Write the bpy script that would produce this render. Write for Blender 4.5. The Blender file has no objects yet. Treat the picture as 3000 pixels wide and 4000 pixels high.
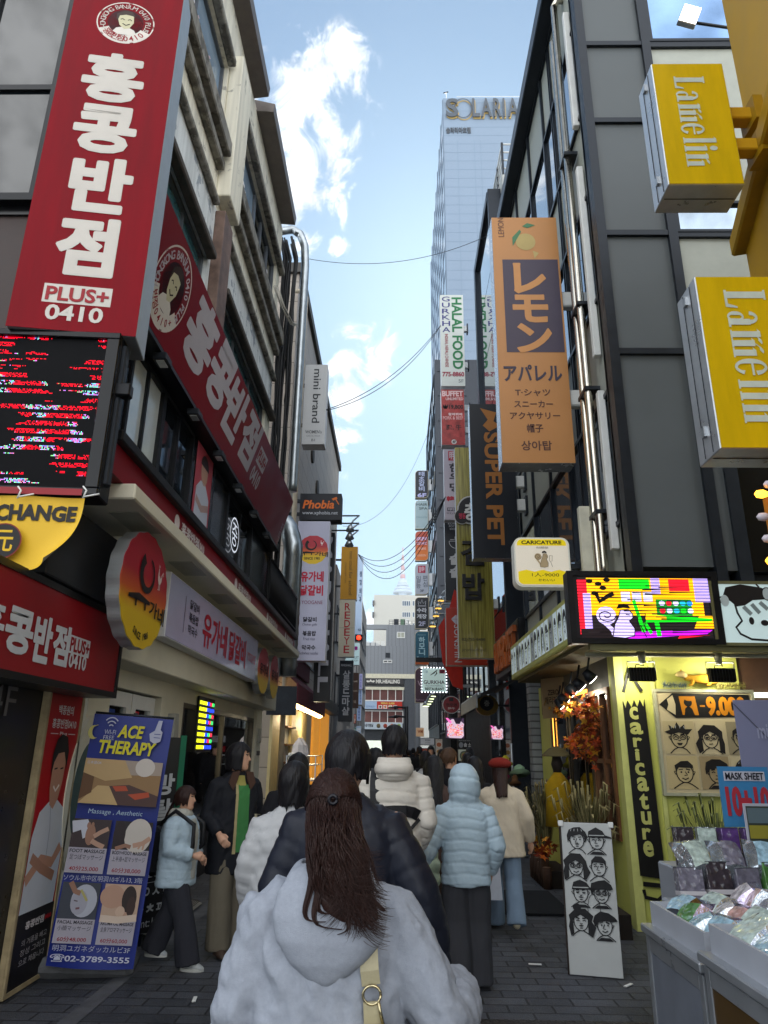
import bpy, bmesh, math, random
import numpy as np
from mathutils import Vector, Matrix, noise
random.seed(7); rng = np.random.default_rng(7)
scene = bpy.context.scene
COL = scene.collection
R = math.radians

# ------------------------------------------------------------------ camera, sky, sun, exposure
# pinhole of the photograph (3000 x 4000): focal length, street vanishing point and zenith point
FPX, CX, CY = 2770.0, 1500.0, 2000.0
_y = Vector((1545-CX, 2935-CY, FPX)).normalized()
_z = Vector((1600-CX, -6200-CY, FPX)); _z = (_z-_y*_z.dot(_y)).normalized()
_x = _y.cross(_z)
CAMPOS = Vector((0, 0, 1.6))
ROT = Matrix((_x, _y, _z))            # camera axes (right, down, forward) -> world
def ray(px, py): return ROT @ Vector(((px-CX)/FPX, (py-CY)/FPX, 1.0))
def onX(px, py, X): d = ray(px, py); return CAMPOS+d*(X/d.x)
def onY(px, py, Y): d = ray(px, py); return CAMPOS+d*(Y/d.y)
def onZ(px, py, Z): d = ray(px, py); return CAMPOS+d*((Z-1.6)/d.z)

cam = bpy.data.cameras.new("camera"); camo = bpy.data.objects.new("camera", cam); COL.objects.link(camo)
cam.sensor_fit = 'VERTICAL'; cam.sensor_height = 32.0; cam.lens = 32.0*FPX/4000.0
cam.clip_start = 0.05; cam.clip_end = 6000
cm = Matrix((ROT @ Vector((1,0,0)), ROT @ Vector((0,-1,0)), ROT @ Vector((0,0,-1)))).transposed().to_4x4()
cm.translation = CAMPOS
camo.matrix_world = cm
scene.camera = camo
scene.view_settings.view_transform = 'Standard'
scene.view_settings.look = 'None'
scene.view_settings.exposure = EXPOSURE = 0.4
scene.view_settings.gamma = 1.0
scene.cycles.max_bounces = 6; scene.cycles.diffuse_bounces = 3; scene.cycles.glossy_bounces = 3
scene.cycles.transparent_max_bounces = 8
scene.cycles.use_denoising = True
try: scene.cycles.sample_clamp_indirect = 4.0
except Exception: pass

SUN_EL, SUN_AZ = 36.0, 6.0            # behind the hotel tower, a little right of the street axis
sun = bpy.data.lights.new("sun", 'SUN'); sun.energy = 3.0; sun.angle = R(0.5); sun.color = (1.0, .95, .87)
suno = bpy.data.objects.new("sun", sun); COL.objects.link(suno)
sd = Vector((math.sin(R(SUN_AZ))*math.cos(R(SUN_EL)), math.cos(R(SUN_AZ))*math.cos(R(SUN_EL)), math.sin(R(SUN_EL))))
suno.rotation_euler = (-sd).to_track_quat('-Z', 'Y').to_euler()

world = bpy.data.worlds.new("World"); scene.world = world; world.use_nodes = True
def build_world():
    nt = world.node_tree; N = nt.nodes; L = nt.links; N.clear()
    out = N.new('ShaderNodeOutputWorld'); bg = N.new('ShaderNodeBackground'); L.new(bg.outputs[0], out.inputs[0])
    sky = N.new('ShaderNodeTexSky'); sky.sky_type = 'NISHITA'; sky.sun_disc = False
    sky.sun_elevation = R(SUN_EL); sky.sun_rotation = R(SUN_AZ)
    sky.air_density = 1.0; sky.dust_density = 0.5; sky.ozone_density = 1.0
    tc = N.new('ShaderNodeTexCoord')
    def math_(op, a, b=None, clamp=False):
        n = N.new('ShaderNodeMath'); n.operation = op; n.use_clamp = clamp
        for i, v in enumerate((a, b)):
            if v is None: continue
            if hasattr(v, 'is_linked') or hasattr(v, 'links'): L.new(v, n.inputs[i])
            else: n.inputs[i].default_value = v
        return n.outputs[0]
    mx = None
    blobs = [(1345,190,.028),(1330,230,.045),(1300,300,.06),(1240,370,.08),(1180,440,.09),(1270,480,.08),(1120,520,.09),(1330,520,.045),(1230,570,.09),(1120,640,.09),(1200,680,.08),(1300,690,.06),
             (1140,780,.07),(1200,770,.06),(1290,760,.05),(1160,860,.05),(1180,930,.03),(1420,1370,.05),(1500,1390,.05),(1460,1440,.045),(1330,1400,.04),(1560,1405,.03),
             (1320,1570,.04),(1300,1620,.04),(1340,1700,.035),(1290,1680,.04),(1350,1860,.025),(1330,970,.02),(1420,2400,.03),(1440,2430,.025)]
    for px, py, rad in blobs:
        d = ray(px, py).normalized()
        n = N.new('ShaderNodeVectorMath'); n.operation = 'DISTANCE'; n.inputs[1].default_value = d
        L.new(tc.outputs['Generated'], n.inputs[0])
        mr = N.new('ShaderNodeMapRange'); mr.interpolation_type = 'SMOOTHSTEP'
        mr.inputs[1].default_value = rad*1.1; mr.inputs[2].default_value = 0.0
        mr.inputs[3].default_value = 0; mr.inputs[4].default_value = 1
        L.new(n.outputs['Value'], mr.inputs[0])
        mx = mr.outputs[0] if mx is None else math_('MAXIMUM', mx, mr.outputs[0])
    # fluffy breakup
    nz = N.new('ShaderNodeTexNoise'); nz.inputs['Scale'].default_value = 17; nz.inputs['Detail'].default_value = 9; nz.inputs['Roughness'].default_value = .62
    nz.inputs['Distortion'].default_value = .6
    L.new(tc.outputs['Generated'], nz.inputs['Vector'])
    dens = math_('ADD', math_('MULTIPLY', mx, 0.56), math_('MULTIPLY', math_('SUBTRACT', nz.outputs[0], .5), 2.7))
    mr = N.new('ShaderNodeMapRange'); mr.interpolation_type = 'SMOOTHSTEP'
    mr.inputs[1].default_value = .16; mr.inputs[2].default_value = .66
    L.new(dens, mr.inputs[0])
    gate = N.new('ShaderNodeMapRange'); gate.inputs[1].default_value = .0; gate.inputs[2].default_value = .22; L.new(mx, gate.inputs[0])
    front = math_('MULTIPLY', mr.outputs[0], gate.outputs[0])
    # broken bright cloud over the rest of the sky (behind the camera, overhead behind)
    sx = N.new('ShaderNodeSeparateXYZ'); L.new(tc.outputs['Generated'], sx.inputs[0])
    bk = N.new('ShaderNodeMapRange'); bk.inputs[1].default_value = .25; bk.inputs[2].default_value = -.25; L.new(sx.outputs['Y'], bk.inputs[0])
    n2 = N.new('ShaderNodeTexNoise'); n2.inputs['Scale'].default_value = 3.2; n2.inputs['Detail'].default_value = 7; n2.inputs['Roughness'].default_value = .6
    L.new(tc.outputs['Generated'], n2.inputs['Vector'])
    m2 = N.new('ShaderNodeMapRange'); m2.interpolation_type = 'SMOOTHSTEP'; m2.inputs[1].default_value = .36; m2.inputs[2].default_value = .56; L.new(n2.outputs[0], m2.inputs[0])
    back = math_('MULTIPLY', m2.outputs[0], bk.outputs[0])
    cover = math_('MAXIMUM', front, back, True)
    # cloud shading: grey hollows and white tops
    n3 = N.new('ShaderNodeTexNoise'); n3.inputs['Scale'].default_value = 26; n3.inputs['Detail'].default_value = 6; L.new(tc.outputs['Generated'], n3.inputs['Vector'])
    cr = N.new('ShaderNodeMapRange'); cr.inputs[1].default_value = .35; cr.inputs[2].default_value = .6; cr.inputs[3].default_value = .66; cr.inputs[4].default_value = 1.0; L.new(n3.outputs[0], cr.inputs[0])
    br = N.new('ShaderNodeMapRange'); br.inputs[3].default_value = CLOUD_F; br.inputs[4].default_value = CLOUD_B; L.new(bk.outputs[0], br.inputs[0])
    cb = math_('MULTIPLY', cr.outputs[0], br.outputs[0])
    cc = N.new('ShaderNodeMix'); cc.data_type = 'RGBA'; cc.blend_type = 'MULTIPLY'; cc.inputs[0].default_value = 1.0
    cc.inputs[6].default_value = (.965, .985, 1.0, 1)
    comb = N.new('ShaderNodeCombineColor'); 
    for i in range(3): L.new(cb, comb.inputs[i])
    L.new(comb.outputs[0], cc.inputs[7])
    sk = N.new('ShaderNodeVectorMath'); sk.operation = 'SCALE'; sk.inputs['Scale'].default_value = SKY_STRENGTH; L.new(sky.outputs[0], sk.inputs[0])
    # softened sky: the bright haze round the sun rolled off, as thin air on a clear cold day
    pw = N.new('ShaderNodeVectorMath'); pw.operation = 'MULTIPLY'; pw.inputs[1].default_value = SKY_TINT; L.new(sk.outputs[0], pw.inputs[0])
    sp3 = N.new('ShaderNodeSeparateXYZ'); L.new(pw.outputs[0], sp3.inputs[0]); cb3 = N.new('ShaderNodeCombineXYZ')
    for i in range(3): L.new(math_('POWER', sp3.outputs[i], SKY_GAMMA), cb3.inputs[i])
    mixn = N.new('ShaderNodeMix'); mixn.data_type = 'RGBA'
    L.new(cover, mixn.inputs[0]); L.new(cb3.outputs[0], mixn.inputs[6]); L.new(cc.outputs[2], mixn.inputs[7])
    L.new(mixn.outputs[2], bg.inputs[0]); bg.inputs[1].default_value = 1.0
SKY_STRENGTH, CLOUD_F, CLOUD_B, SKY_TINT, SKY_GAMMA = 0.08, 1.25, 2.7, (.50, .84, 1.08), 0.76
build_world()

# ------------------------------------------------------------------ materials
def lin(c):
    if isinstance(c, str):
        c = tuple(int(c[i:i+2], 16)/255 for i in (0, 2, 4))
    return tuple((v/12.92 if v <= .04045 else ((v+.055)/1.055)**2.4) for v in c)
MATS = {}
def nodes_of(m): m.use_nodes = True; return m.node_tree.nodes, m.node_tree.links
def mat(name, col, rough=.55, metal=0.0, var=.12, vscale=6.0, bump=.0, bscale=60.0, emit=0.0, spec=.32, coat=0.0, stretch=None, ior=None):
    """plain surface with a little procedural unevenness in colour, gloss and relief"""
    if name in MATS: return MATS[name]
    m = bpy.data.materials.new(name); MATS[name] = m
    N, L = nodes_of(m); p = N['Principled BSDF']
    c = lin(col)
    p.inputs['Roughness'].default_value = rough; p.inputs['Metallic'].default_value = metal
    p.inputs['Specular IOR Level'].default_value = spec
    if ior: p.inputs['IOR'].default_value = ior
    if coat: p.inputs['Coat Weight'].default_value = coat; p.inputs['Coat Roughness'].default_value = .08
    tc = N.new('ShaderNodeTexCoord'); vec = tc.outputs['Object']
    if stretch:
        mp = N.new('ShaderNodeMapping'); mp.inputs['Scale'].default_value = stretch; L.new(vec, mp.inputs[0]); vec = mp.outputs[0]
    if var > 0:
        nz = N.new('ShaderNodeTexNoise'); nz.inputs['Scale'].default_value = vscale; nz.inputs['Detail'].default_value = 5; nz.inputs['Roughness'].default_value = .6
        L.new(vec, nz.inputs['Vector'])
        mr = N.new('ShaderNodeMapRange'); mr.inputs[1].default_value = .3; mr.inputs[2].default_value = .7
        mr.inputs[3].default_value = 1-var; mr.inputs[4].default_value = 1+var; L.new(nz.outputs[0], mr.inputs[0])
        mx = N.new('ShaderNodeVectorMath'); mx.operation = 'SCALE'; mx.inputs[0].default_value = c; L.new(mr.outputs[0], mx.inputs['Scale'])
        L.new(mx.outputs[0], p.inputs['Base Color'])
        if emit: L.new(mx.outputs[0], p.inputs['Emission Color'])
        r2 = N.new('ShaderNodeMapRange'); r2.inputs[3].default_value = max(0, rough-.1); r2.inputs[4].default_value = min(1, rough+.1); L.new(nz.outputs[0], r2.inputs[0])
        L.new(r2.outputs[0], p.inputs['Roughness'])
    else:
        p.inputs['Base Color'].default_value = (*c, 1)
        if emit: p.inputs['Emission Color'].default_value = (*c, 1)
    if emit: p.inputs['Emission Strength'].default_value = emit
    if bump:
        n2 = N.new('ShaderNodeTexNoise'); n2.inputs['Scale'].default_value = bscale; n2.inputs['Detail'].default_value = 4; L.new(vec, n2.inputs['Vector'])
        b = N.new('ShaderNodeBump'); b.inputs['Strength'].default_value = bump; b.inputs['Distance'].default_value = .01
        L.new(n2.outputs[0], b.inputs['Height']); L.new(b.outputs[0], p.inputs['Normal'])
    return m
def ink(col, rough=.5, emit=0.0):
    return mat('print_%s_%g' % (col, emit), col, rough, var=.06, vscale=3, emit=emit)

# ------------------------------------------------------------------ mesh builder
class MB:
    def __init__(s): s.v = []; s.f = []; s.m = []; s.mats = []; s.sm = []
    def mi(s, m):
        if m is None: return 0
        if m not in s.mats: s.mats.append(m)
        return s.mats.index(m)
    def poly(s, pts, m=None, smooth=False):
        b = len(s.v); s.v += [tuple(p) for p in pts]; s.f.append(tuple(range(b, b+len(pts)))); s.m.append(s.mi(m)); s.sm.append(smooth)
    def mesh(s, vs, fs, m=None, smooth=False):
        b = len(s.v); s.v += [tuple(p) for p in vs]; k = s.mi(m)
        for f in fs: s.f.append(tuple(i+b for i in f)); s.m.append(k); s.sm.append(smooth)
    def box(s, a, b, m=None, bev=0.0, M4=None):
        x0, y0, z0 = [min(a[i], b[i]) for i in range(3)]; x1, y1, z1 = [max(a[i], b[i]) for i in range(3)]
        if bev <= 0:
            vs = [(x, y, z) for z in (z0, z1) for y in (y0, y1) for x in (x0, x1)]
            fs = [(0,2,3,1),(4,5,7,6),(0,1,5,4),(2,6,7,3),(0,4,6,2),(1,3,7,5)]
        else:
            bev = min(bev, .45*min(x1-x0, y1-y0, z1-z0))
            vs = []; idx = {}
            X = (x0, x1); Y = (y0, y1); Z = (z0, z1)
            for i in (0,1):
                for j in (0,1):
                    for k in (0,1):
                        sx, sy, sz = (1-2*i), (1-2*j), (1-2*k)
                        for ax in range(3):
                            p = [X[i]+sx*bev, Y[j]+sy*bev, Z[k]+sz*bev]; p[ax] = (X[i], Y[j], Z[k])[ax]
                            idx[i,j,k,ax] = len(vs); vs.append(tuple(p))
            g = lambda *a: idx[a]
            fs = []
            for i in (0,1):
                q = [g(i,0,0,0), g(i,1,0,0), g(i,1,1,0), g(i,0,1,0)]; fs.append(q if i else q[::-1])
                q = [g(0,i,0,1), g(0,i,1,1), g(1,i,1,1), g(1,i,0,1)]; fs.append(q if i else q[::-1])
                q = [g(0,0,i,2), g(1,0,i,2), g(1,1,i,2), g(0,1,i,2)]; fs.append(q if i else q[::-1])
            for i in (0,1):
                for j in (0,1):
                    fs.append([g(i,j,0,0), g(i,j,1,0), g(i,j,1,1), g(i,j,0,1)])
                    fs.append([g(i,0,j,0), g(i,1,j,0), g(i,1,j,2), g(i,0,j,2)])
                    fs.append([g(0,i,j,1), g(1,i,j,1), g(1,i,j,2), g(0,i,j,2)])
            for i in (0,1):
                for j in (0,1):
                    for k in (0,1): fs.append([g(i,j,k,0), g(i,j,k,1), g(i,j,k,2)])
            c = Vector(((x0+x1)/2, (y0+y1)/2, (z0+z1)/2)); ff = []
            for f in fs:
                P = [Vector(vs[i]) for i in f]; n = (P[1]-P[0]).cross(P[2]-P[0])
                cen = sum(P, Vector())/len(P)
                ff.append(tuple(f) if n.dot(cen-c) > 0 else tuple(f[::-1]))
            fs = ff
        if M4 is not None: vs = [M4 @ Vector(p) for p in vs]
        s.mesh(vs, fs, m)
    def tube(s, pts, r, m=None, n=8, caps=True, smooth=True, up=(0,0,1)):
        pts = [Vector(p) for p in pts]; rs = r if isinstance(r, (list, tuple)) else [r]*len(pts)
        vs = []; fs = []; prev = None
        for i, p in enumerate(pts):
            t = (pts[min(i+1, len(pts)-1)]-pts[max(i-1, 0)])
            t = t.normalized() if t.length > 1e-9 else Vector((0,0,1))
            if prev is None:
                u = Vector(up)
                if abs(u.dot(t)) > .95: u = Vector((1,0,0))
                a = (u-t*u.dot(t)).normalized()
            else: a = (prev-t*prev.dot(t)).normalized()
            prev = a; b = t.cross(a)
            for k in range(n):
                w = 2*math.pi*k/n; vs.append(p+(a*math.cos(w)+b*math.sin(w))*rs[i])
        for i in range(len(pts)-1):
            for k in range(n):
                fs.append((i*n+k, i*n+(k+1) % n, (i+1)*n+(k+1) % n, (i+1)*n+k))
        if caps: fs.append(tuple(range(n))[::-1]); fs.append(tuple((len(pts)-1)*n+k for k in range(n)))
        s.mesh(vs, fs, m, smooth)
    def rings(s, rings, m=None, smooth=True, caps=True):
        """rings: equal-length loops of points"""
        n = len(rings[0]); vs = [p for r in rings for p in r]; fs = []
        for i in range(len(rings)-1):
            for k in range(n): fs.append((i*n+k, i*n+(k+1) % n, (i+1)*n+(k+1) % n, (i+1)*n+k))
        if caps: fs.append(tuple(range(n))[::-1]); fs.append(tuple((len(rings)-1)*n+k for k in range(n)))
        s.mesh(vs, fs, m, smooth)
    def prism(s, pts2, z0, z1, m=None, mside=None, M4=None, holes=None):
        """flat outline (x, y) pushed from z0 to z1"""
        n = len(pts2); a = sum(pts2[i][0]*pts2[(i+1) % n][1]-pts2[(i+1) % n][0]*pts2[i][1] for i in range(n))
        if a < 0: pts2 = pts2[::-1]
        T = (lambda p: M4 @ Vector(p)) if M4 is not None else Vector
        lo = [T((x, y, z0)) for x, y in pts2]; hi = [T((x, y, z1)) for x, y in pts2]
        s.poly(hi, m); s.poly(lo[::-1], m)
        for i in range(n): s.poly([lo[i], lo[(i+1) % n], hi[(i+1) % n], hi[i]], mside or m)
    def build(s, name, parent=None, m=None, loc=None):
        me = bpy.data.meshes.new(name); me.from_pydata(s.v, [], s.f)
        for x in (s.mats or ([m] if m else [])): me.materials.append(x)
        if len(s.mats) > 1: me.polygons.foreach_set('material_index', s.m)
        me.polygons.foreach_set('use_smooth', s.sm)
        me.update()
        o = bpy.data.objects.new(name, me); COL.objects.link(o)
        if parent is not None: o.parent = parent
        if loc is not None: o.location = loc
        return o
def tag(o, label, cat, group=None):
    o['label'] = label; o['category'] = cat
    if group: o['group'] = group
    return o
def empty(name, label, cat, loc=(0,0,0), M4=None, group=None, rz=0):
    o = bpy.data.objects.new(name, None); COL.objects.link(o); o.empty_display_size = .1
    if M4 is not None: o.matrix_world = M4
    else: o.location = loc; o.rotation_euler = (0, 0, rz)
    return tag(o, label, cat, group)
def structure(o, kind='structure'): o['kind'] = kind; return o
def copy_tree(o, parent=None):
    c = o.copy(); COL.objects.link(c)
    if parent is not None: c.parent = parent
    for ch in o.children: copy_tree(ch, c)
    return c

# ------------------------------------------------------------------ lettering
TXT = {}
def glyphs(s, bold=0.0, res=2):
    k = (s, bold, res)
    if k not in TXT:
        c = bpy.data.curves.new("t", 'FONT'); c.body = s; c.resolution_u = res; c.offset = bold
        o = bpy.data.objects.new("t", c); me = bpy.data.meshes.new_from_object(o)
        v = np.array([p.co[:2] for p in me.vertices]) if len(me.vertices) else np.zeros((1, 2))
        f = [tuple(p.vertices) for p in me.polygons]
        bpy.data.meshes.remove(me); bpy.data.objects.remove(o); bpy.data.curves.remove(c)
        lo = v.min(0); hi = v.max(0)
        TXT[k] = ((v-lo), f, hi-lo)
    return TXT[k]

class Sign:
    """a flat face in the world; local x right, y up, z out of the face. Fractions run from the top left."""
    def __init__(s, name, label, cat, bl, tr=None, X=None, Y=None, ang=0.0, w=None, h=None, P=None, group=None, lean=0.0, root=True):
        U = Vector((math.cos(R(ang)), math.sin(R(ang)), 0)); Nn = U.cross(Vector((0,0,1)))
        P0 = P if P is not None else (onX(*bl, X) if X is not None else onY(*bl, Y))
        P0 = Vector(P0)
        if tr is not None:
            d = ray(*tr); t = (P0-CAMPOS).dot(Nn)/d.dot(Nn); P1 = CAMPOS+d*t
            w = (P1-P0).dot(U); h = P1.z-P0.z
        V = Vector((0,0,1))
        if lean: V = (V*math.cos(R(lean))+Nn*math.sin(R(lean))); Nn = U.cross(V); h = h/math.cos(R(lean)) if tr is not None else h
        s.w, s.h, s.P0, s.U, s.N, s.V = w, h, P0, U, Nn, V
        M4 = Matrix((U, V, Nn)).transposed().to_4x4(); M4.translation = P0
        s.M4 = M4
        s.e = empty(name, label, cat, M4=M4, group=group) if root else None
        s.g = MB(); s.z = .004
    def cabinet(s, depth, m, face=None, rim=.03, rimz=.0, bev=.006, name='cabinet', facename='face_panel'):
        b = MB(); b.box((0, 0, -depth), (s.w, s.h, -.004), m, bev)
        if rimz:
            for a, c in (((0,0),(s.w,rim)), ((0,s.h-rim),(s.w,s.h)), ((0,rim),(rim,s.h-rim)), ((s.w-rim,rim),(s.w,s.h-rim))):
                b.box((a[0], a[1], -.004), (c[0], c[1], rimz), m)
        b.build(name, s.e)
        if face:
            f = MB(); f.box((rim, rim, -.004), (s.w-rim, s.h-rim, .0), face); f.build(facename, s.e)
    def slab(s, outline, depth, m, name='face_panel', z1=0.0, mside=None, frac=True):
        f = MB(); f.prism([s.q(*p)[:2] if frac else p for p in outline], z1-depth, z1, m, mside); f.build(name, s.e)
    def q(s, x, y, z=None): return (x*s.w, (1-y)*s.h, s.z if z is None else z)
    def text(s, t, box, col, bold=0.0, rot=0, shear=0.0, depth=0.0, keep=None, dz=0.0, res=3):
        """lettering stretched to fill box = (left, top, right, bottom) in fractions; rot 90 reads downwards, -90 upwards"""
        thick = max(0, bold-.024)*.8 if not depth else 0; bold = min(bold, .024)
        v, f, sz = glyphs(t, bold, res)
        u = v/np.maximum(sz, 1e-6)
        x0, y0, x1, y1 = box; W = (x1-x0)*s.w; H = (y1-y0)*s.h
        if keep:     # keep the letters' own proportions inside the box
            a = sz[0]/sz[1] if rot % 180 == 0 else sz[1]/sz[0]
            W2, H2 = (W, W/a) if W/a < H else (H*a, H)
            x0 += (W-W2)/2/s.w; y0 += (H-H2)/2/s.h; W, H = W2, H2
        if rot == 90: u = np.stack([u[:,1], 1-u[:,0]], 1)
        elif rot == -90: u = np.stack([1-u[:,1], u[:,0]], 1)
        px = x0*s.w+u[:,0]*W+shear*(u[:,1]-.5)*H; py = (1-y0)*s.h-H+u[:,1]*H
        z = s.z+dz
        m = col if not isinstance(col, str) else ink(col)
        q = thick*(W if rot % 180 else H)
        for j, (ex, ey) in enumerate(((0, 0), (q, 0), (-q, 0), (0, q), (0, -q), (q*.7, q*.7), (-q*.7, -q*.7), (q*.7, -q*.7), (-q*.7, q*.7)) if thick else ((0, 0),)):
            s.g.mesh([(px[i]+ex, py[i]+ey, z+depth+.0002*j) for i in range(len(px))], f, m)
        if depth:
            edges = {}
            for fc in f:
                for i in range(len(fc)):
                    e = (fc[i], fc[(i+1) % len(fc)])
                    if (e[1], e[0]) in edges: edges.pop((e[1], e[0]))
                    else: edges[e] = 1
            vs = [(px[i], py[i], z) for i in range(len(px))]+[(px[i], py[i], z+depth) for i in range(len(px))]
            n = len(px)
            s.g.mesh(vs, [(a, b, b+n, a+n) for a, b in edges], m)
    def column(s, t, box, col, bold=0.0, gap=.12, **k):
        """characters stacked one under the other"""
        x0, y0, x1, y1 = box; n = len(t); hh = (y1-y0)/(n+gap*(n-1))
        for i, c in enumerate(t):
            if c != ' ': s.text(c, (x0, y0+i*hh*(1+gap), x1, y0+i*hh*(1+gap)+hh), col, bold, **k)
    def frac(s, px, py):
        d = ray(px, py); t = (s.P0-CAMPOS).dot(s.N)/d.dot(s.N); q = CAMPOS+d*t-s.P0
        return q.dot(s.U)/s.w, 1-q.dot(s.V)/s.h
    def pb(s, l, t, r, b):
        mx, my = (l+r)/2, (t+b)/2
        return (s.frac(l, my)[0], s.frac(mx, t)[1], s.frac(r, my)[0], s.frac(mx, b)[1])
    def arc(s, t, cx, cy, r, a0, a1, hh, col, bold=0.0, inside=False, sx=1.0):
        """characters round a circle (metres radius r, degrees clockwise from the top)"""
        m = ink(col) if isinstance(col, str) else col
        n = len(t); X, Y, _ = s.q(cx, cy)
        for i, c in enumerate(t):
            if c == ' ': continue
            a = R(a0+(a1-a0)*i/max(1, n-1)); v, f, sz = glyphs(c, bold)
            k = hh/.72; P = []
            for x, y in v:
                x = (x-sz[0]/2)*k*sx; y = (y-min(sz[1], .72)/2)*k
                if inside: x, y = -x, -y
                rr = r+y; 
                P.append((X+math.sin(a)*rr*s_asp(s)+math.cos(a)*x, Y+math.cos(a)*rr-math.sin(a)*x, s.z))
            s.g.mesh(P, f, m)
    def rect(s, x0, y0, x1, y1, col, dz=0.0, emit=0.0):
        m = ink(col, emit=emit) if isinstance(col, str) else col
        s.g.poly([s.q(x0, y1, s.z-.001+dz), s.q(x1, y1, s.z-.001+dz), s.q(x1, y0, s.z-.001+dz), s.q(x0, y0, s.z-.001+dz)], m)
    def shape(s, pts, col, dz=0.0):
        m = ink(col) if isinstance(col, str) else col
        P = [s.q(x, y, s.z+dz) for x, y in pts]
        a = sum(P[i][0]*P[(i+1) % len(P)][1]-P[(i+1) % len(P)][0]*P[i][1] for i in range(len(P)))
        s.g.poly(P if a > 0 else P[::-1], m)
    def ell(s, cx, cy, rx, ry, col, dz=0.0, n=24, a0=0, a1=360):
        """ellipse, radii in fractions of the width"""
        k = s.w/s.h
        s.shape([(cx+rx*math.cos(R(a0+(a1-a0)*i/n)), cy+ry*k*math.sin(R(a0+(a1-a0)*i/n))) for i in range(n if a1-a0 >= 360 else n+1)], col, dz)
    def line(s, pts, wd, col, dz=0.0, taper=False, closed=False):
        """brush stroke through fraction points; wd is a fraction of the width (or a list)"""
        m = ink(col) if isinstance(col, str) else col
        P = [Vector(s.q(x, y, 0)[:2]) for x, y in pts]
        if closed: P = P+[P[0]]
        W = [w*s.w for w in wd] if isinstance(wd, (list, tuple)) else [wd*s.w*(1-.75*abs(2*i/(len(P)-1)-1) if taper else 1) for i in range(len(P))]
        Lf = []; Rt = []
        for i, p in enumerate(P):
            if closed: t = P[(i+1) % (len(P)-1)]-P[(i-1) % (len(P)-1)]
            else: t = P[min(i+1, len(P)-1)]-P[max(i-1, 0)]
            if t.length < 1e-9: t = Vector((1,0))
            t.normalize(); nn = Vector((-t.y, t.x))*W[i]/2; Lf.append(p+nn); Rt.append(p-nn)
        z = s.z+dz
        for i in range(len(P)-1):
            zi = z+4e-5*(i % 9); s.g.poly([(*Rt[i], zi), (*Rt[i+1], zi), (*Lf[i+1], zi), (*Lf[i], zi)], m)
    def done(s, name='lettering'):
        if s.g.f:
            n = len(s.g.f)
            o = s.g.build(name, s.e); s.g = MB(); return o
def s_asp(s): return 1.0
def arcpts(cx, cy, rx, ry, a0, a1, n=10):
    return [(cx+rx*math.cos(R(a0+(a1-a0)*i/n)), cy+ry*math.sin(R(a0+(a1-a0)*i/n))) for i in range(n+1)]
# ------------------------------------------------------------------ special surface materials
def nmat(name):
    m = bpy.data.materials.new(name); MATS[name] = m; N, L = nodes_of(m); return m, N, L, N['Principled BSDF']
def peeling(name, base, under, amount=.5, streak=.25, rough=.8, scale=3.0):
    m, N, L, p = nmat(name); p.inputs['Roughness'].default_value = rough
    tc = N.new('ShaderNodeTexCoord')
    mp = N.new('ShaderNodeMapping'); mp.inputs['Scale'].default_value = (7, 7, .35); L.new(tc.outputs['Object'], mp.inputs[0])
    st = N.new('ShaderNodeTexNoise'); st.inputs['Scale'].default_value = 1.4; st.inputs['Detail'].default_value = 8; L.new(mp.outputs[0], st.inputs['Vector'])
    nz = N.new('ShaderNodeTexNoise'); nz.inputs['Scale'].default_value = scale; nz.inputs['Detail'].default_value = 9; nz.inputs['Roughness'].default_value = .68; L.new(tc.outputs['Object'], nz.inputs['Vector'])
    mk = N.new('ShaderNodeMapRange'); mk.inputs[1].default_value = .62-amount*.3; mk.inputs[2].default_value = .66-amount*.3; L.new(nz.outputs[0], mk.inputs[0])
    mx = N.new('ShaderNodeMix'); mx.data_type = 'RGBA'; mx.inputs[6].default_value = (*lin(base), 1); mx.inputs[7].default_value = (*lin(under), 1); L.new(mk.outputs[0], mx.inputs[0])
    sr = N.new('ShaderNodeMapRange'); sr.inputs[1].default_value = .38; sr.inputs[2].default_value = .68; sr.inputs[3].default_value = 1.05; sr.inputs[4].default_value = 1-streak; L.new(st.outputs[0], sr.inputs[0])
    sc = N.new('ShaderNodeVectorMath'); sc.operation = 'SCALE'; L.new(mx.outputs[2], sc.inputs[0]); L.new(sr.outputs[0], sc.inputs['Scale'])
    L.new(sc.outputs[0], p.inputs['Base Color'])
    b = N.new('ShaderNodeBump'); b.inputs['Strength'].default_value = .35; b.inputs['Distance'].default_value = .01; L.new(nz.outputs[0], b.inputs['Height']); L.new(b.outputs[0], p.inputs['Normal'])
    return m
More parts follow.
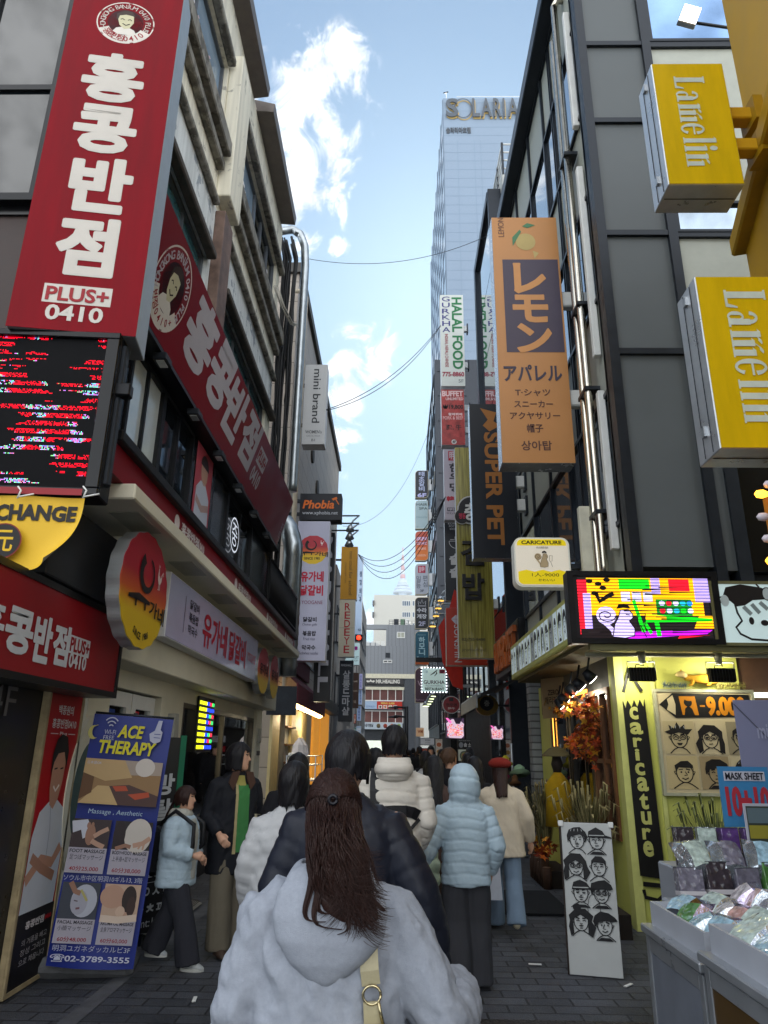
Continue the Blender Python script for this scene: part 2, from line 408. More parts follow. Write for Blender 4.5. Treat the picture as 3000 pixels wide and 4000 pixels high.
def tiles(name, c1, c2, mortar, bw, bh, gap=.01, rough=.6, plane='xy', offset=.5, var=.25, bump=.4, squash=1.0):
    m, N, L, p = nmat(name); p.inputs['Roughness'].default_value = rough
    tc = N.new('ShaderNodeTexCoord'); sp = N.new('ShaderNodeSeparateXYZ'); L.new(tc.outputs['Object'], sp.inputs[0])
    cb = N.new('ShaderNodeCombineXYZ'); ix = {'x': 0, 'y': 1, 'z': 2}
    L.new(sp.outputs[ix[plane[0]]], cb.inputs[0]); L.new(sp.outputs[ix[plane[1]]], cb.inputs[1])
    bt = N.new('ShaderNodeTexBrick'); bt.inputs['Scale'].default_value = 1.0; bt.offset = offset
    bt.inputs['Brick Width'].default_value = bw; bt.inputs['Row Height'].default_value = bh; bt.inputs['Mortar Size'].default_value = gap; bt.inputs['Mortar Smooth'].default_value = .1
    bt.inputs['Color1'].default_value = (*lin(c1), 1); bt.inputs['Color2'].default_value = (*lin(c2), 1); bt.inputs['Mortar'].default_value = (*lin(mortar), 1)
    L.new(cb.outputs[0], bt.inputs['Vector'])
    nz = N.new('ShaderNodeTexNoise'); nz.inputs['Scale'].default_value = .9; nz.inputs['Detail'].default_value = 9; nz.inputs['Roughness'].default_value = .7; L.new(tc.outputs['Object'], nz.inputs['Vector'])
    mr = N.new('ShaderNodeMapRange'); mr.inputs[1].default_value = .3; mr.inputs[2].default_value = .7; mr.inputs[3].default_value = 1-var; mr.inputs[4].default_value = 1+var; L.new(nz.outputs[0], mr.inputs[0])
    sc = N.new('ShaderNodeVectorMath'); sc.operation = 'SCALE'; L.new(bt.outputs[0], sc.inputs[0]); L.new(mr.outputs[0], sc.inputs['Scale']); L.new(sc.outputs[0], p.inputs['Base Color'])
    fine = N.new('ShaderNodeTexNoise'); fine.inputs['Scale'].default_value = 120; L.new(tc.outputs['Object'], fine.inputs['Vector'])
    ad = N.new('ShaderNodeMath'); ad.operation = 'MULTIPLY_ADD'; L.new(bt.outputs['Fac'], ad.inputs[0]); ad.inputs[1].default_value = -1.0; L.new(fine.outputs[0], ad.inputs[2])
    b = N.new('ShaderNodeBump'); b.inputs['Strength'].default_value = bump; b.inputs['Distance'].default_value = .006; L.new(ad.outputs[0], b.inputs['Height']); L.new(b.outputs[0], p.inputs['Normal'])
    rr = N.new('ShaderNodeMapRange'); rr.inputs[3].default_value = max(0, rough-.2); rr.inputs[4].default_value = min(1, rough+.2); L.new(nz.outputs[0], rr.inputs[0]); L.new(rr.outputs[0], p.inputs['Roughness'])
    return m
def glass_dark(name, col='0c1114', rough=.03, ior=1.6):
    return mat(name, col, rough, var=.0, ior=ior, spec=.6)
def mirror_glass(name, col='3c4650', metal=.6, rough=.02):
    """coated facade glass: dark and mirror-like"""
    return mat(name, col, rough, metal=metal, var=0)
def clear_glass(name, tint=(.8, .86, .86)):
    m = bpy.data.materials.new(name); MATS[name] = m; N, L = nodes_of(m)
    for n in list(N): N.remove(n)
    o = N.new('ShaderNodeOutputMaterial'); mx = N.new('ShaderNodeMixShader'); t = N.new('ShaderNodeBsdfTransparent'); t.inputs[0].default_value = (*tint, 1)
    g = N.new('ShaderNodeBsdfGlossy'); g.inputs['Roughness'].default_value = .02
    fr = N.new('ShaderNodeFresnel'); fr.inputs[0].default_value = 1.5
    ml = N.new('ShaderNodeMath'); ml.operation = 'MULTIPLY'; ml.use_clamp = True; L.new(fr.outputs[0], ml.inputs[0]); ml.inputs[1].default_value = 1.7
    L.new(ml.outputs[0], mx.inputs[0]); L.new(t.outputs[0], mx.inputs[1]); L.new(g.outputs[0], mx.inputs[2]); L.new(mx.outputs[0], o.inputs[0])
    return m
cream = peeling('cream_plaster', 'e2ddcb', 'a9a598', .1, .2)
greypeel = peeling('grey_peeling_paint', '98a0a8', 'd6dad9', .72, .2, scale=2.2)
stone = tiles('stone_cladding', 'a79d92', '9a9086', '6d665f', 1.1, .62, .012, .55, 'yz', 0.0, .12, .3)
stain_conc = peeling('stained_concrete', '8a867c', '5f5b52', .35, .45)
blackm = mat('black_metal', '16171a', .4, .3, var=.3)
darkm = mat('dark_grey_metal', '2b2f35', .42, .4, var=.2)
alu = mat('brushed_aluminium', 'b4b8bb', .32, .85, var=.12, vscale=20, stretch=(40, 1, 1))
steel = mat('stainless_steel', 'c9c3b5', .2, 1.0, var=.08)
galv = mat('galvanised_duct', 'a9b0b4', .34, .9, var=.18, vscale=5, bump=.15, bscale=9)
creamwall = mat('cream_render', 'd8d2bd', .6, var=.06, vscale=2.5, bump=.06)
whitepaint = mat('white_paint', 'dcdcd8', .5, var=.06)
redpanel = mat('red_panel', '7c0716', .6, var=.16, vscale=1.6, stretch=(4, .5, 1), spec=.12)
redgloss = mat('red_gloss_panel', '7c0c1c', .35, var=.08, vscale=1.2, coat=.12, spec=.2)
blackgloss = mat('black_gloss', '0b0b0d', .2, var=0)
glassd = glass_dark('dark_window_glass'); glassb = mat('blue_filmed_glass', '8398ab', .12, var=.2, vscale=1.5, spec=.7)
glassm = mirror_glass('mirrored_facade_glass', '8b98a5', .92); glasst = mat('teal_window_glass', '3f6a70', .06, var=.15, spec=.8)
pane = clear_glass('clear_pane')
blackcable = mat('black_cable', '101012', .5, var=.2)
greypipe = mat('grey_pipe', '8d8d88', .45, var=.15)
yellowwall = mat('yellow_wall', 'c99a16', .5, var=.08, vscale=1.5)
limewall = mat('lime_render', 'bdbf62', .6, var=.07, vscale=2, bump=.08)
dirtywhite = peeling('dirty_white_paint', 'c9c9c2', '8f8d86', .1, .2)

# ------------------------------------------------------------------ ground
paving = tiles('grey_paving', '484a50', '35373d', '1c1d20', .30, .15, .008, .62, 'xy', .5, .6, .7)
g = MB(); g.poly([(-60,-30,0),(60,-30,0),(60,1600,0),(-60,1600,0)], mat('far_asphalt', '3b3c3e', .85)); structure(g.build('ground'))
g = MB(); g.poly([(-6,-6,.004),(7,-6,.004),(7,64,.004),(-6,64,.004)], paving); structure(g.build('paved_street'))
g = MB(); g.poly([(-2.05,-6,.008),(-1.93,-6,.008),(-1.93,62,.008),(-2.05,62,.008)], mat('gutter_stone', '55565a', .7, var=.3))
structure(g.build('gutter_strip'))

# ------------------------------------------------------------------ helpers for facades
def window(parent, axis, at, a0, a1, z0, z1, frame, glass, nx=1, nz=1, fw=.05, depth=.06, out=1, name='window', sill=None, split=None):
    """window part in the plane axis=at ('x' or 'y'); out = direction of the street along that axis"""
    def bx(mb, lo_a, hi_a, lo_z, hi_z, d0, d1, m, bev=0):
        if axis == 'x': mb.box((at+out*d0, lo_a, lo_z), (at+out*d1, hi_a, hi_z), m, bev)
        else: mb.box((lo_a, at+out*d0, lo_z), (hi_a, at+out*d1, hi_z), m, bev)
    f = MB()
    bx(f, a0, a1, z0, z0+fw, -.02, depth, frame); bx(f, a0, a1, z1-fw, z1, -.02, depth, frame)
    bx(f, a0, a0+fw, z0+fw, z1-fw, -.02, depth, frame); bx(f, a1-fw, a1, z0+fw, z1-fw, -.02, depth, frame)
    xs = split or [a0+(a1-a0)*i/nx for i in range(1, nx)]
    for x in xs: bx(f, x-fw*.4, x+fw*.4, z0+fw, z1-fw, -.02, depth*.8, frame)
    for j in range(1, nz):
        z = z0+(z1-z0)*j/nz; bx(f, a0+fw, a1-fw, z-fw*.4, z+fw*.4, -.018, depth*.7, frame)
    w = f.build(name, parent)
    g = MB(); bx(g, a0+fw*.5, a1-fw*.5, z0+fw*.5, z1-fw*.5, 0, .012, glass); g.build('pane', w)
    if sill:
        q = MB(); bx(q, a0-.05, a1+.05, z0-.12, z0-.005, -.02, .16, sill, .01); q.build('sill', w)
    return w
def part(name, parent, *boxes, m=None, bev=0.0):
    b = MB()
    for a, c in boxes: b.box(a, c, m, bev)
    return b.build(name, parent)

# ================================================================== LEFT: cream four-storey building
LB = empty('corner_building', 'cream four storey building with peeling paint above the long red sign board', 'building', (0, 0, 0))
w = MB()                                    # upper wall with window openings left open
X0 = -2.8
def wl(y0, y1, z0, z1, m=cream, xa=X0-.35, xb=X0): w.box((xa, y0, z0), (xb, y1, z1), m)
wl(5.65, 14.0, 12.15, 13.5); wl(5.65, 14.0, 9.45, 10.55); wl(5.65, 14.0, 8.45, 9.45, greypeel); wl(5.65, 14.0, 5.2, 6.75)
wl(8.62, 9.42, 10.55, 12.15); wl(13.6, 14.0, 10.55, 12.15); wl(8.62, 9.42, 6.75, 8.45, greypeel); wl(13.5, 14.0, 6.75, 8.45); wl(5.65, 5.75, 6.75, 12.15)
w.box((-9, 5.65, 13.45), (X0-.36, 14.0, 13.55), stain_conc)
w.build('wall', LB)
part('pilaster', LB, ((X0, 8.68, 9.62), (X0+.22, 9.36, 12.5)), m=cream, bev=.015)
part('corner_post', LB, ((X0+.002, 8.75, 6.4), (X0+.16, 9.25, 9.40)), m=mat('rusty_grey_sheet', '6f5a50', .6, .2, var=.5, vscale=3), bev=.01)
for y0, y1 in ((5.65, 8.62), (9.42, 14.0)):
    part('sill_band', LB, ((X0, y0, 10.28), (X0+.2, y1, 10.56)), ((X0, y0, 10.02), (X0+.12, y1, 10.18)), m=stain_conc, bev=.02)
    part('lintel', LB, ((X0, y0, 12.15), (X0+.13, y1, 12.29)), m=stain_conc, bev=.02)
    part('ledge', LB, ((X0, y0, 9.36), (X0+.1, y1, 9.46)), m=stain_conc, bev=.02)
    part('ledge', LB, ((X0, y0, 8.38), (X0+.14, y1, 8.5)), m=mat('brown_stained_trim', '4b443d', .7, var=.4), bev=.02)
fw = mat('grey_window_frame', '5c6167', .5, .2, var=.2)
window(LB, 'x', X0-.12, 5.75, 8.62, 10.56, 12.15, fw, glassb, 2, 1, .06)
window(LB, 'x', X0-.12, 9.42, 11.4, 10.56, 12.15, fw, glassb, 1, 1, .06)
window(LB, 'x', X0-.12, 11.4, 13.6, 10.56, 12.15, fw, glassd, 3, 2, .07)
window(LB, 'x', X0-.12, 5.75, 8.62, 6.75, 8.45, fw, glasst, 3, 1, .07)
window(LB, 'x', X0-.12, 9.42, 13.5, 6.75, 8.45, fw, glasst, 3, 1, .07)
def torn(y0, y1, z0, z1, n, seed):
    r = random.Random(seed); b = MB(); ms = [ink('d9d6d6', .8), ink('b9a0a8', .8), ink('3a3d44', .8), ink('e8e6e2', .8)]
    for i in range(n):
        y = r.uniform(y0, y1); t = (y-y0)/(y1-y0); z = z0+(z1-z0)*(.62-.3*t)+r.gauss(0, .13)
        s = r.uniform(.03, .16); a = r.uniform(-.9, .9); hh = s*r.uniform(.15, .5)
        if not (y0 < y-s and y+s < y1): continue
        pts = [(-s, -hh), (-s*.2, -hh*r.uniform(.5, 1.3)), (s, -hh*.4), (s*.7, hh), (-s*.5, hh*r.uniform(.4, 1.2))]
        x = X0-.12+.016+.0006*i/n
        b.poly([(x, y+p*math.cos(a)-q*math.sin(a), z+p*math.sin(a)+q*math.cos(a)) for p, q in pts], ms[r.randrange(4)])
    return b
torn(5.9, 8.5, 10.7, 12.1, 260, 3).build('torn_poster', LB); torn(9.5, 11.3, 10.7, 12.1, 150, 4).build('torn_poster', LB); torn(12.9, 13.5, 10.7, 12.0, 50, 6).build('torn_poster', LB)
fl = mat('grey_brown_flashing', '6a625d', .5, .3, var=.15)
for y0, y1, ov, dz in ((5.6, 10.35, .28, .1), (10.6, 13.75, .34, 0)):
    b = MB(); b.prism([(X0-.1, 13.46), (X0+ov, 13.42+dz), (X0+ov+.02, 13.62+dz), (X0-.1, 13.75+dz)], y0, y1, fl, M4=Matrix(((1,0,0,0),(0,0,1,0),(0,1,0,0),(0,0,0,1)))); b.build('roof_flashing', LB)
# second floor: black recessed front
part('upper_soffit', LB, ((-2.75, 4.6, 5.45), (-2.42, 14.0, 5.6)), m=blackm)
part('upper_front', LB, ((-2.9, 4.6, 3.62), (-2.62, 14.0, 4.2)), ((-2.9, 4.6, 5.42), (-2.62, 14.0, 5.5)), ((-2.9, 8.3, 4.2), (-2.6, 9.35, 5.42)), ((-2.9, 4.6, 4.2), (-2.62, 6.1, 5.42)), ((-2.9, 12.2, 4.2), (-2.62, 14.0, 5.42)), m=blackgloss)
brightpane = mat('painted_sky_pane', 'dfe6e2', .12, .35, var=.05)  # near-white colour stands in for bright sky reflected in these panes
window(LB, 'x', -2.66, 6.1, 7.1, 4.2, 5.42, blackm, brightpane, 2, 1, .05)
window(LB, 'x', -2.66, 7.1, 8.3, 4.2, 5.42, blackm, glassd, 2, 1, .05)
window(LB, 'x', -2.66, 9.35, 10.3, 4.2, 5.42, blackm, mat('grey_film_glass', '3b4149', .15, var=.1), 1, 1, .05)
window(LB, 'x', -2.66, 10.3, 12.2, 4.2, 5.42, blackm, glassd, 2, 1, .05)
for i in range(6):
    y = 6.3+i*1.25; b = MB(); b.box((-2.5, y, 5.36), (-2.36, y+.2, 5.44), darkm, .008); b.box((-2.47, y+.03, 5.35), (-2.39, y+.17, 5.362), mat('lamp_lens', 'cfd2d4', .2)); b.build('soffit_lamp', LB)
# red band and white canopy
b = MB(); b.box((-2.6, 4.6, 3.432), (-2.0, 14.0, 3.66), redgloss); b.build('red_band', LB)
part('ledge_rail', LB, ((-2.6, 4.55, 3.66), (-1.94, 14.05, 3.745)), m=blackm, bev=.01)
b = MB(); b.box((-2.62, 4.8, 3.31), (-1.9, 14.05, 3.43), creamwall, .012); b.build('canopy', LB)
for i in range(6):
    y = 5.1+i*1.5; part('soffit_light', LB, ((-2.2, y, 3.302), (-1.97, y+.55, 3.312)), m=mat('soffit_lens', 'a3a190', .4))
# cream shop fascia and ground floor
b = MB(); b.box((-2.62, 5.75, 2.31), (-2.3, 14.05, 3.31), creamwall, .01); b.build('shop_fascia', LB)
sf = MB()
sf.box((-2.9, 5.8+.35, 0), (-2.598, 6.618, 2.31), creamwall); sf.box((-2.9, 8.1, .7), (-2.6, 8.95, 2.139), creamwall); sf.box((-2.9, 13.5, 0), (-2.55, 14.05, 2.31), creamwall)
sf.box((-2.9, 8.1, 0), (-2.585, 13.5, .7), mat('black_plinth', '15161a', .35, var=.2)); sf.box((-2.9, 6.62, 2.14), (-2.6, 13.5, 2.31), creamwall)
sf.build('shop_wall', LB)
d = MB(); 
for y0, y1 in ((6.66, 7.34), (7.36, 8.06)):
    d.box((-2.72, y0, .02), (-2.66, y0+.12, 2.12), whitepaint); d.box((-2.72, y1-.12, .02), (-2.66, y1, 2.12), whitepaint)
    d.box((-2.72, y0+.12, 1.98), (-2.66, y1-.12, 2.12), whitepaint); d.box((-2.72, y0+.12, .02), (-2.66, y1-.12, .9), whitepaint)
door = d.build('shop_door', LB)
b = MB(); b.box((-2.70, 6.78, .9), (-2.69, 7.22, 1.98), pane); b.box((-2.70, 7.48, .9), (-2.69, 7.94, 1.98), pane); b.build('pane', door)
for a in (((-2.685, 6.8, 1.6), (-2.68, 6.98, 1.95), '1d3f8c'), ((-2.684, 7.02, 1.62), (-2.679, 7.16, 1.9), 'c9c6b8'), ((-2.684, 7.5, 1.68), (-2.679, 7.64, 1.96), 'b01e2a')): part('sticker', door, a[:2], m=ink(a[2]))
if 0: b = MB(); b.box((-2.685, 6.8, 1.6), (-2.68, 6.98, 1.95), ink('1d3f8c')); b.box((-2.684, 7.02, 1.62), (-2.679, 7.16, 1.9), ink('c9c6b8')); b.box((-2.684, 7.5, 1.68), (-2.679, 7.64, 1.96), ink('b01e2a')); b.build('sticker', door)
b = MB(); b.box((-2.84, 6.62, 0), (-2.83, 8.1, 2.14), mat('dim_interior_wall', '4c4336', .8)); b.build('lobby_wall', LB)
window(LB, 'x', -2.66, 8.95, 13.5, .7, 2.14, mat('bronze_frame', '5d5547', .4, .5), pane, 2, 1, .06, name='shop_window')
# dining room behind the window
rm = MB(); wood = mat('brown_wood_wall', '6b4f36', .6, var=.25, stretch=(1, 1, .2))
rm.poly([(-6,8.2,.1),(-2.7,8.2,.1),(-2.7,13.6,.1),(-6,13.6,.1)], mat('dining_floor', '4a3d31', .4))
rm.poly([(-6,8.2,.1),(-6,13.6,.1),(-6,13.6,2.5),(-6,8.2,2.5)], wood); rm.poly([(-6,8.2,.1),(-6,8.2,2.5),(-2.9,8.2,2.5),(-2.9,8.2,.1)], wood); rm.poly([(-6,13.6,.1),(-2.9,13.6,.1),(-2.9,13.6,2.5),(-6,13.6,2.5)], wood)
rm.poly([(-6,8.2,2.5),(-6,13.6,2.5),(-2.7,13.6,2.5),(-2.7,8.2,2.5)], mat('dining_ceiling', '7a4b2d', .6))
rm.build('dining_room', LB)
glow = mat('warm_lamp', 'ffdca0', .5, var=0, emit=16)
for x, y in ((-4.6, 9.4), (-4.6, 11), (-3.6, 10.2), (-3.6, 12.2), (-5.2, 12.4)): part('ceiling_lamp', LB, ((x, y, 2.46), (x+.5, y+.08, 2.49)), m=glow)
for x, y in ((-4.2, 9.6), (-4.3, 11.6), (-5.3, 10.5)): b = MB(); b.box((x, y, .78), (x+.8, y+.6, .82), wood, .01); b.tube([(x+.4, y+.3, .1), (x+.4, y+.3, .78)], .04, darkm); b.build('dining_table', LB)
b = MB()   # round relief with a porthole on the near pillar
for r0, r1, x1 in ((.62, .5, -2.56), (.5, .4, -2.575)):
    P = [(-2.6, 6.35, 1.3)]
    for k in range(40):
        a0, a1 = R(9*k), R(9*k+9)
        q = [(x1, 6.3+.42*r*math.cos(a)/.62, 1.25+r*math.sin(a)) for r, a in ((r0, a0), (r0, a1), (r1, a1), (r1, a0))]
        b.poly(q, creamwall); b.poly([q[0], q[1], (-2.6, q[1][1], q[1][2]), (-2.6, q[0][1], q[0][2])], creamwall)
b.poly([(-2.59, 6.3+.27*math.cos(R(9*k)), 1.25+.4*math.sin(R(9*k))) for k in range(40)], mat('grey_green_glass', '5d6f6c', .1, var=.1)); b.build('round_window', LB)
for y, z in ((8.2, 1.38), (8.2, 1.22), (13.7, 1.5)): part('plaque', LB, ((-2.598, y, z), (-2.54 if y > 9 else -2.585, y+.3, z+.08)), m=ink('2a2620'))
for y in (8.42, 13.75): b = MB(); b.prism([(y-.1, 1.72), (y+.1, 1.72), (y+.04, 1.98), (y-.04, 1.98)], -2.6, -2.5, mat('grey_lamp', '9a9a92', .5), M4=Matrix(((0,0,1,0),(1,0,0,0),(0,1,0,0),(0,0,0,1)))); b.build('wall_lamp', LB)
# balcony rail with plants at the far end
bl = MB()
for i in range(34): y = 10.9+i*.09; bl.tube([(-1.98, y, 3.74), (-1.98, y, 4.46)], .01, blackm, 5)
bl.tube([(-1.98, 10.85, 4.46), (-1.98, 13.95, 4.46)], .02, blackm, 6); bl.tube([(-1.98, 10.85, 3.84), (-1.98, 13.95, 3.84)], .014, blackm, 6); bl.build('balcony_rail', LB)
# wall the near tenants hang their signs on, further left
NB = empty('dark_shopfront', 'dark near left shopfront of brown panels and black steel behind the tall red sign', 'building')
dbrown = mat('dark_brown_panel', '3a2c28', .5, var=.15); 
b = MB(); b.box((-6, 5.35, 4.9), (-2.62, 5.6, 6.3), dbrown); b.box((-6, 5.3, 4.72), (-2.62, 5.6, 4.9), blackm); b.box((-6, 5.32, 6.3), (-2.62, 5.6, 9.5), blackgloss); b.box((-6, 5.36, 0), (-2.9, 5.7, 3.4), blackm); b.box((-3.0, 4.6, 3.35), (-2.5, 5.6, 3.6), blackm); b.build('wall', NB)
window(NB, 'y', 5.33, -5, -2.62, 3.65, 4.72, blackm, mat('bright_pane', 'a9c4c6', .05, .6, var=.1), 2, 1, .05, out=-1)
window(NB, 'y', 5.3, -5, -2.62, 6.4, 9.2, blackm, glassd, 3, 2, .08, out=-1)
b = MB(); b.box((-2.75, 2.4, 0), (-2.62, 5.4, 2.12), mat('dark_door_panel', '1d1c1f', .3, var=.15)); b.build('door', NB)

# ------------------------------------------------------------------ stone building beyond, and the far left rows
L2 = empty('stone_building', 'beige stone clad building carrying the mini brand sign', 'building')
b = MB(); b.box((-8, 16.2, 0), (-2.7, 30.5, 13.9), stone); b.box((-8, 16.1, 13.9), (-2.6, 30.6, 14.2), mat('dark_parapet', '4a4744', .6)); b.build('wall', L2)
for i in range(7):
    y = 19+i*1.6; b = MB(); b.prism([(y+.28*math.cos(R(20*k)), 11.0+.28*math.sin(R(20*k))-i*.55) for k in range(18)], -2.72, -2.64, mat('dark_vent_grille', '3b3733', .7), M4=Matrix(((0,0,1,0),(1,0,0,0),(0,1,0,0),(0,0,0,1)))); b.build('round_vent', L2)
for z in (4.0, 7.2): window(L2, 'x', -2.72, 20, 29, z, z+1.6, darkm, glassd, 5, 1, .06)
b = MB(); b.box((-2.75, 16.9, 0), (-2.68, 29.5, 2.9), creamwall); b.build('ground_floor_front', L2)
L3 = empty('far_row_building', 'dark low building further down the left side behind the yellow sign', 'building')
b = MB(); b.box((-8, 31.2, 0), (-2.7, 44, 9.6), mat('grey_render', '6c6a68', .8, var=.15)); b.build('wall', L3)
for z in (3.2, 6.2): window(L3, 'x', -2.72, 32, 43.5, z, z+1.7, darkm, glassd, 6, 1, .06)
L4 = empty('far_row_building', 'furthest building of the left side near the traffic light', 'building')
b = MB(); b.box((-9, 46, 0), (-2.6, 62, 12.5), mat('pale_grey_render', '8b8b8a', .8, var=.12)); b.build('wall', L4)
for z in (3.2, 6.2, 9.2): window(L4, 'x', -2.62, 47, 61, z, z+1.7, darkm, glassd, 6, 1, .06)
# vertical ducts, cables and pipes in the gap between the two left buildings
def duct(name, label, path, r, m, ribs=0.0, n=14):
    b = MB(); P = [Vector(p) for p in path]
    if ribs:
        Q = []; rr = []
        for i in range(len(P)-1):
            k = max(1, int((P[i+1]-P[i]).length/ribs))
            for j in range(k):
                q = P[i].lerp(P[i+1], j/k); Q += [q, q+(P[i+1]-P[i]).normalized()*.02]; rr += [r*1.06, r]
        Q.append(P[-1]); rr.append(r); b.tube(Q, rr, m, n)
    else: b.tube(P, r, m, n)
    return tag(b.build(name), label, 'duct' if ribs else 'pipe')
duct('ventilation_duct', 'tall silver ribbed duct curving over the roof edge of the cream building', [(-2.9,14.35,13.75),(-2.62,14.35,13.8),(-2.42,14.35,13.65),(-2.3,14.35,13.3),(-2.26,14.35,12.7),(-2.26,14.35,6.9)], .095, galv, .16)
duct('ventilation_duct', 'wide dented silver duct beside the vertical restaurant sign', [(-2.45,14.7,6.3),(-2.32,14.6,6.1),(-2.2,14.5,5.7),(-2.2,14.5,3.0)], .2, galv, .2)
duct('drain_pipe', 'thin beige drain pipe running down the stone building', [(-2.75,16.0,13.2),(-2.5,16.0,13.2),(-2.45,16.0,13.0),(-2.45,16.0,0)], .06, mat('beige_pipe', 'b3a894', .5))
r = random.Random(5); b = MB()
for i in range(22):
    x = -2.75+r.random()*.36; y = 14.1+r.random()*.3; P = [(x-.1, y, 13.1+r.random()*.3)]
    for k in range(12): P.append((x+r.gauss(0, .02), y+r.gauss(0, .02), 12.8-k*.95))
    b.tube(P, r.uniform(.012, .032), blackcable, 6)
tag(b.build('cable_bundle'), 'thick bundle of black cables hanging down the gap between the buildings', 'cables')
b = MB(); P = [(-2.75,13.2,11.3),(-2.6,13.4,10.9),(-2.45,13.8,10.75),(-2.4,14.1,10.9)]
for k in range(5): b.tube([(p[0]+.02*k, p[1], p[2]+.03*math.sin(k*2+i)) for i, p in enumerate(P)], .012, mat('white_cable', 'bdb9ae', .6), 5)
tag(b.build('cable_loop'), 'loose white cables looping from the cream wall to the black bundle', 'cables')
# ================================================================== RIGHT: grey panel building with mirrored street side
RB = empty('panel_building', 'grey panel and mirror glass building above the lime coloured shop', 'building')
greyp = mat('grey_green_panel', '53585a', .55, var=.07, vscale=1.2, bump=.05, bscale=300); mull = mat('dark_mullion', '22272e', .4, .4, var=.15); palep = mat('pale_panel', 'a3a69c', .5, var=.06)
YF = 7.75; XS = 2.66
b = MB()                                     # front panels between mullions
zs = [3.55, 6.32, 8.1, 10.02, 11.48, 14.6]
for z0, z1 in zip(zs, zs[1:]): b.box((2.72, YF, z0+.04), (3.56, YF+.2, z1-.04), greyp)
b.box((3.66, YF, 8.6), (6.5, YF+.2, 11.42), palep); b.box((3.66, YF, 6.36), (6.5, YF+.2, 8.05), palep); b.box((3.58, YF-.002, 3.55), (3.8, YF+.19, 6.3), greyp); b.box((3.95, YF+.05, 3.55), (6.5, YF+.25, 6.3), blackgloss); core = mat('building_core', '2a2c2e', .8); b.box((2.72, YF+.2, 2.72), (6.5, 14.4, 14.4), core); b.box((2.72, 12.2, 0), (6.5, 14.4, 2.72), core); b.box((4.3, YF+.2, 0), (6.5, 12.2, 2.72), core); b.build('front_panel', RB)
b = MB()
for x in (2.63, 3.56): b.box((x-.02, YF-.06, 3.4), (x+.1, YF+.2, 14.7), mull)
for z in zs[1:-1]: b.box((2.73, YF-.05, z-.04), (3.54, YF+.2, z+.04), mull)
for z in (8.08, 11.45): b.box((3.66, YF-.05, z-.05), (6.5, YF+.2, z+.05), mull)
b.box((3.8, YF-.04, 3.4), (3.95, YF+.2, 6.3), mull); b.build('front_mullion', RB)
window(RB, 'y', YF, 3.66, 5.0, 8.1, 8.6, mull, glassm, 1, 1, .04, out=-1); window(RB, 'y', YF, 3.66, 6.4, 11.5, 14.6, mull, mat('blue_mirror_glass', '7390b5', .03, .9, var=.15, vscale=1), 1, 1, .05, out=-1)
b = MB()                                     # street side curtain wall
ys = [7.9, 8.9, 10.1, 11.4, 12.9, 14.4]; zc = [2.9, 4.2, 5.9, 7.3, 9.0, 10.4, 12.1, 13.6]
for i in range(len(ys)-1):
    for j in range(len(zc)-1):
        b.box((XS, ys[i]+.03, zc[j]+.03), (XS+.03, ys[i+1]-.03, zc[j+1]-.03), palep if (j % 2 == 0) else glassm)
b.build('curtain_panel', RB)
b = MB()
for y in ys: b.box((XS-.05, y-.03, 2.9), (XS+.04, y+.03, 13.6), mull)
for z in zc: b.box((XS-.045, 7.9, z-.03), (XS+.04, 14.4, z+.03), mull)
for y in (9.4, 9.5): b.box((XS-.04, y-.01, 2.9), (XS+.04, y+.01, 13.6), mull)
b.build('side_mullion', RB)
part('roof_edge', RB, ((XS-.28, 7.6, 13.6), (XS+.3, 14.45, 13.95)), m=mull, bev=.02)
b = MB()                                     # stainless gas pipes
pt = [(2.5, 8.35, 13.1), (2.5, 8.35, 3.75), (2.5, 8.38, 3.62), (2.5, 8.46, 3.58), (2.5, 8.54, 3.62), (2.5, 8.57, 3.75), (2.5, 8.57, 12.6)]
b.tube(pt[:4]+pt[4:], .055, steel, 10); b.tube([(2.5, 8.35, 13.1), (2.56, 8.35, 13.25), (2.7, 8.35, 13.25)], .055, steel, 10)
for z in (4.4, 6.1, 7.4, 10): b.box((2.44, 8.28, z), (2.64, 8.64, z+.05), darkm)
tag(b.build('gas_pipe'), 'pair of polished steel pipes looping at the bottom beside the grey panels', 'pipe')
b = MB()
for y, z0, z1 in ((8.05, 10.3, 12.6), (8.1, 6.5, 9.6), (8.12, 3.9, 6.0)): b.box((2.55, y, z0), (2.64, y+.1, z1), whitepaint, .01)
tag(b.build('cable_cover'), 'white cable covers running up the building corner by the steel pipes', 'cable cover')
b = MB(); b.box((2.32, 8.6, 3.3), (2.46, 8.7, 4.6), mat('ivory_box', 'cfcbb8', .5), .01); b.tube([(2.4, 8.65, 3.9), (2.62, 8.6, 3.55)], .03, whitepaint, 6); tag(b.build('strip_antenna'), 'long narrow ivory cover standing beside the steel pipe bend', 'cover')

R2 = empty('mirror_building', 'tall dark framed mirror glass building with a railing on its roof', 'building')
b = MB(); b.box((2.75, 17.0, 0), (7, 20.6, 17.2), mat('dark_brown_cladding', '3d3a36', .6)); b.build('wall', R2)
b = MB(); b.box((2.62, 16.85, 0), (3.05, 17.0, 17.4), mull, .01); b.box((2.6, 20.3, 0), (2.74, 20.6, 17.4), mull); b.box((2.6, 17.0, 17.1), (2.74, 20.3, 17.4), mull); b.box((3.05, 16.92, 14.6), (4.2, 17.0, 17.0), mat('beige_brown_panel', '5f564b', .6)); b.build('frame', R2)
b = MB()
for j in range(8): b.box((2.7, 17.02, 1.2+j*1.97), (2.74, 20.28, 1.2+j*1.97+1.92), glassm)
b.build('curtain_glass', R2)
b = MB(); b.box((3.0, 16.5, 17.2), (5, 18.4, 17.6), mat('pale_slab', 'a9aaa6', .6), .02); b.build('roof_slab', R2)
b = MB()
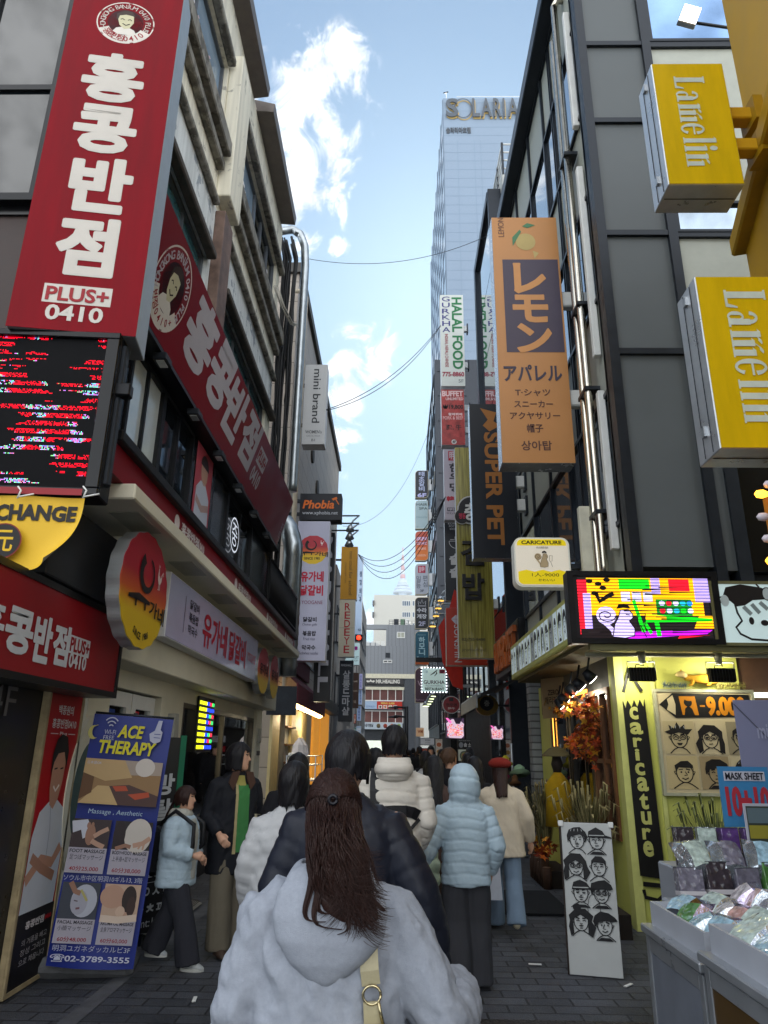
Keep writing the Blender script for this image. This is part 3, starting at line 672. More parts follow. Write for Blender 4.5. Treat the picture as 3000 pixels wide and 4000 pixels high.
for z in (17.85, 18.15, 18.45, 18.75): b.tube([(5, 16.55, z), (3.05, 16.55, z), (3.05, 18.4, z)], .03, whitepaint, 6)
for p in ((3.05, 16.55), (3.05, 17.5), (3.9, 16.55)): b.box((p[0]-.03, p[1]-.03, 17.6), (p[0]+.03, p[1]+.03, 18.8), darkm)
b.build('roof_rail', R2)
R3 = empty('dark_glass_building', 'dark glass fronted building in the middle of the right side', 'building')
b = MB(); b.box((2.75, 20.8, 0), (8, 29, 12.8), mat('charcoal_cladding', '26282c', .5, .2)); b.build('wall', R3)
for z in (3.0, 5.6, 8.2, 10.6): window(R3, 'x', 2.74, 21, 28.6, z, z+1.9, mull, glassm, 5, 1, .06, out=-1)
R4 = empty('slab_tower', 'slim dark slab tower behind the column of rounded signs', 'building')
b = MB(); b.box((2.7, 46, 0), (9, 60, 29), mat('dark_slate_cladding', '34383f', .4, .2, var=.1)); b.build('wall', R4)
for z in range(8): window(R4, 'x', 2.69, 46.4, 59.6, 3.2+z*3.2, 5.6+z*3.2, mull, glassm, 6, 1, .08, out=-1)
b = MB()
for z in range(14): b.box((2.9, 45.95, 2+z*2), (5, 46, 2.04+z*2), mull)
b.build('panel_joint', R4)
R5 = empty('low_shop_row', 'low dark shop row with green awnings on the right before the crossing', 'building')
b = MB(); b.box((2.75, 30, 0), (8, 45, 5.2), mat('dark_brown_front', '2d2723', .7)); b.build('wall', R5)
for z in (2.6,): window(R5, 'x', 2.73, 30.5, 44.5, z, z+2.0, mull, glassd, 6, 1, .06, out=-1)

# ------------------------------------------------------------------ hotel tower
HT = empty('hotel_tower', 'very tall pale blue hotel tower with its name along the top', 'building')
tow = mat('pale_blue_grey_panel', '7a8a9c', .6, var=.04, vscale=.1)
hx0 = onY(1731, 384, 80).x; hx1 = 21.5; hz = onY(1731, 384, 80).z; hside = onY(1697, 1330, 118).x
b = MB(); b.box((hx0, 80, 0), (hx1, 118, hz), tow); b.build('wall', HT)
b = MB(); jm = mat('panel_joint_grey', '738597', .6, var=0)  # joints in a slightly darker grey blue than the panels
for i in range(58): z = 4+i*1.55; b.box((hx0-.02, 79.985, z), (hx1, 79.995, z+.07), jm)
for x in (hx0+1.9, hx0+4.3, hx0+5.2, hx0+9.0, hx0+9.9): b.box((x, 79.98, 0), (x+.09, 79.99, hz-8), jm)
b.build('panel_joint', HT)
b = MB(); gl = mat('tower_side_glass', '72859a', .1, .6, var=0)
for i in range(22): b.box((hx0-.06, 80.6, 5+i*3.95), (hx0-.01, 117.4, 7.6+i*3.95), gl)
for k in range(9): b.box((hx0-.14, 80.2+k*4.6, 2), (hx0-.01, 80.5+k*4.6, hz), tow)
b.build('side_window', HT)
b = MB(); b.tube([(hx0+.5, 80.4, hz), (hx0+.5, 80.4, hz+1.6)], .06, whitepaint, 6); b.tube([(hx0+.1, 80.4, hz+1.5), (hx0+.8, 80.4, hz+1.7)], .09, darkm, 6); b.tube([(hx0+2, 80.2, hz+.5), (hx1-.5, 80.2, hz+.5)], .05, whitepaint, 6); b.build('roof_antenna', HT)
s = Sign('tower_lettering', '', '', bl=(1742, 482), tr=(2026, 388), Y=79.96, root=False); s.e = HT
dk = mat('dark_grey_letter', '4b5158', .4, .2); gold = mat('gold_edge', 'b59a5c', .5, .3)
for dz, m, o in ((.02, gold, .012), (.25, dk, 0)):
    z0 = s.z; s.z = dz
    for ch, l, rr in (('S', .0, .17), ('L', .36, .46), ('A', .475, .62), ('R', .645, .75), ('I', .775, .80), ('A', .835, .985)):
        s.text(ch, (l+o, .03+o*3, rr+o, .80+o*3), m, .03, depth=.12)
    s.line(arcpts(.235+o, .42+o*3, .118, .40, 0, 360, 28), .018, m); s.z = z0
s.text('솔라리아호텔', (.0, .9+.28, .33, 1.14+.28), dk, .03, depth=.1)
o = s.done(); o.matrix_world = s.M4

# ------------------------------------------------------------------ far end of the street
MH = empty('healing_building', 'small three storey building at the street end with a moustache sign', 'building')
mx0, mx1 = onY(1420, 2700, 75).x, onY(1623, 2700, 75).x; mz = onY(1500, 2632, 75).z
b = MB(); b.box((mx0, 75.3, 0), (mx1, 84, mz), mat('warm_grey_facade', '6a6b6c', .7)); b.box((mx0-.05, 75.0, mz-.45), (mx1+.05, 84, mz), mat('cream_parapet', 'd6d0b8', .6)); zt = onY(1500, 2690, 75).z
b.box((mx0+4.2, 75.05, 0), (mx1-.1, 75.3, mz-.45), mat('dark_grey_facade', '4a4d52', .6)); b.box((mx0, 75.1, zt-.1), (mx0+4.2, 75.3, zt+.18), mat('cream_parapet', 'd6d0b8', .6)); b.build('wall', MH)
def zz(py): return onY(1500, py, 75).z
room = mat('dim_red_interior', '5c3a36', .7, var=.4, vscale=.8, emit=.12)
for y0, y1 in ((2738, 2690), (2825, 2775)): window(MH, 'y', 75.25, mx0+.1, mx0+4.1, zz(y0), zz(y1), whitepaint, room, 5, 1, .09, out=-1)
b = MB(); b.box((mx0+.1, 75.2, 0), (mx1-.1, 75.3, zz(2850)), mat('dark_lower_front', '33363a', .5)); b.box((mx0+.4, 75.1, zz(2935)), (mx0+3.5, 75.22, zz(2893)), mat('pale_shop_light', 'd9dfd0', .5, emit=.55)); b.build('ground_floor', MH)
GB = empty('grey_metal_house', 'grey ribbed metal house with roof terrace behind the moustache sign building', 'building')
gx0, gx1 = onY(1413, 2520, 88).x, onY(1640, 2520, 88).x; gy = 88
def gz(py): return onY(1500, py, gy).z
rib = mat('grey_ribbed_metal', '83868a', .5, .2, var=.05); xm = onY(1508, 2500, gy).x
b = MB(); b.box((gx0, gy, 0), (gx1, gy+12, gz(2523)), rib); b.box((xm, gy, gz(2523)), (gx1, gy+12, gz(2440)), rib); b.box((gx0, gy, gz(2458)), (xm, gy+.6, gz(2440)), rib); b.box((gx0, gy, gz(2523)), (gx0+.5, gy+.5, gz(2458)), rib)
b.poly([(gx0, gy+6, gz(2523)), (xm, gy+6, gz(2523)), (xm, gy+6, gz(2505)), (gx0+1.5, gy+6, gz(2483)), (gx0, gy+6, gz(2483))], rib); b.build('wall', GB)
b = MB(); jm2 = mat('dark_rib_line', '6b6e72', .6, var=0)  # rib strips in a darker grey than the sheet behind
n = 16
for i in range(n): x = gx0+(gx1-gx0)*(i+.5)/n; b.box((x, gy-.02, 0), (x+.05, gy-.005, gz(2523)), jm2); 
for i in range(9): x = xm+(gx1-xm)*(i+.5)/9; b.box((x, gy-.02, gz(2523)), (x+.05, gy-.005, gz(2440)), jm2)
b.build('rib', GB)
window(GB, 'y', gy-.02, onY(1550,2480,gy).x, onY(1582,2480,gy).x, gz(2492), gz(2468), whitepaint, mat('curtain_pane', 'a8a898', .4), 2, 1, .1, out=-1)
window(GB, 'y', gy-.02, onY(1506,2560,gy).x, onY(1524,2560,gy).x, gz(2569), gz(2550), darkm, darkm, 1, 1, .08, out=-1); window(GB, 'y', gy-.02, onY(1497,2585,gy).x, onY(1532,2585,gy).x, gz(2590), gz(2578), whitepaint, glassd, 2, 1, .08, out=-1)
b = MB()
for k in range(4):
    xa = gx0+.5+k*(xm-gx0-.5)/4
    for j in range(5): b.box((xa, gy-.05, gz(2522-j*3.6)), (xa+(xm-gx0-.5)/4-.15, gy, gz(2522-j*3.6)+.07), whitepaint)
b.build('balustrade', GB)
b = MB()
for x, m in ((1548, darkm), (1574, mat('green_unit', '5d7f63', .5)), (1590, whitepaint)): xx = onY(x, 2430, gy).x; b.box((xx-.3, gy+1, gz(2440)), (xx+.3, gy+1.6, gz(2412)), m, .02)
for x in np.linspace(onY(1520,2430,gy).x, gx1, 9): b.tube([(x, gy+.3, gz(2440)), (x, gy+.3, gz(2420))], .03, darkm, 5)
for z in (2420, 2426, 2433): b.tube([(onY(1520,2430,gy).x, gy+.3, gz(z)), (gx1, gy+.3, gz(z))], .02, darkm, 5)
b.build('roof_equipment', GB)
WB = empty('white_block', 'plain white apartment block standing behind the grey metal house', 'building')
wx0, wx1 = onY(1460, 2400, 150).x, 18; wz = onY(1500, 2324, 150).z
b = MB(); b.box((wx0, 150, 0), (wx1, 170, wz), mat('white_render', 'cfccc2', .8, var=.05)); b.build('wall', WB)
for py in (2368, 2412, 2456, 2500):
    for px in (1570, 1610): window(WB, 'y', 150, onY(px,py,150).x, onY(px+34,py,150).x, onY(px,py,150).z, onY(px,py-22,150).z, whitepaint, mat('grey_blue_pane', '5b6b7d', .1), 4, 1, .12, out=-1)
b = MB()
for py in (2365, 2410): b.box((wx0-.3, 149.6, onY(1500,py,150).z), (wx0+.1, 151.5, onY(1500,py-18,150).z), glassd)
b.build('side_window', WB)
# hilltop tower: pale concrete and steel, some distance haze mixed into their colours
TW = empty('hilltop_tower', 'distant red and white broadcasting tower on the skyline', 'tower', (onY(1573, 2320, 1500).x, 1500, 0))
hz0 = onY(1573, 2330, 1500).z; k = 1500/2924.
b = MB(); conc = mat('hazed_pale_concrete', 'b4c2ce', .8, var=0)
b.tube([(0,0,0), (0,0,hz0), (0,0,onY(1573,2262,1500).z)], [16, 9, 7], conc, 16)
for py0, py1, r in ((2318, 2308, 21), (2306, 2296, 18), (2290, 2283, 13), (2283, 2270, 10)): b.tube([(0,0,onY(1573,py0,1500).z), (0,0,onY(1573,py1,1500).z)], [r, r*.92], conc, 20)
b.build('observation_deck', TW)
b = MB(); red = mat('hazed_red_steel', 'b87a78', .8, var=0); wht = mat('hazed_white_steel', 'c4ccd2', .8, var=0)
pys = [2262, 2245, 2228, 2210, 2190, 2170, 2150, 2138]
for i in range(len(pys)-1):
    z0, z1 = onY(1573, pys[i], 1500).z, onY(1573, pys[i+1], 1500).z; r0 = 5.5*(1-i/8)**1.1+.5; r1 = 5.5*(1-(i+1)/8)**1.1+.4
    b.tube([(0,0,z0), (0,0,z1)], [r0, r1], red if i % 2 == 0 else wht, 8)
b.build('mast', TW)
hl = MB()
for i in range(40): 
    pass
P = [(-700+i*40, 1700+60*math.sin(i), 120+110*math.exp(-((i-18)/9)**2)+12*math.sin(i*1.3)) for i in range(40)]
for i in range(39): hl.poly([(P[i][0], P[i][1]-500, 0), (P[i+1][0], P[i+1][1]-500, 0), P[i+1], P[i]], mat('wooded_hill', '4d5b4e', .95))
structure(hl.build('hill'))

# ------------------------------------------------------------------ right: yellow cosmetics building at the frame edge
YB = empty('yellow_building', 'mustard yellow cosmetics shop building at the right edge holding yellow box signs', 'building')
pa, pb = Vector((2.62, 3.0, 0)), Vector((3.42, 5.85, 0)); du = (pb-pa).normalized(); nn = Vector((du.y, -du.x, 0))
M4 = Matrix((du, nn, Vector((0,0,1)))).transposed().to_4x4(); M4.translation = pa; Lw = (pb-pa).length
b = MB(); b.box((-3, .0, 2.5), (Lw, 3.5, 6.3), yellowwall, M4=M4); b.box((-3, -.12, 6.3), (Lw+.06, 3.5, 6.5), mat('yellow_cornice', 'b08a1c', .5), .02, M4=M4); b.box((-3, .1, 6.5), (Lw-.4, 3.5, 9.5), yellowwall, M4=M4); b.build('wall', YB)
b = MB(); b.box((-3, .04, 0), (Lw, 3.5, 2.5), mat('dark_shop_interior', '231f1d', .6), M4=M4); b.build('shopfront', YB)
YBM = M4
# ================================================================== SIGNS
cabgrey = mat('sign_cabinet', 'a9adaf', .4, .5, var=.12); cabdark = mat('dark_sign_cabinet', '1d1e20', .45, .3, var=.15); cabwhite = mat('white_sign_cabinet', 'd9dadb', .45, var=.06)
def face(col, rough=.4, coat=.0, var=.05): return mat('face_%s' % col, col, rough, var=var, vscale=1.3, coat=coat)
def lit(col, e): return mat('lit_%s_%g' % (col, e), col, .4, var=.03, vscale=1.0, emit=e)

def chef(s, cx, cy, r, k, rim='d8d2c8', bg='2a2226', skin='c9c3a0'):
    """round emblem: a smiling cook in a white jacket on a dark disc (k = height factor)"""
    a = s.w/s.h
    s.line(arcpts(cx, cy, r, r*a*k, 0, 360, 48), .046*r, rim, -.002)
    s.shape(arcpts(cx, cy, r*.98, r*a*k*.98, 25, 155, 16)+arcpts(cx, cy, r*.62, r*a*k*.62, 155, 25, 16), rim, -.0015)
    s.ell(cx, cy, r*.64, r*.64*k, bg, -.002, 32)
    Y = lambda v: cy+v*r*a*k
    s.shape([(cx-.42*r, Y(.5)), (cx-.3*r, Y(.3)), (cx-.1*r, Y(.22)), (cx+.12*r, Y(.22)), (cx+.34*r, Y(.34)), (cx+.42*r, Y(.5)), (cx+.2*r, Y(.6)), (cx-.2*r, Y(.6))], rim, -.001)
    s.shape([(cx-.3*r, Y(-.2)), (cx-.26*r, Y(-.38)), (cx+.02*r, Y(-.46)), (cx+.26*r, Y(-.34)), (cx+.29*r, Y(-.02)), (cx+.16*r, Y(.26)), (cx-.02*r, Y(.32)), (cx-.2*r, Y(.14))], skin, -.0005)
    s.shape([(cx-.34*r, Y(-.1)), (cx-.34*r, Y(-.4)), (cx-.1*r, Y(-.6)), (cx+.2*r, Y(-.56)), (cx+.34*r, Y(-.3)), (cx+.24*r, Y(-.36)), (cx-.02*r, Y(-.4)), (cx-.24*r, Y(-.32)), (cx-.28*r, Y(-.1))], '3a2a22', 0)
    for e in (-.12, .14): s.line([(cx+(e-.07)*r, Y(-.13)), (cx+e*r, Y(-.18)), (cx+(e+.07)*r, Y(-.12))], .035*r, bg, .0005)
    s.line([(cx-.1*r, Y(.06)), (cx+.03*r, Y(.14)), (cx+.16*r, Y(.05))], .04*r, bg, .0005)

# --- tall red restaurant sign
s = Sign('projecting_sign', 'very tall red box sign with big white restaurant characters high above the left pavement', 'sign', (21, 1272), (728, -80), Y=4.2, ang=9)
s.cabinet(.34, cabgrey, None); f = MB(); f.box((.0, .0, -.004), (s.w, s.h, .002), redpanel); f.build('face_panel', s.e)
wt = 'c9c3ba'
for ch, px in (('홍', (325,214,560,398)), ('콩', (290,416,530,597)), ('반', (274,620,512,829)), ('점', (222,853,452,1076))): s.text(ch, s.pb(*px), wt, .055)
s.rect(*s.pb(166,1117,438,1190), wt); s.text('PLUS+', s.pb(178,1127,427,1182), '96141f', .03, dz=.001); s.text('0410', s.pb(175,1197,404,1257), wt, .03)
fx, fy = s.frac(491, 90); chef(s, fx, fy, .26, 1.0); X0_, Y0_ = fx, fy
s.arc('HONGKONG BANJUM 0410 PLUS', fx, fy, .26*s.w*.8, -112, 112, .046, wt, .0); s.arc('홍콩반점0410', fx, fy, .26*s.w*.8, 228, 132, .055, '96141f', .01, inside=True)
s.done()

# --- LED screen
def led_mat(name, kind, cell):
    m, N, L, p = nmat(name); p.inputs['Base Color'].default_value = (.004, .004, .005, 1); p.inputs['Roughness'].default_value = .7; p.inputs['Specular IOR Level'].default_value = .1
    tc = N.new('ShaderNodeTexCoord')
    dv = N.new('ShaderNodeVectorMath'); dv.operation = 'SCALE'; dv.inputs['Scale'].default_value = 1/cell; L.new(tc.outputs['Object'], dv.inputs[0])
    fl = N.new('ShaderNodeVectorMath'); fl.operation = 'FLOOR'; L.new(dv.outputs[0], fl.inputs[0])
    fr = N.new('ShaderNodeVectorMath'); fr.operation = 'FRACTION'; L.new(dv.outputs[0], fr.inputs[0])
    sb = N.new('ShaderNodeVectorMath'); sb.operation = 'SUBTRACT'; sb.inputs[1].default_value = (.5, .5, 0); L.new(fr.outputs[0], sb.inputs[0])
    mk = N.new('ShaderNodeVectorMath'); mk.operation = 'MULTIPLY'; mk.inputs[1].default_value = (1, 1, 0); L.new(sb.outputs[0], mk.inputs[0])
    ln = N.new('ShaderNodeVectorMath'); ln.operation = 'LENGTH'; L.new(mk.outputs[0], ln.inputs[0])
    dot = N.new('ShaderNodeMath'); dot.operation = 'LESS_THAN'; dot.inputs[1].default_value = .42; L.new(ln.outputs['Value'], dot.inputs[0])
    def M(op, a, b=None, c=None):
        n = N.new('ShaderNodeMath'); n.operation = op
        for i, v in enumerate((a, b, c)):
            if v is None: continue
            if hasattr(v, 'links'): L.new(v, n.inputs[i])
            else: n.inputs[i].default_value = v
        return n.outputs[0]
    sp = N.new('ShaderNodeSeparateXYZ'); L.new(fl.outputs[0], sp.inputs[0])
    rows = M('PINGPONG', M('ADD', sp.outputs[1], 0), 3.5); rowmask = M('GREATER_THAN', rows, 1.2)       # refresh bands
    nz = N.new('ShaderNodeTexNoise'); nz.inputs['Scale'].default_value = .035; nz.inputs['Detail'].default_value = 3
    st = N.new('ShaderNodeVectorMath'); st.operation = 'MULTIPLY'; st.inputs[1].default_value = (.55, 1.7, 0); L.new(fl.outputs[0], st.inputs[0]); L.new(st.outputs[0], nz.inputs['Vector'])
    blob = M('GREATER_THAN', nz.outputs[0], .495)
    wn = N.new('ShaderNodeTexWhiteNoise'); wn.noise_dimensions = '2D'; L.new(fl.outputs[0], wn.inputs['Vector'])
    on = M('GREATER_THAN', wn.outputs['Value'], .3)
    n2 = N.new('ShaderNodeTexNoise'); n2.inputs['Scale'].default_value = .06; off = N.new('ShaderNodeVectorMath'); off.operation = 'ADD'; off.inputs[1].default_value = (91, 17, 0); L.new(fl.outputs[0], off.inputs[0]); L.new(off.outputs[0], n2.inputs['Vector'])
    redm = M('LESS_THAN', n2.outputs[0], .56)
    hsv = N.new('ShaderNodeCombineColor'); hsv.mode = 'HSV'; L.new(wn.outputs['Value'], hsv.inputs[0]); hsv.inputs[1].default_value = .75; hsv.inputs[2].default_value = 1
    mx = N.new('ShaderNodeMix'); mx.data_type = 'RGBA'; mx.inputs[7].default_value = (1, .0, .02, 1); L.new(redm, mx.inputs[0]); L.new(hsv.outputs[0], mx.inputs[6])
    L.new(mx.outputs[2], p.inputs['Emission Color'])
    L.new(M('MULTIPLY', M('MULTIPLY', M('MULTIPLY', dot.outputs[0] if hasattr(dot, 'outputs') else dot, rowmask), M('MULTIPLY', blob, on)), 1.5), p.inputs['Emission Strength'])
    return m
s = Sign('led_screen', 'black LED screen of flickering red dots hanging under the tall red sign', 'screen', (-260, 1920), (478, 1308), Y=4.25, ang=4)
b = MB(); b.box((-.0, -.0, -.2), (s.w, s.h, -.01), blackm, .01); b.build('cabinet', s.e)
b = MB(); 
for a, c in (((0,0),(s.w,.05)), ((0,s.h-.05),(s.w,s.h)), ((0,.05),(.05,s.h-.05)), ((s.w-.09,.05),(s.w,s.h-.05))): b.box((a[0],a[1],-.01), (c[0],c[1],.03), blackgloss, .006)
b.build('frame', s.e); b = MB(); b.box((.05, .05, -.01), (s.w-.09, s.h-.05, .0), led_mat('led_dots', 0, .0085)); b.build('screen_face', s.e)
b = MB(); b.box((s.w-.02, s.h*.62, -.1), (s.w+.1, s.h*.7, -.02), blackm, .01); b.box((s.w-.02, .1, -.12), (s.w+.03, s.h-.05, -.05), darkm, .01); b.build('bracket', s.e)
# --- exchange banner with a curled corner
s = Sign('exchange_banner', 'yellow money exchange banner tied below the LED screen, one corner curling up', 'banner', (-260, 2222), (330, 1945), Y=4.2, ang=4)
P = []; nx, ny = 36, 20
def curl(u, v):
    x, y = u*s.w, v*s.h
    d = (u-.62)*1.25+(.98-v)*.55-.46            # beyond the fold line the cloth turns over
    z = .012*math.sin(9*u+3*v)
    if d > 0: a = min(d*3.4, 2.7); z += .16*(1-math.cos(a))*.6; x -= .24*d*(1-math.cos(a))*.8; y += .3*d*(1-math.cos(a))*.25
    return (x, y, z)
by = mat('banner_yellow', 'd9ad12', .6, var=.1); bkw = mat('banner_back', 'b5ad90', .7, var=.1)
m, N, L, p = nmat('banner_two_sided'); ge = N.new('ShaderNodeNewGeometry'); mx = N.new('ShaderNodeMix'); mx.data_type = 'RGBA'; mx.inputs[6].default_value = (*lin('d9ad12'), 1); mx.inputs[7].default_value = (*lin('b9b297'), 1); L.new(ge.outputs['Backfacing'], mx.inputs[0]); L.new(mx.outputs[2], p.inputs['Base Color']); p.inputs['Roughness'].default_value = .6
b = MB(); vs = [curl(i/nx, j/ny) for j in range(ny+1) for i in range(nx+1)]; fs = [(j*(nx+1)+i, j*(nx+1)+i+1, (j+1)*(nx+1)+i+1, (j+1)*(nx+1)+i) for j in range(ny) for i in range(nx)]
b.mesh(vs, fs, m, True); b.build('cloth', s.e)
s.z = .016
def pc(t, px, col, bold):
    x0, y0, x1, y1 = s.pb(*px); v, f, sz = glyphs(t, bold); u = v/sz
    pts = []
    for a, c in u: q = curl(x0+(x1-x0)*a, 1-y1+(y1-y0)*c); pts.append((q[0], q[1], q[2]+.006))
    s.g.mesh(pts, f, ink(col))
pc('EXCHANGE', (-112,1972,300,2036), '1a1614', .05); s.z = .045; s.ell(*s.frac(22, 2120), .137, .137, '7c1c14'); s.ell(*s.frac(22, 2120), .128, .128, '1a1614', .001); s.text('元', s.pb(-22,2078,64,2162), 'd9ad12', .012, dz=.002)
s.rect(-.01, -.1, .99, -.01, '8e2028', dz=-.01); s.done()
for px in (75, 330):
    q = onY(px, 1945, 4.19); b = MB(); b.tube([(q.x, q.y-.02, q.z-.01), (q.x+.02, q.y-.03, q.z+.04), (q.x-.01, q.y-.02, q.z+.07)], .006, whitepaint, 5); b.tube([(q.x, q.y-.02, q.z+.0), (q.x+.1, q.y-.02, q.z+.02)], .006, whitepaint, 5); b = b.build('tie_cord', s.e); b.matrix_parent_inverse = s.M4.inverted()
# --- street-facing lit red box sign
s = Sign('box_sign', 'red box sign in a black frame with white characters under the money exchange banner', 'sign', None, P=(-2.28, 3.6, 1.98), w=2.3, h=.66, ang=90)
s.cabinet(.25, blackm, mat('red_sign_film', '860c18', .45, var=.14, vscale=1.0, coat=.08, emit=.03), rim=.045, rimz=.012)
for ch, px in (('홍', (-130,2330,18,2500)), ('콩', (18,2375,128,2555)), ('반', (130,2405,200,2590)), ('점', (205,2440,268,2600))): s.text(ch, s.pb(*px), 'c8ccd0', .05)
x0, y0, x1, y1 = s.pb(268,2490,350,2562); s.rect(x0, y0, x1, y1, 'c8ccd0'); s.text('PLUS+', (x0+.005, y0+.02, x1-.005, y1-.02), '9b1a24', .03, dz=.001); s.text('0410', s.pb(266,2555,335,2615), 'c8ccd0', .03)
s.done()
b = MB(); b.box((-2.72, 4.42, 2.66), (-2.26, 5.95, 3.2), mat('charcoal_box', '26282c', .5, var=.15), .01); tag(b.build('sign_housing'), 'large plain charcoal box housing between the exchange banner and the red box sign', 'housing')
# --- cook poster
s = Sign('restaurant_poster', 'tall red poster of a smiling cook in white with folded arms by the dark door', 'poster', None, P=(-2.57, 5.38, .02), w=.62, h=2.02, ang=90)
s.cabinet(.05, mat('rusty_cream_frame', '9d8d6c', .6, var=.3, vscale=8), face('a80d16', .5), rim=.03, rimz=.01)
s.rect(.05, .76, .95, .985, '141214'); 
s.shape([(.08, .76), (.1, .52), (.2, .44), (.42, .405), (.62, .405), (.84, .44), (.94, .52), (.9, .76)], 'c7ccd4')
s.shape([(.36, .3), (.36, .36), (.42, .42), (.52, .435), (.62, .4), (.68, .34), (.7, .27), (.66, .22), (.42, .22)], 'b98a72', .001)
s.shape([(.33, .32), (.32, .24), (.38, .19), (.5, .17), (.66, .18), (.74, .23), (.73, .3), (.69, .27), (.62, .235), (.46, .24), (.38, .27)], '1b1718', .002)
s.line([(.45, .355), (.52, .372), (.6, .352)], .03, 'e6dcd4', .002)
for x in (.45, .61): s.line([(x-.04, .295), (x+.04, .292)], .018, '1b1718', .002)
s.line([(.1, .66), (.4, .60), (.7, .62), (.88, .57)], .12, 'b98a72', .0012); s.line([(.16, .585), (.45, .63), (.8, .67)], .11, 'a87c66', .0015); s.line([(.45, .42), (.52, .5), (.53, .6)], .012, '8f97a3', .002)
s.text('백종원의', (.3, .065, .72, .1), 'd8d0d0', .02); s.text('홍콩반점0410', (.18, .115, .85, .15), 'd8d0d0', .02); s.text('Plus', (.42, .162, .62, .175), 'd8d0d0', .02); s.rect(.18, .168, .38, .171, 'd8d0d0'); s.rect(.66, .168, .86, .171, 'd8d0d0')
s.text('홍콩반점', (.28, .79, .72, .815), 'd0cccc', .03); s.text('0410', (.74, .795, .9, .81), 'b3131c', .03)
for i, t in enumerate(('의 거품을 빼고', '정성 그리고', '으로 채웁니다')): s.text(t, (.25, .845+i*.03, .85, .865+i*.03), 'a9a6a6', .0)
s.done()
s = Sign('door_floor_number', '', '', None, P=(-2.615, 4.6, 1.72), w=.5, h=.3, ang=90, root=False); s.e = None
s.g.mats = []; s.text('4F', (.12, .1, .8, .75), mat('dim_white_letter', '7b7878', .6)); o = s.g.build('floor_number', NB); o.matrix_world = s.M4
# --- long leaning red fascia
s = Sign('fascia_sign', 'long leaning dark red sign board with white characters along the second storey', 'sign', None, P=(-2.42, 5.1, 5.5), w=8.62, h=.98, ang=90, lean=17)
s.cabinet(.12, darkm, None); f = MB(); f.box((0, 0, -.004), (s.w, s.h, .002), redgloss); f.build('face_panel', s.e)
wg = 'b9b4ba'
for ch, px in (('홍', (742,1208,832,1432)), ('콩', (822,1375,906,1575)), ('반', (882,1510,960,1706)), ('점', (942,1632,1010,1800))):
    x0, y0, x1, y1 = s.pb(*px); xc, yc = s.frac((px[0]+px[2])/2, (px[1]+px[3])/2); W = .88/s.w; s.text(ch, (xc-W/2, yc-.37, xc+W/2, yc+.37), wg, .055)
xc, yc = s.frac(1022, 1800); s.rect(xc-.035, .2, xc+.035, .48, wg); s.text('PLUS+', (xc-.032, .25, xc+.032, .43), '8e1622', .03, dz=.001); s.text('0410', (xc-.034, .54, xc+.034, .8), wg, .03)
s.text('홍콩', (.975, .55, .99, .7), wg); s.text('반점', (.975, .72, .99, .85), wg)
xc, yc = s.frac(690, 1090); chef(s, xc, .5, .049, 1.0); s.arc('HONGKONG BANJUM 0410 PLUS', xc, .5, .34, -115, 115, .085, wg, .02); s.arc('반점0410+', xc, .5, .34, 225, 135, .08, '8e1622', .02, inside=True)
s.done()
# --- small lettering on the red band
s = Sign('band', '', '', None, P=(-1.998, 4.6, 3.44), w=9.4, h=.21, ang=90, root=False)
for y0 in (1.5, 4.0, 6.3, 8.2):
    s.ell(y0/s.w, .5, .008, .008, 'd8cfcf'); s.text('홍콩반점', ((y0+.14)/s.w, .22, (y0+.75)/s.w, .78), 'd8cfcf', .03); s.text('0410', ((y0+.78)/s.w, .3, (y0+.95)/s.w, .7), 'd8cfcf', .03)
o = s.g.build('band_lettering', LB); o.matrix_world = s.M4
# poster of the cook in the upstairs window strip
s = Sign('w', '', '', None, P=(-2.595, 8.42, 4.22), w=.8, h=1.2, ang=90, root=False)
s.rect(0, 0, 1, 1, 'a8404c'); s.shape([(.1, 1), (.12, .5), (.35, .38), (.65, .38), (.9, .5), (.95, 1)], 'b9bfcc', .001); s.ell(.52, .24, .2, .25, 'b08a78', .001); s.shape(arcpts(.52, .2, .24, .14, 180, 360, 10), '2b2022', .002); s.line([(.15, .62), (.5, .68), (.9, .6)], .12, 'a98e88', .002)
o = s.g.build('window_poster', LB); o.matrix_world = s.M4
s = Sign('w', '', '', None, P=(-2.6, 10.5, 4.55), w=.75, h=.6, ang=90, root=False); nb = mat('neon_white', 'dfe6f2', .5, var=0, emit=.5)
s.line(arcpts(.45, .5, .4, .45, 0, 360, 20), .04, nb); s.text('중', (.2, .2, .7, .8), nb, 0); o = s.g.build('neon_sign', LB); o.matrix_world = s.M4

# --- restaurant roundels: wavy edged discs with a red to yellow sweep
def sweep_mat(name, top='a8142a', mid='c8561c', low='d8b20c'):
    m, N, L, p = nmat(name); p.inputs['Roughness'].default_value = .4
    tc = N.new('ShaderNodeTexCoord'); sp = N.new('ShaderNodeSeparateXYZ'); L.new(tc.outputs['Generated'], sp.inputs[0])
    cr = N.new('ShaderNodeValToRGB'); e = cr.color_ramp.elements; e[0].position = .28; e[0].color = (*lin(low), 1); e[1].position = .62; e[1].color = (*lin(top), 1); k = e.new(.45); k.color = (*lin(mid), 1)
    L.new(sp.outputs[1], cr.inputs[0]); L.new(cr.outputs[0], p.inputs['Base Color']); return m
sweep = sweep_mat('red_to_yellow_print')
def wavy(cx, cy, rx, ry, n=18, amp=.013):
    return [(cx+rx*(1+amp*math.cos(n*R(3*k)))*math.cos(R(3*k)), cy+ry*(1+amp*math.cos(n*R(3*k)))*math.sin(R(3*k))) for k in range(120)]
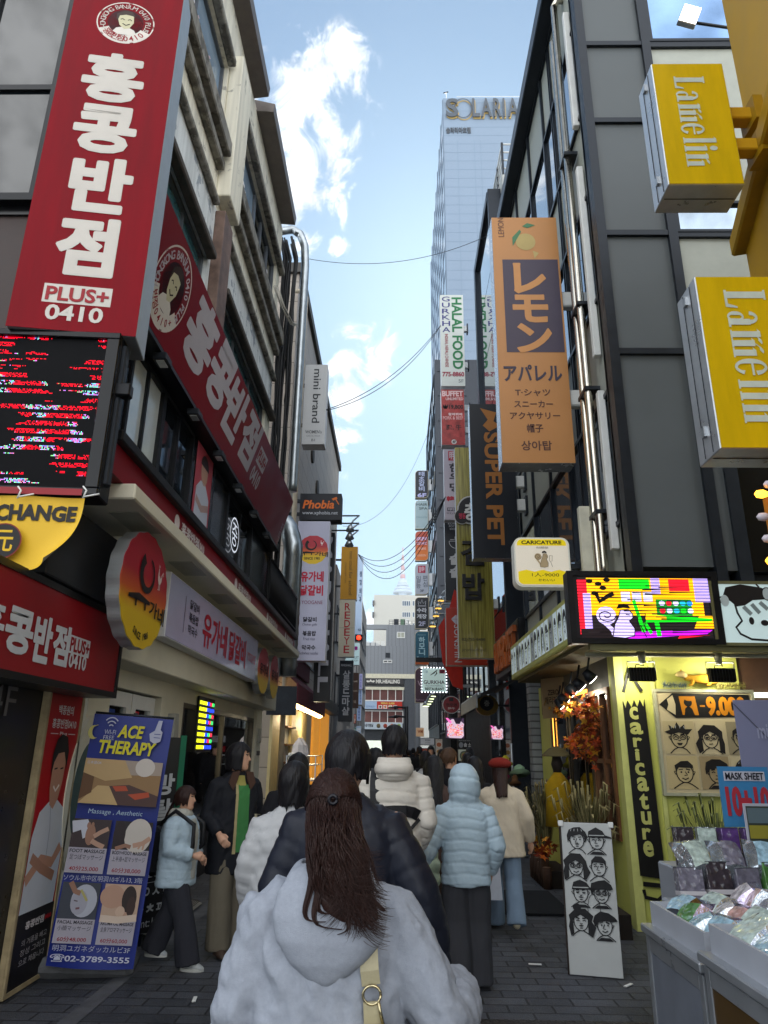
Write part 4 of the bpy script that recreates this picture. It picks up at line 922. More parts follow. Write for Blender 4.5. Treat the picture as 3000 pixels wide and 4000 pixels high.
def rooster(s, cx, cy, r, col):
    a = s.w/s.h; Q = lambda x, y: (cx+x*r, cy-y*r*a)
    s.shape([Q(*p) for p in ((-.5,.1),(-.1,.2),(.1,.0),(.5,.35),(.4,-.2),(.15,-.5),(-.2,-.5),(-.45,-.2))], col); s.shape([Q(*p) for p in ((-.5,.1),(-.45,.7),(-.3,.75),(-.2,.2))], col)
    s.line([Q(-.4,.75), Q(-.45,1), Q(-.3,.85), Q(-.25,1), Q(-.2,.8)], .01, col); s.line([Q(.3,.2), Q(.65,.6), Q(.8,.3)], .012, col); s.line([Q(-.1,-.5), Q(-.12,-.9), Q(-.3,-.95)], .01, col); s.line([Q(.12,-.5), Q(.12,-.9), Q(-.02,-.95)], .01, col)
def yoo_logo(s, x0, y0, x1, y1, col='1c1416', depth=0.0):
    W, H = x1-x0, y1-y0; Q = lambda x, y: (x0+W*x, y0+H*y)
    ring = [Q(.42+.17*math.cos(R(a))*(1), .30+.2*math.sin(R(a))) for a in range(-70, 250, 16)]
    n = len(ring); s.line(ring, [W*(.025+.085*(i/n)**1.2) for i in range(n)], col, .004)
    s.line([Q(.0, .66), Q(.25, .62), Q(.55, .635)], [W*.03, W*.07, W*.03], col, .004); s.line([Q(.19, .63), Q(.2, .74)], W*.035, col, .004); s.line([Q(.43, .63), Q(.44, .74)], W*.035, col, .004)
    s.text('가', Q(.55, .58)+Q(.78, .78), col, .02, dz=.004); s.text('네', Q(.8, .6)+Q(1.0, .82), col, .02, dz=.004)
def roundel(name, label, px, X, big=True, P=None, w=None, h=None):
    s = Sign(name, label, 'sign', (px[0], px[3]) if px else None, (px[2], px[1]) if px else None, X=X, ang=90, P=P, w=w, h=h, group='round restaurant discs on the cream fascia')
    if px: s.P0 = Vector((X, onX(px[0], (px[1]+px[3])/2, X).y, onX((px[0]+px[2])/2, px[3], X).z)); s.w = onX(px[2], (px[1]+px[3])/2, X).y-s.P0.y; s.h = min(3.3, onX((px[0]+px[2])/2, px[1], X).z)-s.P0.z; s.M4.translation = s.P0; s.e.matrix_world = s.M4
    out = wavy(.5, .5, .5, .5); s.slab(out, .1, cabgrey, 'drum', -.004)
    s.slab([(.5+(x-.5)*.99, .5+(y-.5)*.99) for x, y in out], .006, sweep, 'face_panel', .002); s.z = .006
    yoo_logo(s, .16, .14, .97, .86) if big else s.text('유가네', (.15, .35, .85, .6), '2a1414', .03)
    rooster(s, .78, .32, .1, 'd9c9c4')
    if big: s.arc('SINCE 1981', .5, .5, .40*s.h, 205, 155, .055, '1c1416', .02, inside=True)
    s.done(); return s
roundel('round_sign', 'large wavy edged red and yellow restaurant disc nearest the camera', (464, 2059, 654, 2541), -2.02)
roundel('round_sign', 'small red and yellow disc just right of the long lilac restaurant panel', (1007, 2528, 1051, 2712), -2.1, False)
roundel('round_sign', 'small red and yellow disc at the far end of the cream fascia', (1055, 2558, 1088, 2731), -2.1, False)
s = Sign('fascia_sign', 'long pale lilac panel sign with big red restaurant lettering on the cream fascia', 'sign', None, P=(-2.14, 6.55, 2.58), w=4.5, h=.62, ang=90)
lil = mat('lilac_sign_film', 'a9aac6', .22, var=.1, vscale=.6, coat=.5, emit=.03); s.cabinet(.14, cabwhite, lil, rim=.012)
xs = .118; s.rect(xs, .2, xs+.003, .8, '1b1726')
for i, t in enumerate(('닭갈비', '볶음밥', '막국수')): s.text(t, (.155, .2+i*.21, .235, .36+i*.21), '1b1726', .02)
s.text('유가네', (.28, .22, .54, .84), 'b01a34', .03); s.text('닭갈비', (.57, .22, .80, .84), 'b01a34', .03); s.text('YOOGANE', (.83, .42, .96, .62), 'b01a34', .0); s.done()
s = Sign('w', '', '', None, P=(-2.295, 12.6, 2.6), w=1.2, h=.5, ang=90, root=False); s.text('닭 | 갈비', (.1, .1, .9, .5), '2a2424', .03); s.text('Since 1981 유가네', (.1, .6, .9, .8), '2a2424'); o = s.g.build('wall_lettering', LB); o.matrix_world = s.M4

# --- signs down the left side
def flag_sign(name, label, bl, tr, Y, facecol, depth=.22, cab=None, ang=0, group=None, rim=.0, facemat=None):
    s = Sign(name, label, 'sign', bl, tr, Y=Y, ang=ang, group=group); s.cabinet(depth, cab or cabgrey, facemat or face(facecol), rim=max(rim, .004), bev=.008); 
    return s
def bracket(s, side, reach=.35, zs=(.25, .75)):
    b = MB()
    for k in zs: b.box((s.w if side > 0 else -reach, s.h*k-.04, -.14), (s.w+reach if side > 0 else 0, s.h*k+.04, -.06), darkm)
    b.build('bracket', s.e)
s = flag_sign('projecting_sign', 'pale grey vertical mini brand sign high on the stone building', (1177, 1735), (1280, 1424), 16.6, 'b4b5b6', .4, cabwhite); bracket(s, -1)
s.text('mini brand', (.4, .06, .74, .74), '2f3236', .01, rot=90); s.text("WOMEN's", (.14, .83, .86, .87), '3c3f43', .01); s.text('CASUAL WEAR', (.2, .89, .8, .91), '6c6f73'); s.text('B1', (.43, .935, .58, .965), '3c3f43'); s.done()
s = flag_sign('projecting_sign', 'black oblong sign with orange slanted lettering above the tall white restaurant sign', (1168, 2030), (1335, 1928), 16.4, '14161f', .4, cabdark); bracket(s, -1)
s.text('Phobia', (.09, .26, .84, .58), 'd2671c', .03, shear=.18); s.shape([(.76, .2), (.88, .13), (.9, .2), (.8, .27)], 'd2671c'); s.line([(.86, .22), (.94, .42)], .025, 'd2671c'); s.text('www.xphobia.net', (.07, .67, .92, .84), 'b9bcc4', .0); s.done()
s = flag_sign('projecting_sign', 'tall white vertical restaurant menu sign with a red and yellow disc at its top', (1137, 2580), (1290, 2036), 16.3, 'b0b0c4', .36, cabwhite); bracket(s, -1)
disc = [(x, y) for x, y in wavy(.5, .215, .46, .46*s.w/s.h, 14, .012)]; b = MB(); b.prism([s.q(x, min(max(y, .215-.5*s.w/s.h*.9), .4))[:2] for x, y in disc], .0005, .002, sweep); b.build('printed_disc', s.e)
yoo_logo(s, .06, .13, .97, .30); rooster(s, .77, .165, .08, 'e0d0d0'); s.text('SINCE 1981', (.24, .27, .72, .29), '1c1416', .02)
s.text('유가네', (.16, .375, .86, .45), 'b81c3a', .04); s.text('닭갈비', (.16, .475, .86, .55), 'b81c3a', .04); s.text('YOOGANE', (.22, .585, .86, .61), '7d2a48', .0)
for i, (a, c) in enumerate((('닭갈비', 'Chicken galbi'), ('볶음밥', 'Fried rice'), ('막국수', 'Buckwheat noodles'))):
    s.text(a, (.3, .70+i*.097, .7, .735+i*.097), '1b1726', .03); wd = len(c)*.017; s.text(c, (.5-wd, .745+i*.097, .5+wd, .765+i*.097), '3a3550')
s.done()
s = flag_sign('projecting_sign', 'black vertical sign with large grey letters turned sideways behind the white menu sign', (1222, 2740), (1308, 2080), 17.6, '15171c', .3, cabdark); bracket(s, -1)
s.text('MARSHALL', (.25, .03, .88, .95), 'a9abb6', .04, rot=90); s.done()
s = flag_sign('projecting_sign', 'mustard vertical sign with thin black lettering above the cream eye sign', (1328, 2341), (1398, 2135), 31, 'c08a14', .45, cabwhite); s.text('too cool for school', (.5, .09, .72, .92), '4b3a1c', .0, rot=90); s.text('LONDON NEW YORK', (.24, .3, .34, .7), '7b5a1c', rot=90); bracket(s, -1); s.done()
s = flag_sign('projecting_sign', 'cream vertical sign with red stacked letters below the mustard sign', (1320, 2565), (1388, 2343), 31, 'c9c3b0', .4, cabwhite); s.column('REDEYE', (.34, .06, .7, .94), 'b3202c', .01, gap=.14); bracket(s, -1); s.rect(0, .498, 1, .502, '6b675c'); s.done()
s = flag_sign('projecting_sign', 'navy vertical salon sign with pale stacked characters', (1320, 2818), (1380, 2580), 32, '1d2834', .4, cabdark); s.column('살롱드마샬', (.26, .17, .8, .9), 'b3b8c0', .03, gap=.1); s.text('MARSHALL', (.1, .06, .9, .1), 'b3b8c0', .02); bracket(s, -1); s.done()
s = flag_sign('projecting_sign', 'dark brown vertical sign beyond the navy salon sign', (1373, 2766), (1402, 2628), 42, '37231c', .3, cabdark); s.text('HAIR', (.2, .22, .8, .27), 'b3a79c'); s.text('STUDIO', (.15, .5, .85, .54), 'b3a79c'); s.text('NAIL', (.3, .78, .7, .86), 'b3a79c'); bracket(s, -1); s.done()
for i, (bl, tr, c, t, lab) in enumerate((((1403, 2692), (1416, 2632), 'a9a8d8', '명동 안과', 'lilac'), ((1400, 2752), (1415, 2695), '9fb6dc', '중앙 치과', 'upper pale blue'), ((1394, 2815), (1411, 2758), '9fb6e0', '서울의원', 'lower pale blue'), ((1382, 2788), (1391, 2768), 'c2b22c', '2', 'little yellow'))):
    s = flag_sign('projecting_sign', 'small %s vertical clinic sign far down the left side' % lab, bl, tr, 48+i*.3, c, .3, cabwhite, group='far vertical signs of the left side'); s.column(t.replace(' ', ''), (.3, .1, .7, .9), '3b4a86', .02); s.done()
s = flag_sign('projecting_sign', 'red vertical hair salon sign far down the left side', (1381, 2826), (1391, 2790), 46, 'a8321c', .3, cabdark, group='far vertical signs of the left side'); s.column('HAIR', (.25, .08, .75, .92), 'd8c8b8', .03); s.done()
for i, (bl, tr, c, t) in enumerate((((1366, 2868), (1376, 2844), 'b04060', 'NEW'), ((1377, 2868), (1391, 2842), '2f7a72', 'TAX'), ((1391, 2873), (1411, 2836), 'a9bfd8', '면'))):
    s = flag_sign('box_sign', 'small %s shop sign low at the far left corner' % ('pink', 'green', 'pale blue')[i], bl, tr, 47, c, .2, cabwhite); s.text(t, (.15, .2, .85, .6), 'e2e2e2', .02); s.done()
s = flag_sign('projecting_sign', 'tall pale blue sign column with dark characters behind the mustard and cream signs', (1384, 2478), (1418, 2172), 45, '9db0c8', .8, cabwhite); s.column('정형외과', (.55, .2, .9, .6), '27354a', .03, gap=.5); s.text('SO_M', (.4, .5, .95, .53), '27354a'); s.text('9530', (.5, .93, .95, .96), '27354a', .02); bracket(s, -1); s.done()
s = flag_sign('projecting_sign', 'pale fruit shop sign with a magenta grape bunch', (1346, 2597), (1405, 2512), 38, 'a9c6cc', .3, cabwhite, facemat=lit('b8d4d8', .18)); s.text('FRUIT', (.5, .6, .95, .72), '3c5a66', .0); s.text('ROOM', (.5, .76, .9, .84), '3c5a66'); [s.ell(.62+.09*(k % 3), .2+.08*(k//3), .07, .07, 'b02898') for k in range(7)]; bracket(s, -1); s.done()
# traffic light
tl = empty('traffic_light', 'black traffic light showing red on the left beside the fruit sign', 'traffic light', onY(1372, 2506, 44)); b = MB(); b.box((0, -.2, 0), (.72, .15, .42), blackm, .04); b.build('housing', tl)
b = MB(); b.tube([(.47, -.24, .21), (.47, -.2, .21)], .14, mat('red_signal', 'ff3018', .4, var=0, emit=3.5), 14); b.build('red_lamp', tl)
b = MB(); b.tube([(-1.2, 0, .2), (0, 0, .2)], .05, darkm); b.tube([(-1.2, 0, .3), (-1.2, 0, -5.6)], .08, darkm); b.build('pole', tl)
# --- right side signs
def wall_arm(s, x1=2.66, zs=(.22, .62), m=None, hh=.16):
    b = MB()
    for k in zs: b.box((s.w, s.h*k, -.2), (s.w+max(.1, x1-(s.P0.x+s.w)), s.h*k+hh*1.6, -.06), m or whitepaint, .02); b.box((s.w+max(.1, x1-(s.P0.x+s.w))-.05, s.h*k-.06, -.24), (s.w+max(.1, x1-(s.P0.x+s.w)), s.h*k+hh*1.6+.06, -.02), darkm)
    b.build('wall_arm', s.e)
s = flag_sign('projecting_sign', 'tall pale orange clothing shop sign with a lemon and katakana on a dark block', (1962, 1808), (2172, 849), 9.0, 'bb8450', .34, mat('pearl_cabinet', 'c9cdd2', .25, .6, var=.1)); wall_arm(s)
s.rect(*s.pb(1971,1014,2192,1376), '4b4352')
o = 'c98f58'; s.text('レ', s.pb(2008,1030,2130,1145), o, .05, dz=.001); s.text('モ', s.pb(2005,1153,2139,1258), o, .05, dz=.001); s.text('ン', s.pb(2020,1265,2155,1377), o, .05, dz=.001)
s.text('LEMON', s.pb(1945,852,1968,926), '5b4038', .0, rot=-90)
cx, cy = s.frac(2053, 945); s.ell(cx, cy, .15, .155, 'b5a066'); s.shape([(cx+.1, cy+.04), (cx+.19, cy+.05), (cx+.12, cy+.075)], 'b5a066'); s.shape([(cx-.2, cy+.02), (cx-.2, cy-.02), (cx-.08, cy-.055), (cx-.06, cy-.045)], '4a7a56', .001); s.shape([(cx-.04, cy-.07), (cx+.04, cy-.085), (cx+.16, cy-.075), (cx+.04, cy-.062)], '4a7a56', .001)
s.text('アパレル', s.pb(1968,1425,2195,1490), '3f3a4a', .03); s.text('アパレル', s.pb(1971,1428,2192,1487), 'b88448', -.012, dz=.0012)
for t, px in (('T·シャツ', (2012,1520,2150,1548)), ('スニーカー', (2008,1565,2160,1592)), ('アクヤサリー', (1992,1610,2188,1638)), ('帽子', (2058,1656,2122,1690)), ('상아탑', (2036,1722,2156,1760))): s.text(t, s.pb(*px), '5a3c34', .02)
s.done()
s = flag_sign('projecting_sign', 'black vertical pet shop sign with orange letters reading downwards', (1850, 2180), (2000, 1578), 13.6, '191b22', .3, mat('pearl_cabinet', 'c9cdd2')); wall_arm(s, zs=(.3, .45))
s.text('SUPER PET', s.pb(1898,1690,1962,2128), 'a5692c', .045, rot=90); s.shape([(.25, .03), (.62, .06), (.55, .12), (.7, .15), (.45, .19), (.3, .15), (.42, .11)], 'a5692c'); s.done()
def wood_strip_mat():
    m, N, L, p = nmat('gold_striped_film'); p.inputs['Roughness'].default_value = .18; p.inputs['Coat Weight'].default_value = .4
    tc = N.new('ShaderNodeTexCoord'); mp = N.new('ShaderNodeMapping'); mp.inputs['Scale'].default_value = (14, .6, 1); L.new(tc.outputs['Object'], mp.inputs[0]); nz = N.new('ShaderNodeTexNoise'); nz.inputs['Scale'].default_value = 1.6; nz.inputs['Detail'].default_value = 3; L.new(mp.outputs[0], nz.inputs['Vector'])
    cr = N.new('ShaderNodeValToRGB'); e = cr.color_ramp.elements; e[0].position = .35; e[0].color = (*lin('6d6427'), 1); e[1].position = .65; e[1].color = (*lin('9d9345'), 1); L.new(nz.outputs[0], cr.inputs[0]); L.new(cr.outputs[0], p.inputs['Base Color']); return m
s = flag_sign('projecting_sign', 'tall olive gold glossy food sign with raised black characters', (1793, 2570), (1905, 1748), 18.0, '8a803a', .3, cabwhite, facemat=wood_strip_mat()); wall_arm(s)
bk2 = mat('raised_black_letter', '1f1b1c', .35)
s.text('김', s.pb(1800,2110,1888,2210), bk2, .06, depth=.08); s.text('밥', s.pb(1806,2240,1892,2345), bk2, .06, depth=.08)
for dz, k, c in ((.05, 1.0, 'b3b0a8'), (.06, .9, '1f1b1c')):
    cx, cy = s.frac(1838, 1995); s.ell(cx, cy, .40*k, .44*k, c, dz); cx, cy = s.frac(1803, 2020); s.ell(cx, cy, .22*k, .24*k, c, dz+.001)
s.text('충', s.pb(1813,1968,1862,2036), 'c9c6c0', .03, dz=.07); s.text('명동', s.pb(1792,2008,1818,2030), 'b8304a', .03, dz=.072)
s.text('02)755-8488', s.pb(1804,2492,1896,2506), '3c3a1c', .02); s.text('premierfood', s.pb(1805,2532,1897,2548), '4a4722', .0, shear=.2); s.done()
s = flag_sign('projecting_sign', 'pale lilac vertical beef restaurant sign with a red stamp at its top', (1737, 2030), (1802, 1750), 25, 'b3aab4', .35, cabwhite); wall_arm(s)
s.rect(.26, .045, .95, .18, 'b01c34'); s.text('明一', (.32, .055, .9, .17), 'd0c0c4', .03, dz=.001); s.column('한우명', (.3, .22, .95, .62), '2b2730', .03); s.text('韓牛', (.12, .68, .98, .75), 'b01c34', .04); s.rect(.15, .835, .95, .885, '3b3540'); s.text('明洞', (.2, .84, .9, .88), 'b3aab4', .03, dz=.001); s.text('02)3789', (.12, .9, .95, .93), '3b3540'); s.done()
s = flag_sign('projecting_sign', 'charcoal vertical rice pot sign with a white outlined pot', (1741, 2345), (1806, 2036), 26, '23252b', .35, cabwhite); wall_arm(s)
for i, t in enumerate(('KOREAN', 'POT RICE', 'HOUSE')): s.text(t, (.2+.05*i, .02+.035*i, .95, .045+.035*i), 'c6c6c6', .02)
s.line([(.3, .24), (.9, .24)], .03, 'c6c6c6'); s.line(arcpts(.6, .26, .36, .09, 0, 180, 12), .03, 'c6c6c6'); s.line([(.24, .26), (.96, .26)], .03, 'c6c6c6'); s.rect(.55, .2, .65, .23, 'c6c6c6'); s.column('솥솥', (.25, .42, .95, .72), 'c6c6c6', .05, gap=.18); s.done()
s = flag_sign('projecting_sign', 'white vertical halal food sign with green and blue letters', (1724, 1508), (1808, 1152), 23.3, 'bfc4bf', .4, cabwhite); wall_arm(s, zs=(.2, .6), m=cabgrey)
s.text('HALAL FOOD', (.5, .03, .93, .82), '1e6b3e', .04, rot=90); s.column('GURKHA', (.08, .02, .42, .42), '2c2c6e', .01, gap=.25); s.text('INDIAN, NEPALI CHINESE', (.16, .44, .32, .8), '8c2434', .02, rot=90); s.text('775-8860', (.06, .85, .96, .9), '8c1c38', .04); s.text('5F', (.72, .93, .93, .965), '5b6068', .0); s.done()
s = flag_sign('projecting_sign', 'red buffet sign showing grilled meat and a price', (1726, 1738), (1812, 1521), 23.4, '8d3236', .4, cabwhite, facemat=mat('grilled_meat_print', '9c3a38', .4, var=.45, vscale=4)); wall_arm(s, m=cabgrey)
s.text('BUFFET', (.05, .03, .95, .13), 'd8b8b8', .05); s.text('UNLIMITED', (.2, .15, .96, .2), 'd8b8b8', .02); s.text('₩19,800', (.06, .28, .95, .37), '1f1418', .03); s.text('황제뷔페', (.3, .43, .9, .48), 'e0c8c8', .02); s.text('PORK & BEEF', (.06, .49, .93, .55), 'd2a0a0', .02); s.text('豚, 牛', (.2, .64, .85, .74), '2a1a1c', .02); s.ell(.52, .945, .11, .11, 'c8c4c0'); s.text('4F', (.45, .92, .6, .97), '2a1a1c', .03, dz=.001); s.done()
# column of rounded signs
def rounded(name, label, px, col, Y, facemat=None):
    s = Sign(name, label, 'sign', (px[0], px[3]), (px[2], px[1]), Y=Y, group='column of rounded clinic and restaurant signs')
    c = .3; k = s.w/s.h
    out = [(0, 1), (0, c*k)]+arcpts(c, c*k, c, c*k, 180, 270, 8)+[(1, 0), (1, 1-c*k)]+arcpts(1-c, 1-c*k, c, c*k, 0, 90, 8)
    s.slab(out, .45, mat('pale_gold_edge', 'b0a68e', .35, .5), 'cabinet', -.004)
    s.slab([(.5+(x-.5)*.95, .5+(y-.5)*.975) for x, y in out], .006, facemat or face(col), 'face_panel', .004); s.z = .01
    b = MB(); b.box((s.w, s.h*.3, -.35), (s.w+.3, s.h*.7, -.1), cabwhite, .02); b.build('wall_arm', s.e); return s
s = rounded('rounded_sign', 'topmost rounded sign of the column, charcoal with white brush characters and 6F', (1622,1838,1672,1945), '2b2d35', 52); s.column('태초갈비', (.28, .04, .72, .76), 'aab2d0', .03, gap=.05); s.text('6F', (.18, .83, .85, .97), 'b6b6e0', .06); s.done()
s = rounded('rounded_sign', 'pale blue rounded hair spa sign of the column', (1622,1955,1672,2066), '9fb3b8', 52); s.text('HAIR', (.1, .1, .95, .19), '37403f', .01); s.text('SPA', (.3, .24, .95, .33), '37403f', .01); s.text('Hesperia', (.1, .55, .9, .64), '7d979c'); s.text('5F', (.1, .91, .25, .95), '6d7f84'); s.done()
def two_sweep(): 
    return sweep_mat('orange_sweep', 'b3452c', 'c85a1c', 'cf6a12')
s = rounded('rounded_sign', 'orange rounded skin clinic sign of the column', (1622,2075,1672,2190), 'c85a1c', 52, two_sweep()); s.text('SKIN', (.1, .2, .88, .32), 'd6c0e0', .04); s.text('CLINIC', (.1, .37, .9, .46), 'd6c0e0', .03); s.text('皮膚科', (.16, .55, .84, .64), 'e0b0a0', .02); s.text('KARIN', (.14, .78, .84, .86), 'e0b8a0', .0); s.done()
s = rounded('rounded_sign', 'silver grey rounded sign of the column with a red stamp and 3F', (1622,2203,1673,2322), 'a4a9b4', 52); s.rect(.22, .06, .78, .3, 'a0203c'); s.text('詩', (.28, .08, .72, .28), 'd0a8b0', .02, dz=.001); s.column('일등', (.08, .4, .42, .8), '2e3440'); s.column('편심', (.58, .38, .92, .76), '2e3440'); s.text('3F', (.36, .84, .66, .92), '2e3440', .02); s.done()
s = rounded('rounded_sign', 'charcoal rounded sign of the column with a crown emblem and 2F', (1621,2333,1675,2456), '25262b', 52); s.line([(.2, .28), (.8, .28)], .04, 'b8b8c0'); s.line([(.26, .24), (.22, .12), (.4, .2), (.5, .08), (.6, .2), (.78, .12), (.74, .24)], .035, 'b8b8c0'); s.text('수라', (.14, .34, .84, .49), 'c6c6cc', .03); s.text('게장', (.14, .54, .84, .68), 'c6c6cc', .03); s.text('2F', (.26, .77, .74, .91), 'a8a8c0', .04); s.done()
s = rounded('rounded_sign', 'teal rounded market sign of the column with an orange strip', (1621,2466,1675,2600), '16556a', 52); s.text('MARKET', (.2, .09, .8, .13), '7fa6b0'); s.column('하모니', (.28, .17, .72, .7), '9fc0c8', .04, gap=.1); s.text('Fresh', (.14, .74, .82, .83), '8fb0b8', .02); s.rect(.03, .87, .97, .97, 'b0521c'); s.done()
s = rounded('rounded_sign', 'lowest rounded sign of the column, plum fashion store sign', (1621,2608,1692,2745), '3c2130', 48); s.text('W', (.15, .38, .5, .52), 'a9909c'); s.text('fashion store', (.05, .89, .9, .94), '8d7482'); s.done()
# small spot lamps on arms
def arm_lamp(px, Y, X1, lens, grp, lab, dx=-.5, k=1.0):
    q = onY(px[0], px[1], Y); e = empty('arm_lamp', lab, 'lamp', q, group=grp); b = MB(); b.tube([(X1-q.x, .1, .35*k), (.25*k, .05, .35*k), (.08*k, 0, .2*k), (0, 0, .05)], .025*k, alu, 6); b.build('arm', e)
    b = MB(); b.tube([(0, 0, .06*k), (0, 0, -.1*k)], [.05*k, .13*k], alu, 10); b.tube([(0, 0, -.1*k), (0, 0, -.12*k)], .11*k, lens, 10); b.build('lamp_head', e)
gold = mat('gold_lamp_glow', 'ffc860', .4, var=0, emit=1.2); green = mat('cool_lamp_glow', 'e4f0c0', .4, var=0, emit=2.2)
for px in ((1722, 2335), (1712, 2365), (1703, 2395), (1690, 2435)): arm_lamp(px, 30, 2.75, gold, 'gold arm lamps over the red cosmetics sign', 'gold lit lamp on a thin arm over the red sign', k=1.2)
for px in ((1690, 2708), (1683, 2718), (1678, 2728), (1672, 2738), (1664, 2746)): arm_lamp(px, 36, 2.75, green, 'bright arm lamps under the plum sign', 'bright white lamp on an arm below the plum fashion sign', k=1.4)
for px in ((1368, 2060), (1366, 2090), (1364, 2118)): arm_lamp(px, 24, -2.6, mat('grey_lens', '8d949a', .3), 'flood lamps on the stone building', 'flood lamp on an arm at the far edge of the stone building', k=1.3)
# gurkha, round red, red cosmetics, meat screens, WM
s = flag_sign('box_sign', 'square pale turquoise restaurant sign edged with white bulbs', (1649, 2701), (1741, 2611), 24, 'b9d2d0', .25, cabdark, facemat=lit('bfd8d4', .28)); s.text('GURKHA', (.06, .52, .95, .68), '4a3c4c', .02); s.text('INDIAN/NEPALI', (.15, .71, .86, .79), '7d8a9c', .0); s.text('RESTAURANT', (.13, .83, .92, .95), '16332e', .04); s.rect(.73, .05, .97, .22, 'a8415a'); s.text('5F', (.76, .08, .94, .2), '4a1420', .04, dz=.001); s.line([(.35, .3), (.5, .2), (.65, .06)], [.02, .05, .02], '16221f'); s.line([(.6, .12), (.62, .22), (.52, .34)], [.02, .05, .02], '16221f'); s.text('TTok', (.06, .05, .24, .2), '4a86b0', 0)
b = MB(); bulb = mat('string_bulb', 'f0f4ff', .4, var=0, emit=3)
for i in range(9):
    for p in ((i/8*s.w, -.02), (i/8*s.w, s.h+.02), (-.02, i/8*s.h), (s.w+.02, i/8*s.h)): b.box((p[0]-.015, p[1]-.015, .0), (p[0]+.015, p[1]+.015, .03), bulb)
b.build('bulb_string', s.e); s.done(); b = MB(); b.box((s.w, s.h*.2, -.15), (s.w+.9, s.h*.32, -.08), alu); b.box((s.w+.2, -2.2, -.2), (s.w+.36, s.h+.4, -.05), blackm); b.box((-.2, s.h+.22, -.2), (s.w+.2, s.h+.36, -.06), blackm); b.build('post', s.e)
s = flag_sign('projecting_sign', 'bright red vertical cosmetics sign mostly hidden behind the olive gold sign', (1745, 2598), (1938, 2376), 20.5, 'b5331c', .4, cabwhite); s.text('SONSHIN', (.155, .3, .3, .95), 'cfd0d0', .0, rot=90); s.shape([(.2, .12), (.3, .2), (.2, .3), (.1, .2)], 'cfd0d8'); s.line([(.1, .2), (.3, .2)], .008, 'b5331c', .001); s.line([(.2, .12), (.2, .3)], .008, 'b5331c', .001); s.text('SONSHIN', (.78, .3, .93, .95), 'cfd0d0', rot=90); s.done()
rb = MB(); q = onY(1730, 2470, 22); rb.prism([(.0, -.9), (.3, -1.6), (.6, -1.7), (.6, 1.2), (.4, 1.4), (.2, .7), (-.12, .2)], 0, .12, mat('red_cloth', 'c22a1c', .6), M4=Matrix(((1,0,0,q.x),(0,0,1,22.2),(0,1,0,q.z),(0,0,0,1)))); tag(rb.build('fabric_bow'), 'red cloth bow behind the bright red cosmetics sign', 'decoration')
s = Sign('round_sign', 'round dark red restaurant sign on a black post', 'sign', (1729, 2787), (1797, 2719), Y=23); s.slab(arcpts(.5, .5, .5, .5, 0, 360, 36)[:-1], .2, cabgrey, 'drum', -.004); s.slab(arcpts(.5, .5, .46, .46, 0, 360, 36)[:-1], .006, face('8a2630'), 'face_panel', .004); s.z = .012; s.text('한우명', (.2, .42, .8, .6), '3a1418', .03); s.text('韓牛', (.3, .64, .7, .78), 'c9b0b4', .03); s.rect(.38, .1, .62, .3, '2c2a30'); b = MB(); b.box((s.w*.42, s.h, -.15), (s.w*.58, s.h+.7, -.06), blackm); b.box((s.w*.42, -1.6, -.16), (s.w*.58, 0, -.05), blackm); b.build('post', s.e); s.done()
def meat(name, lab, bl, tr, Y, grp=None):
    s = Sign(name, lab, 'screen', bl, tr, Y=Y); s.cabinet(.15, blackm, blackgloss, rim=.02); r = random.Random(int(bl[0]))
    s.rect(.03, .03, .97, .97, ink('4a3850', emit=.6), -.001); s.shape([(.05, .28), (.12, .62), (.1, .82), (.2, .95), (.82, .97), (.95, .85), (.93, .5), (.98, .3), (.7, .1), (.35, .08)], ink('c8b2c4', emit=.8), 0)
    s.shape([(.42, .03), (.55, .3), (.75, .3), (.9, .03)], ink('241a2c', emit=.5), .0006)
    cs = [ink(c, emit=1.0) for c in ('d8608c', 'e08a6a', 'c83a64', 'eaa0a8', '8e2438', 'f0b8b4', 'd87848')]
    for i in range(130):
        x = r.uniform(.12, .88); y = r.uniform(.3, .86)
        if abs(x-.64) < .18 and y < .33: continue
        w = r.uniform(.025, .06); h = r.uniform(.012, .04); a = r.uniform(0, 3); s.shape([(x+w*math.cos(a+t)*r.uniform(.7, 1.2), y+h*math.sin(a+t)*r.uniform(.7, 1.2)) for t in (0, 1.3, 2.4, 3.4, 4.6, 5.5)], cs[r.randrange(7)], .001+.00001*i)
    s.shape([(.02, .03), (.14, .03), (.35, .22), (.26, .3)], ink('e868b0', emit=1), .003); s.done('picture'); return s
s = meat('food_screen', 'bright screen of pink sliced meat hanging below the round red sign', (1740, 2886), (1814, 2803), 21); meat('food_screen', 'second bright meat screen further right, partly behind the dark awning', (1916, 2890), (1966, 2833), 17)
s = flag_sign('box_sign', 'small square peach sign with orange letters', (1625, 2877), (1656, 2843), 40, 'c9a078', .2, cabwhite, facemat=lit('d6ac84', .15)); s.text('WM', (.2, .25, .85, .6), 'b0522c', .03); s.done()
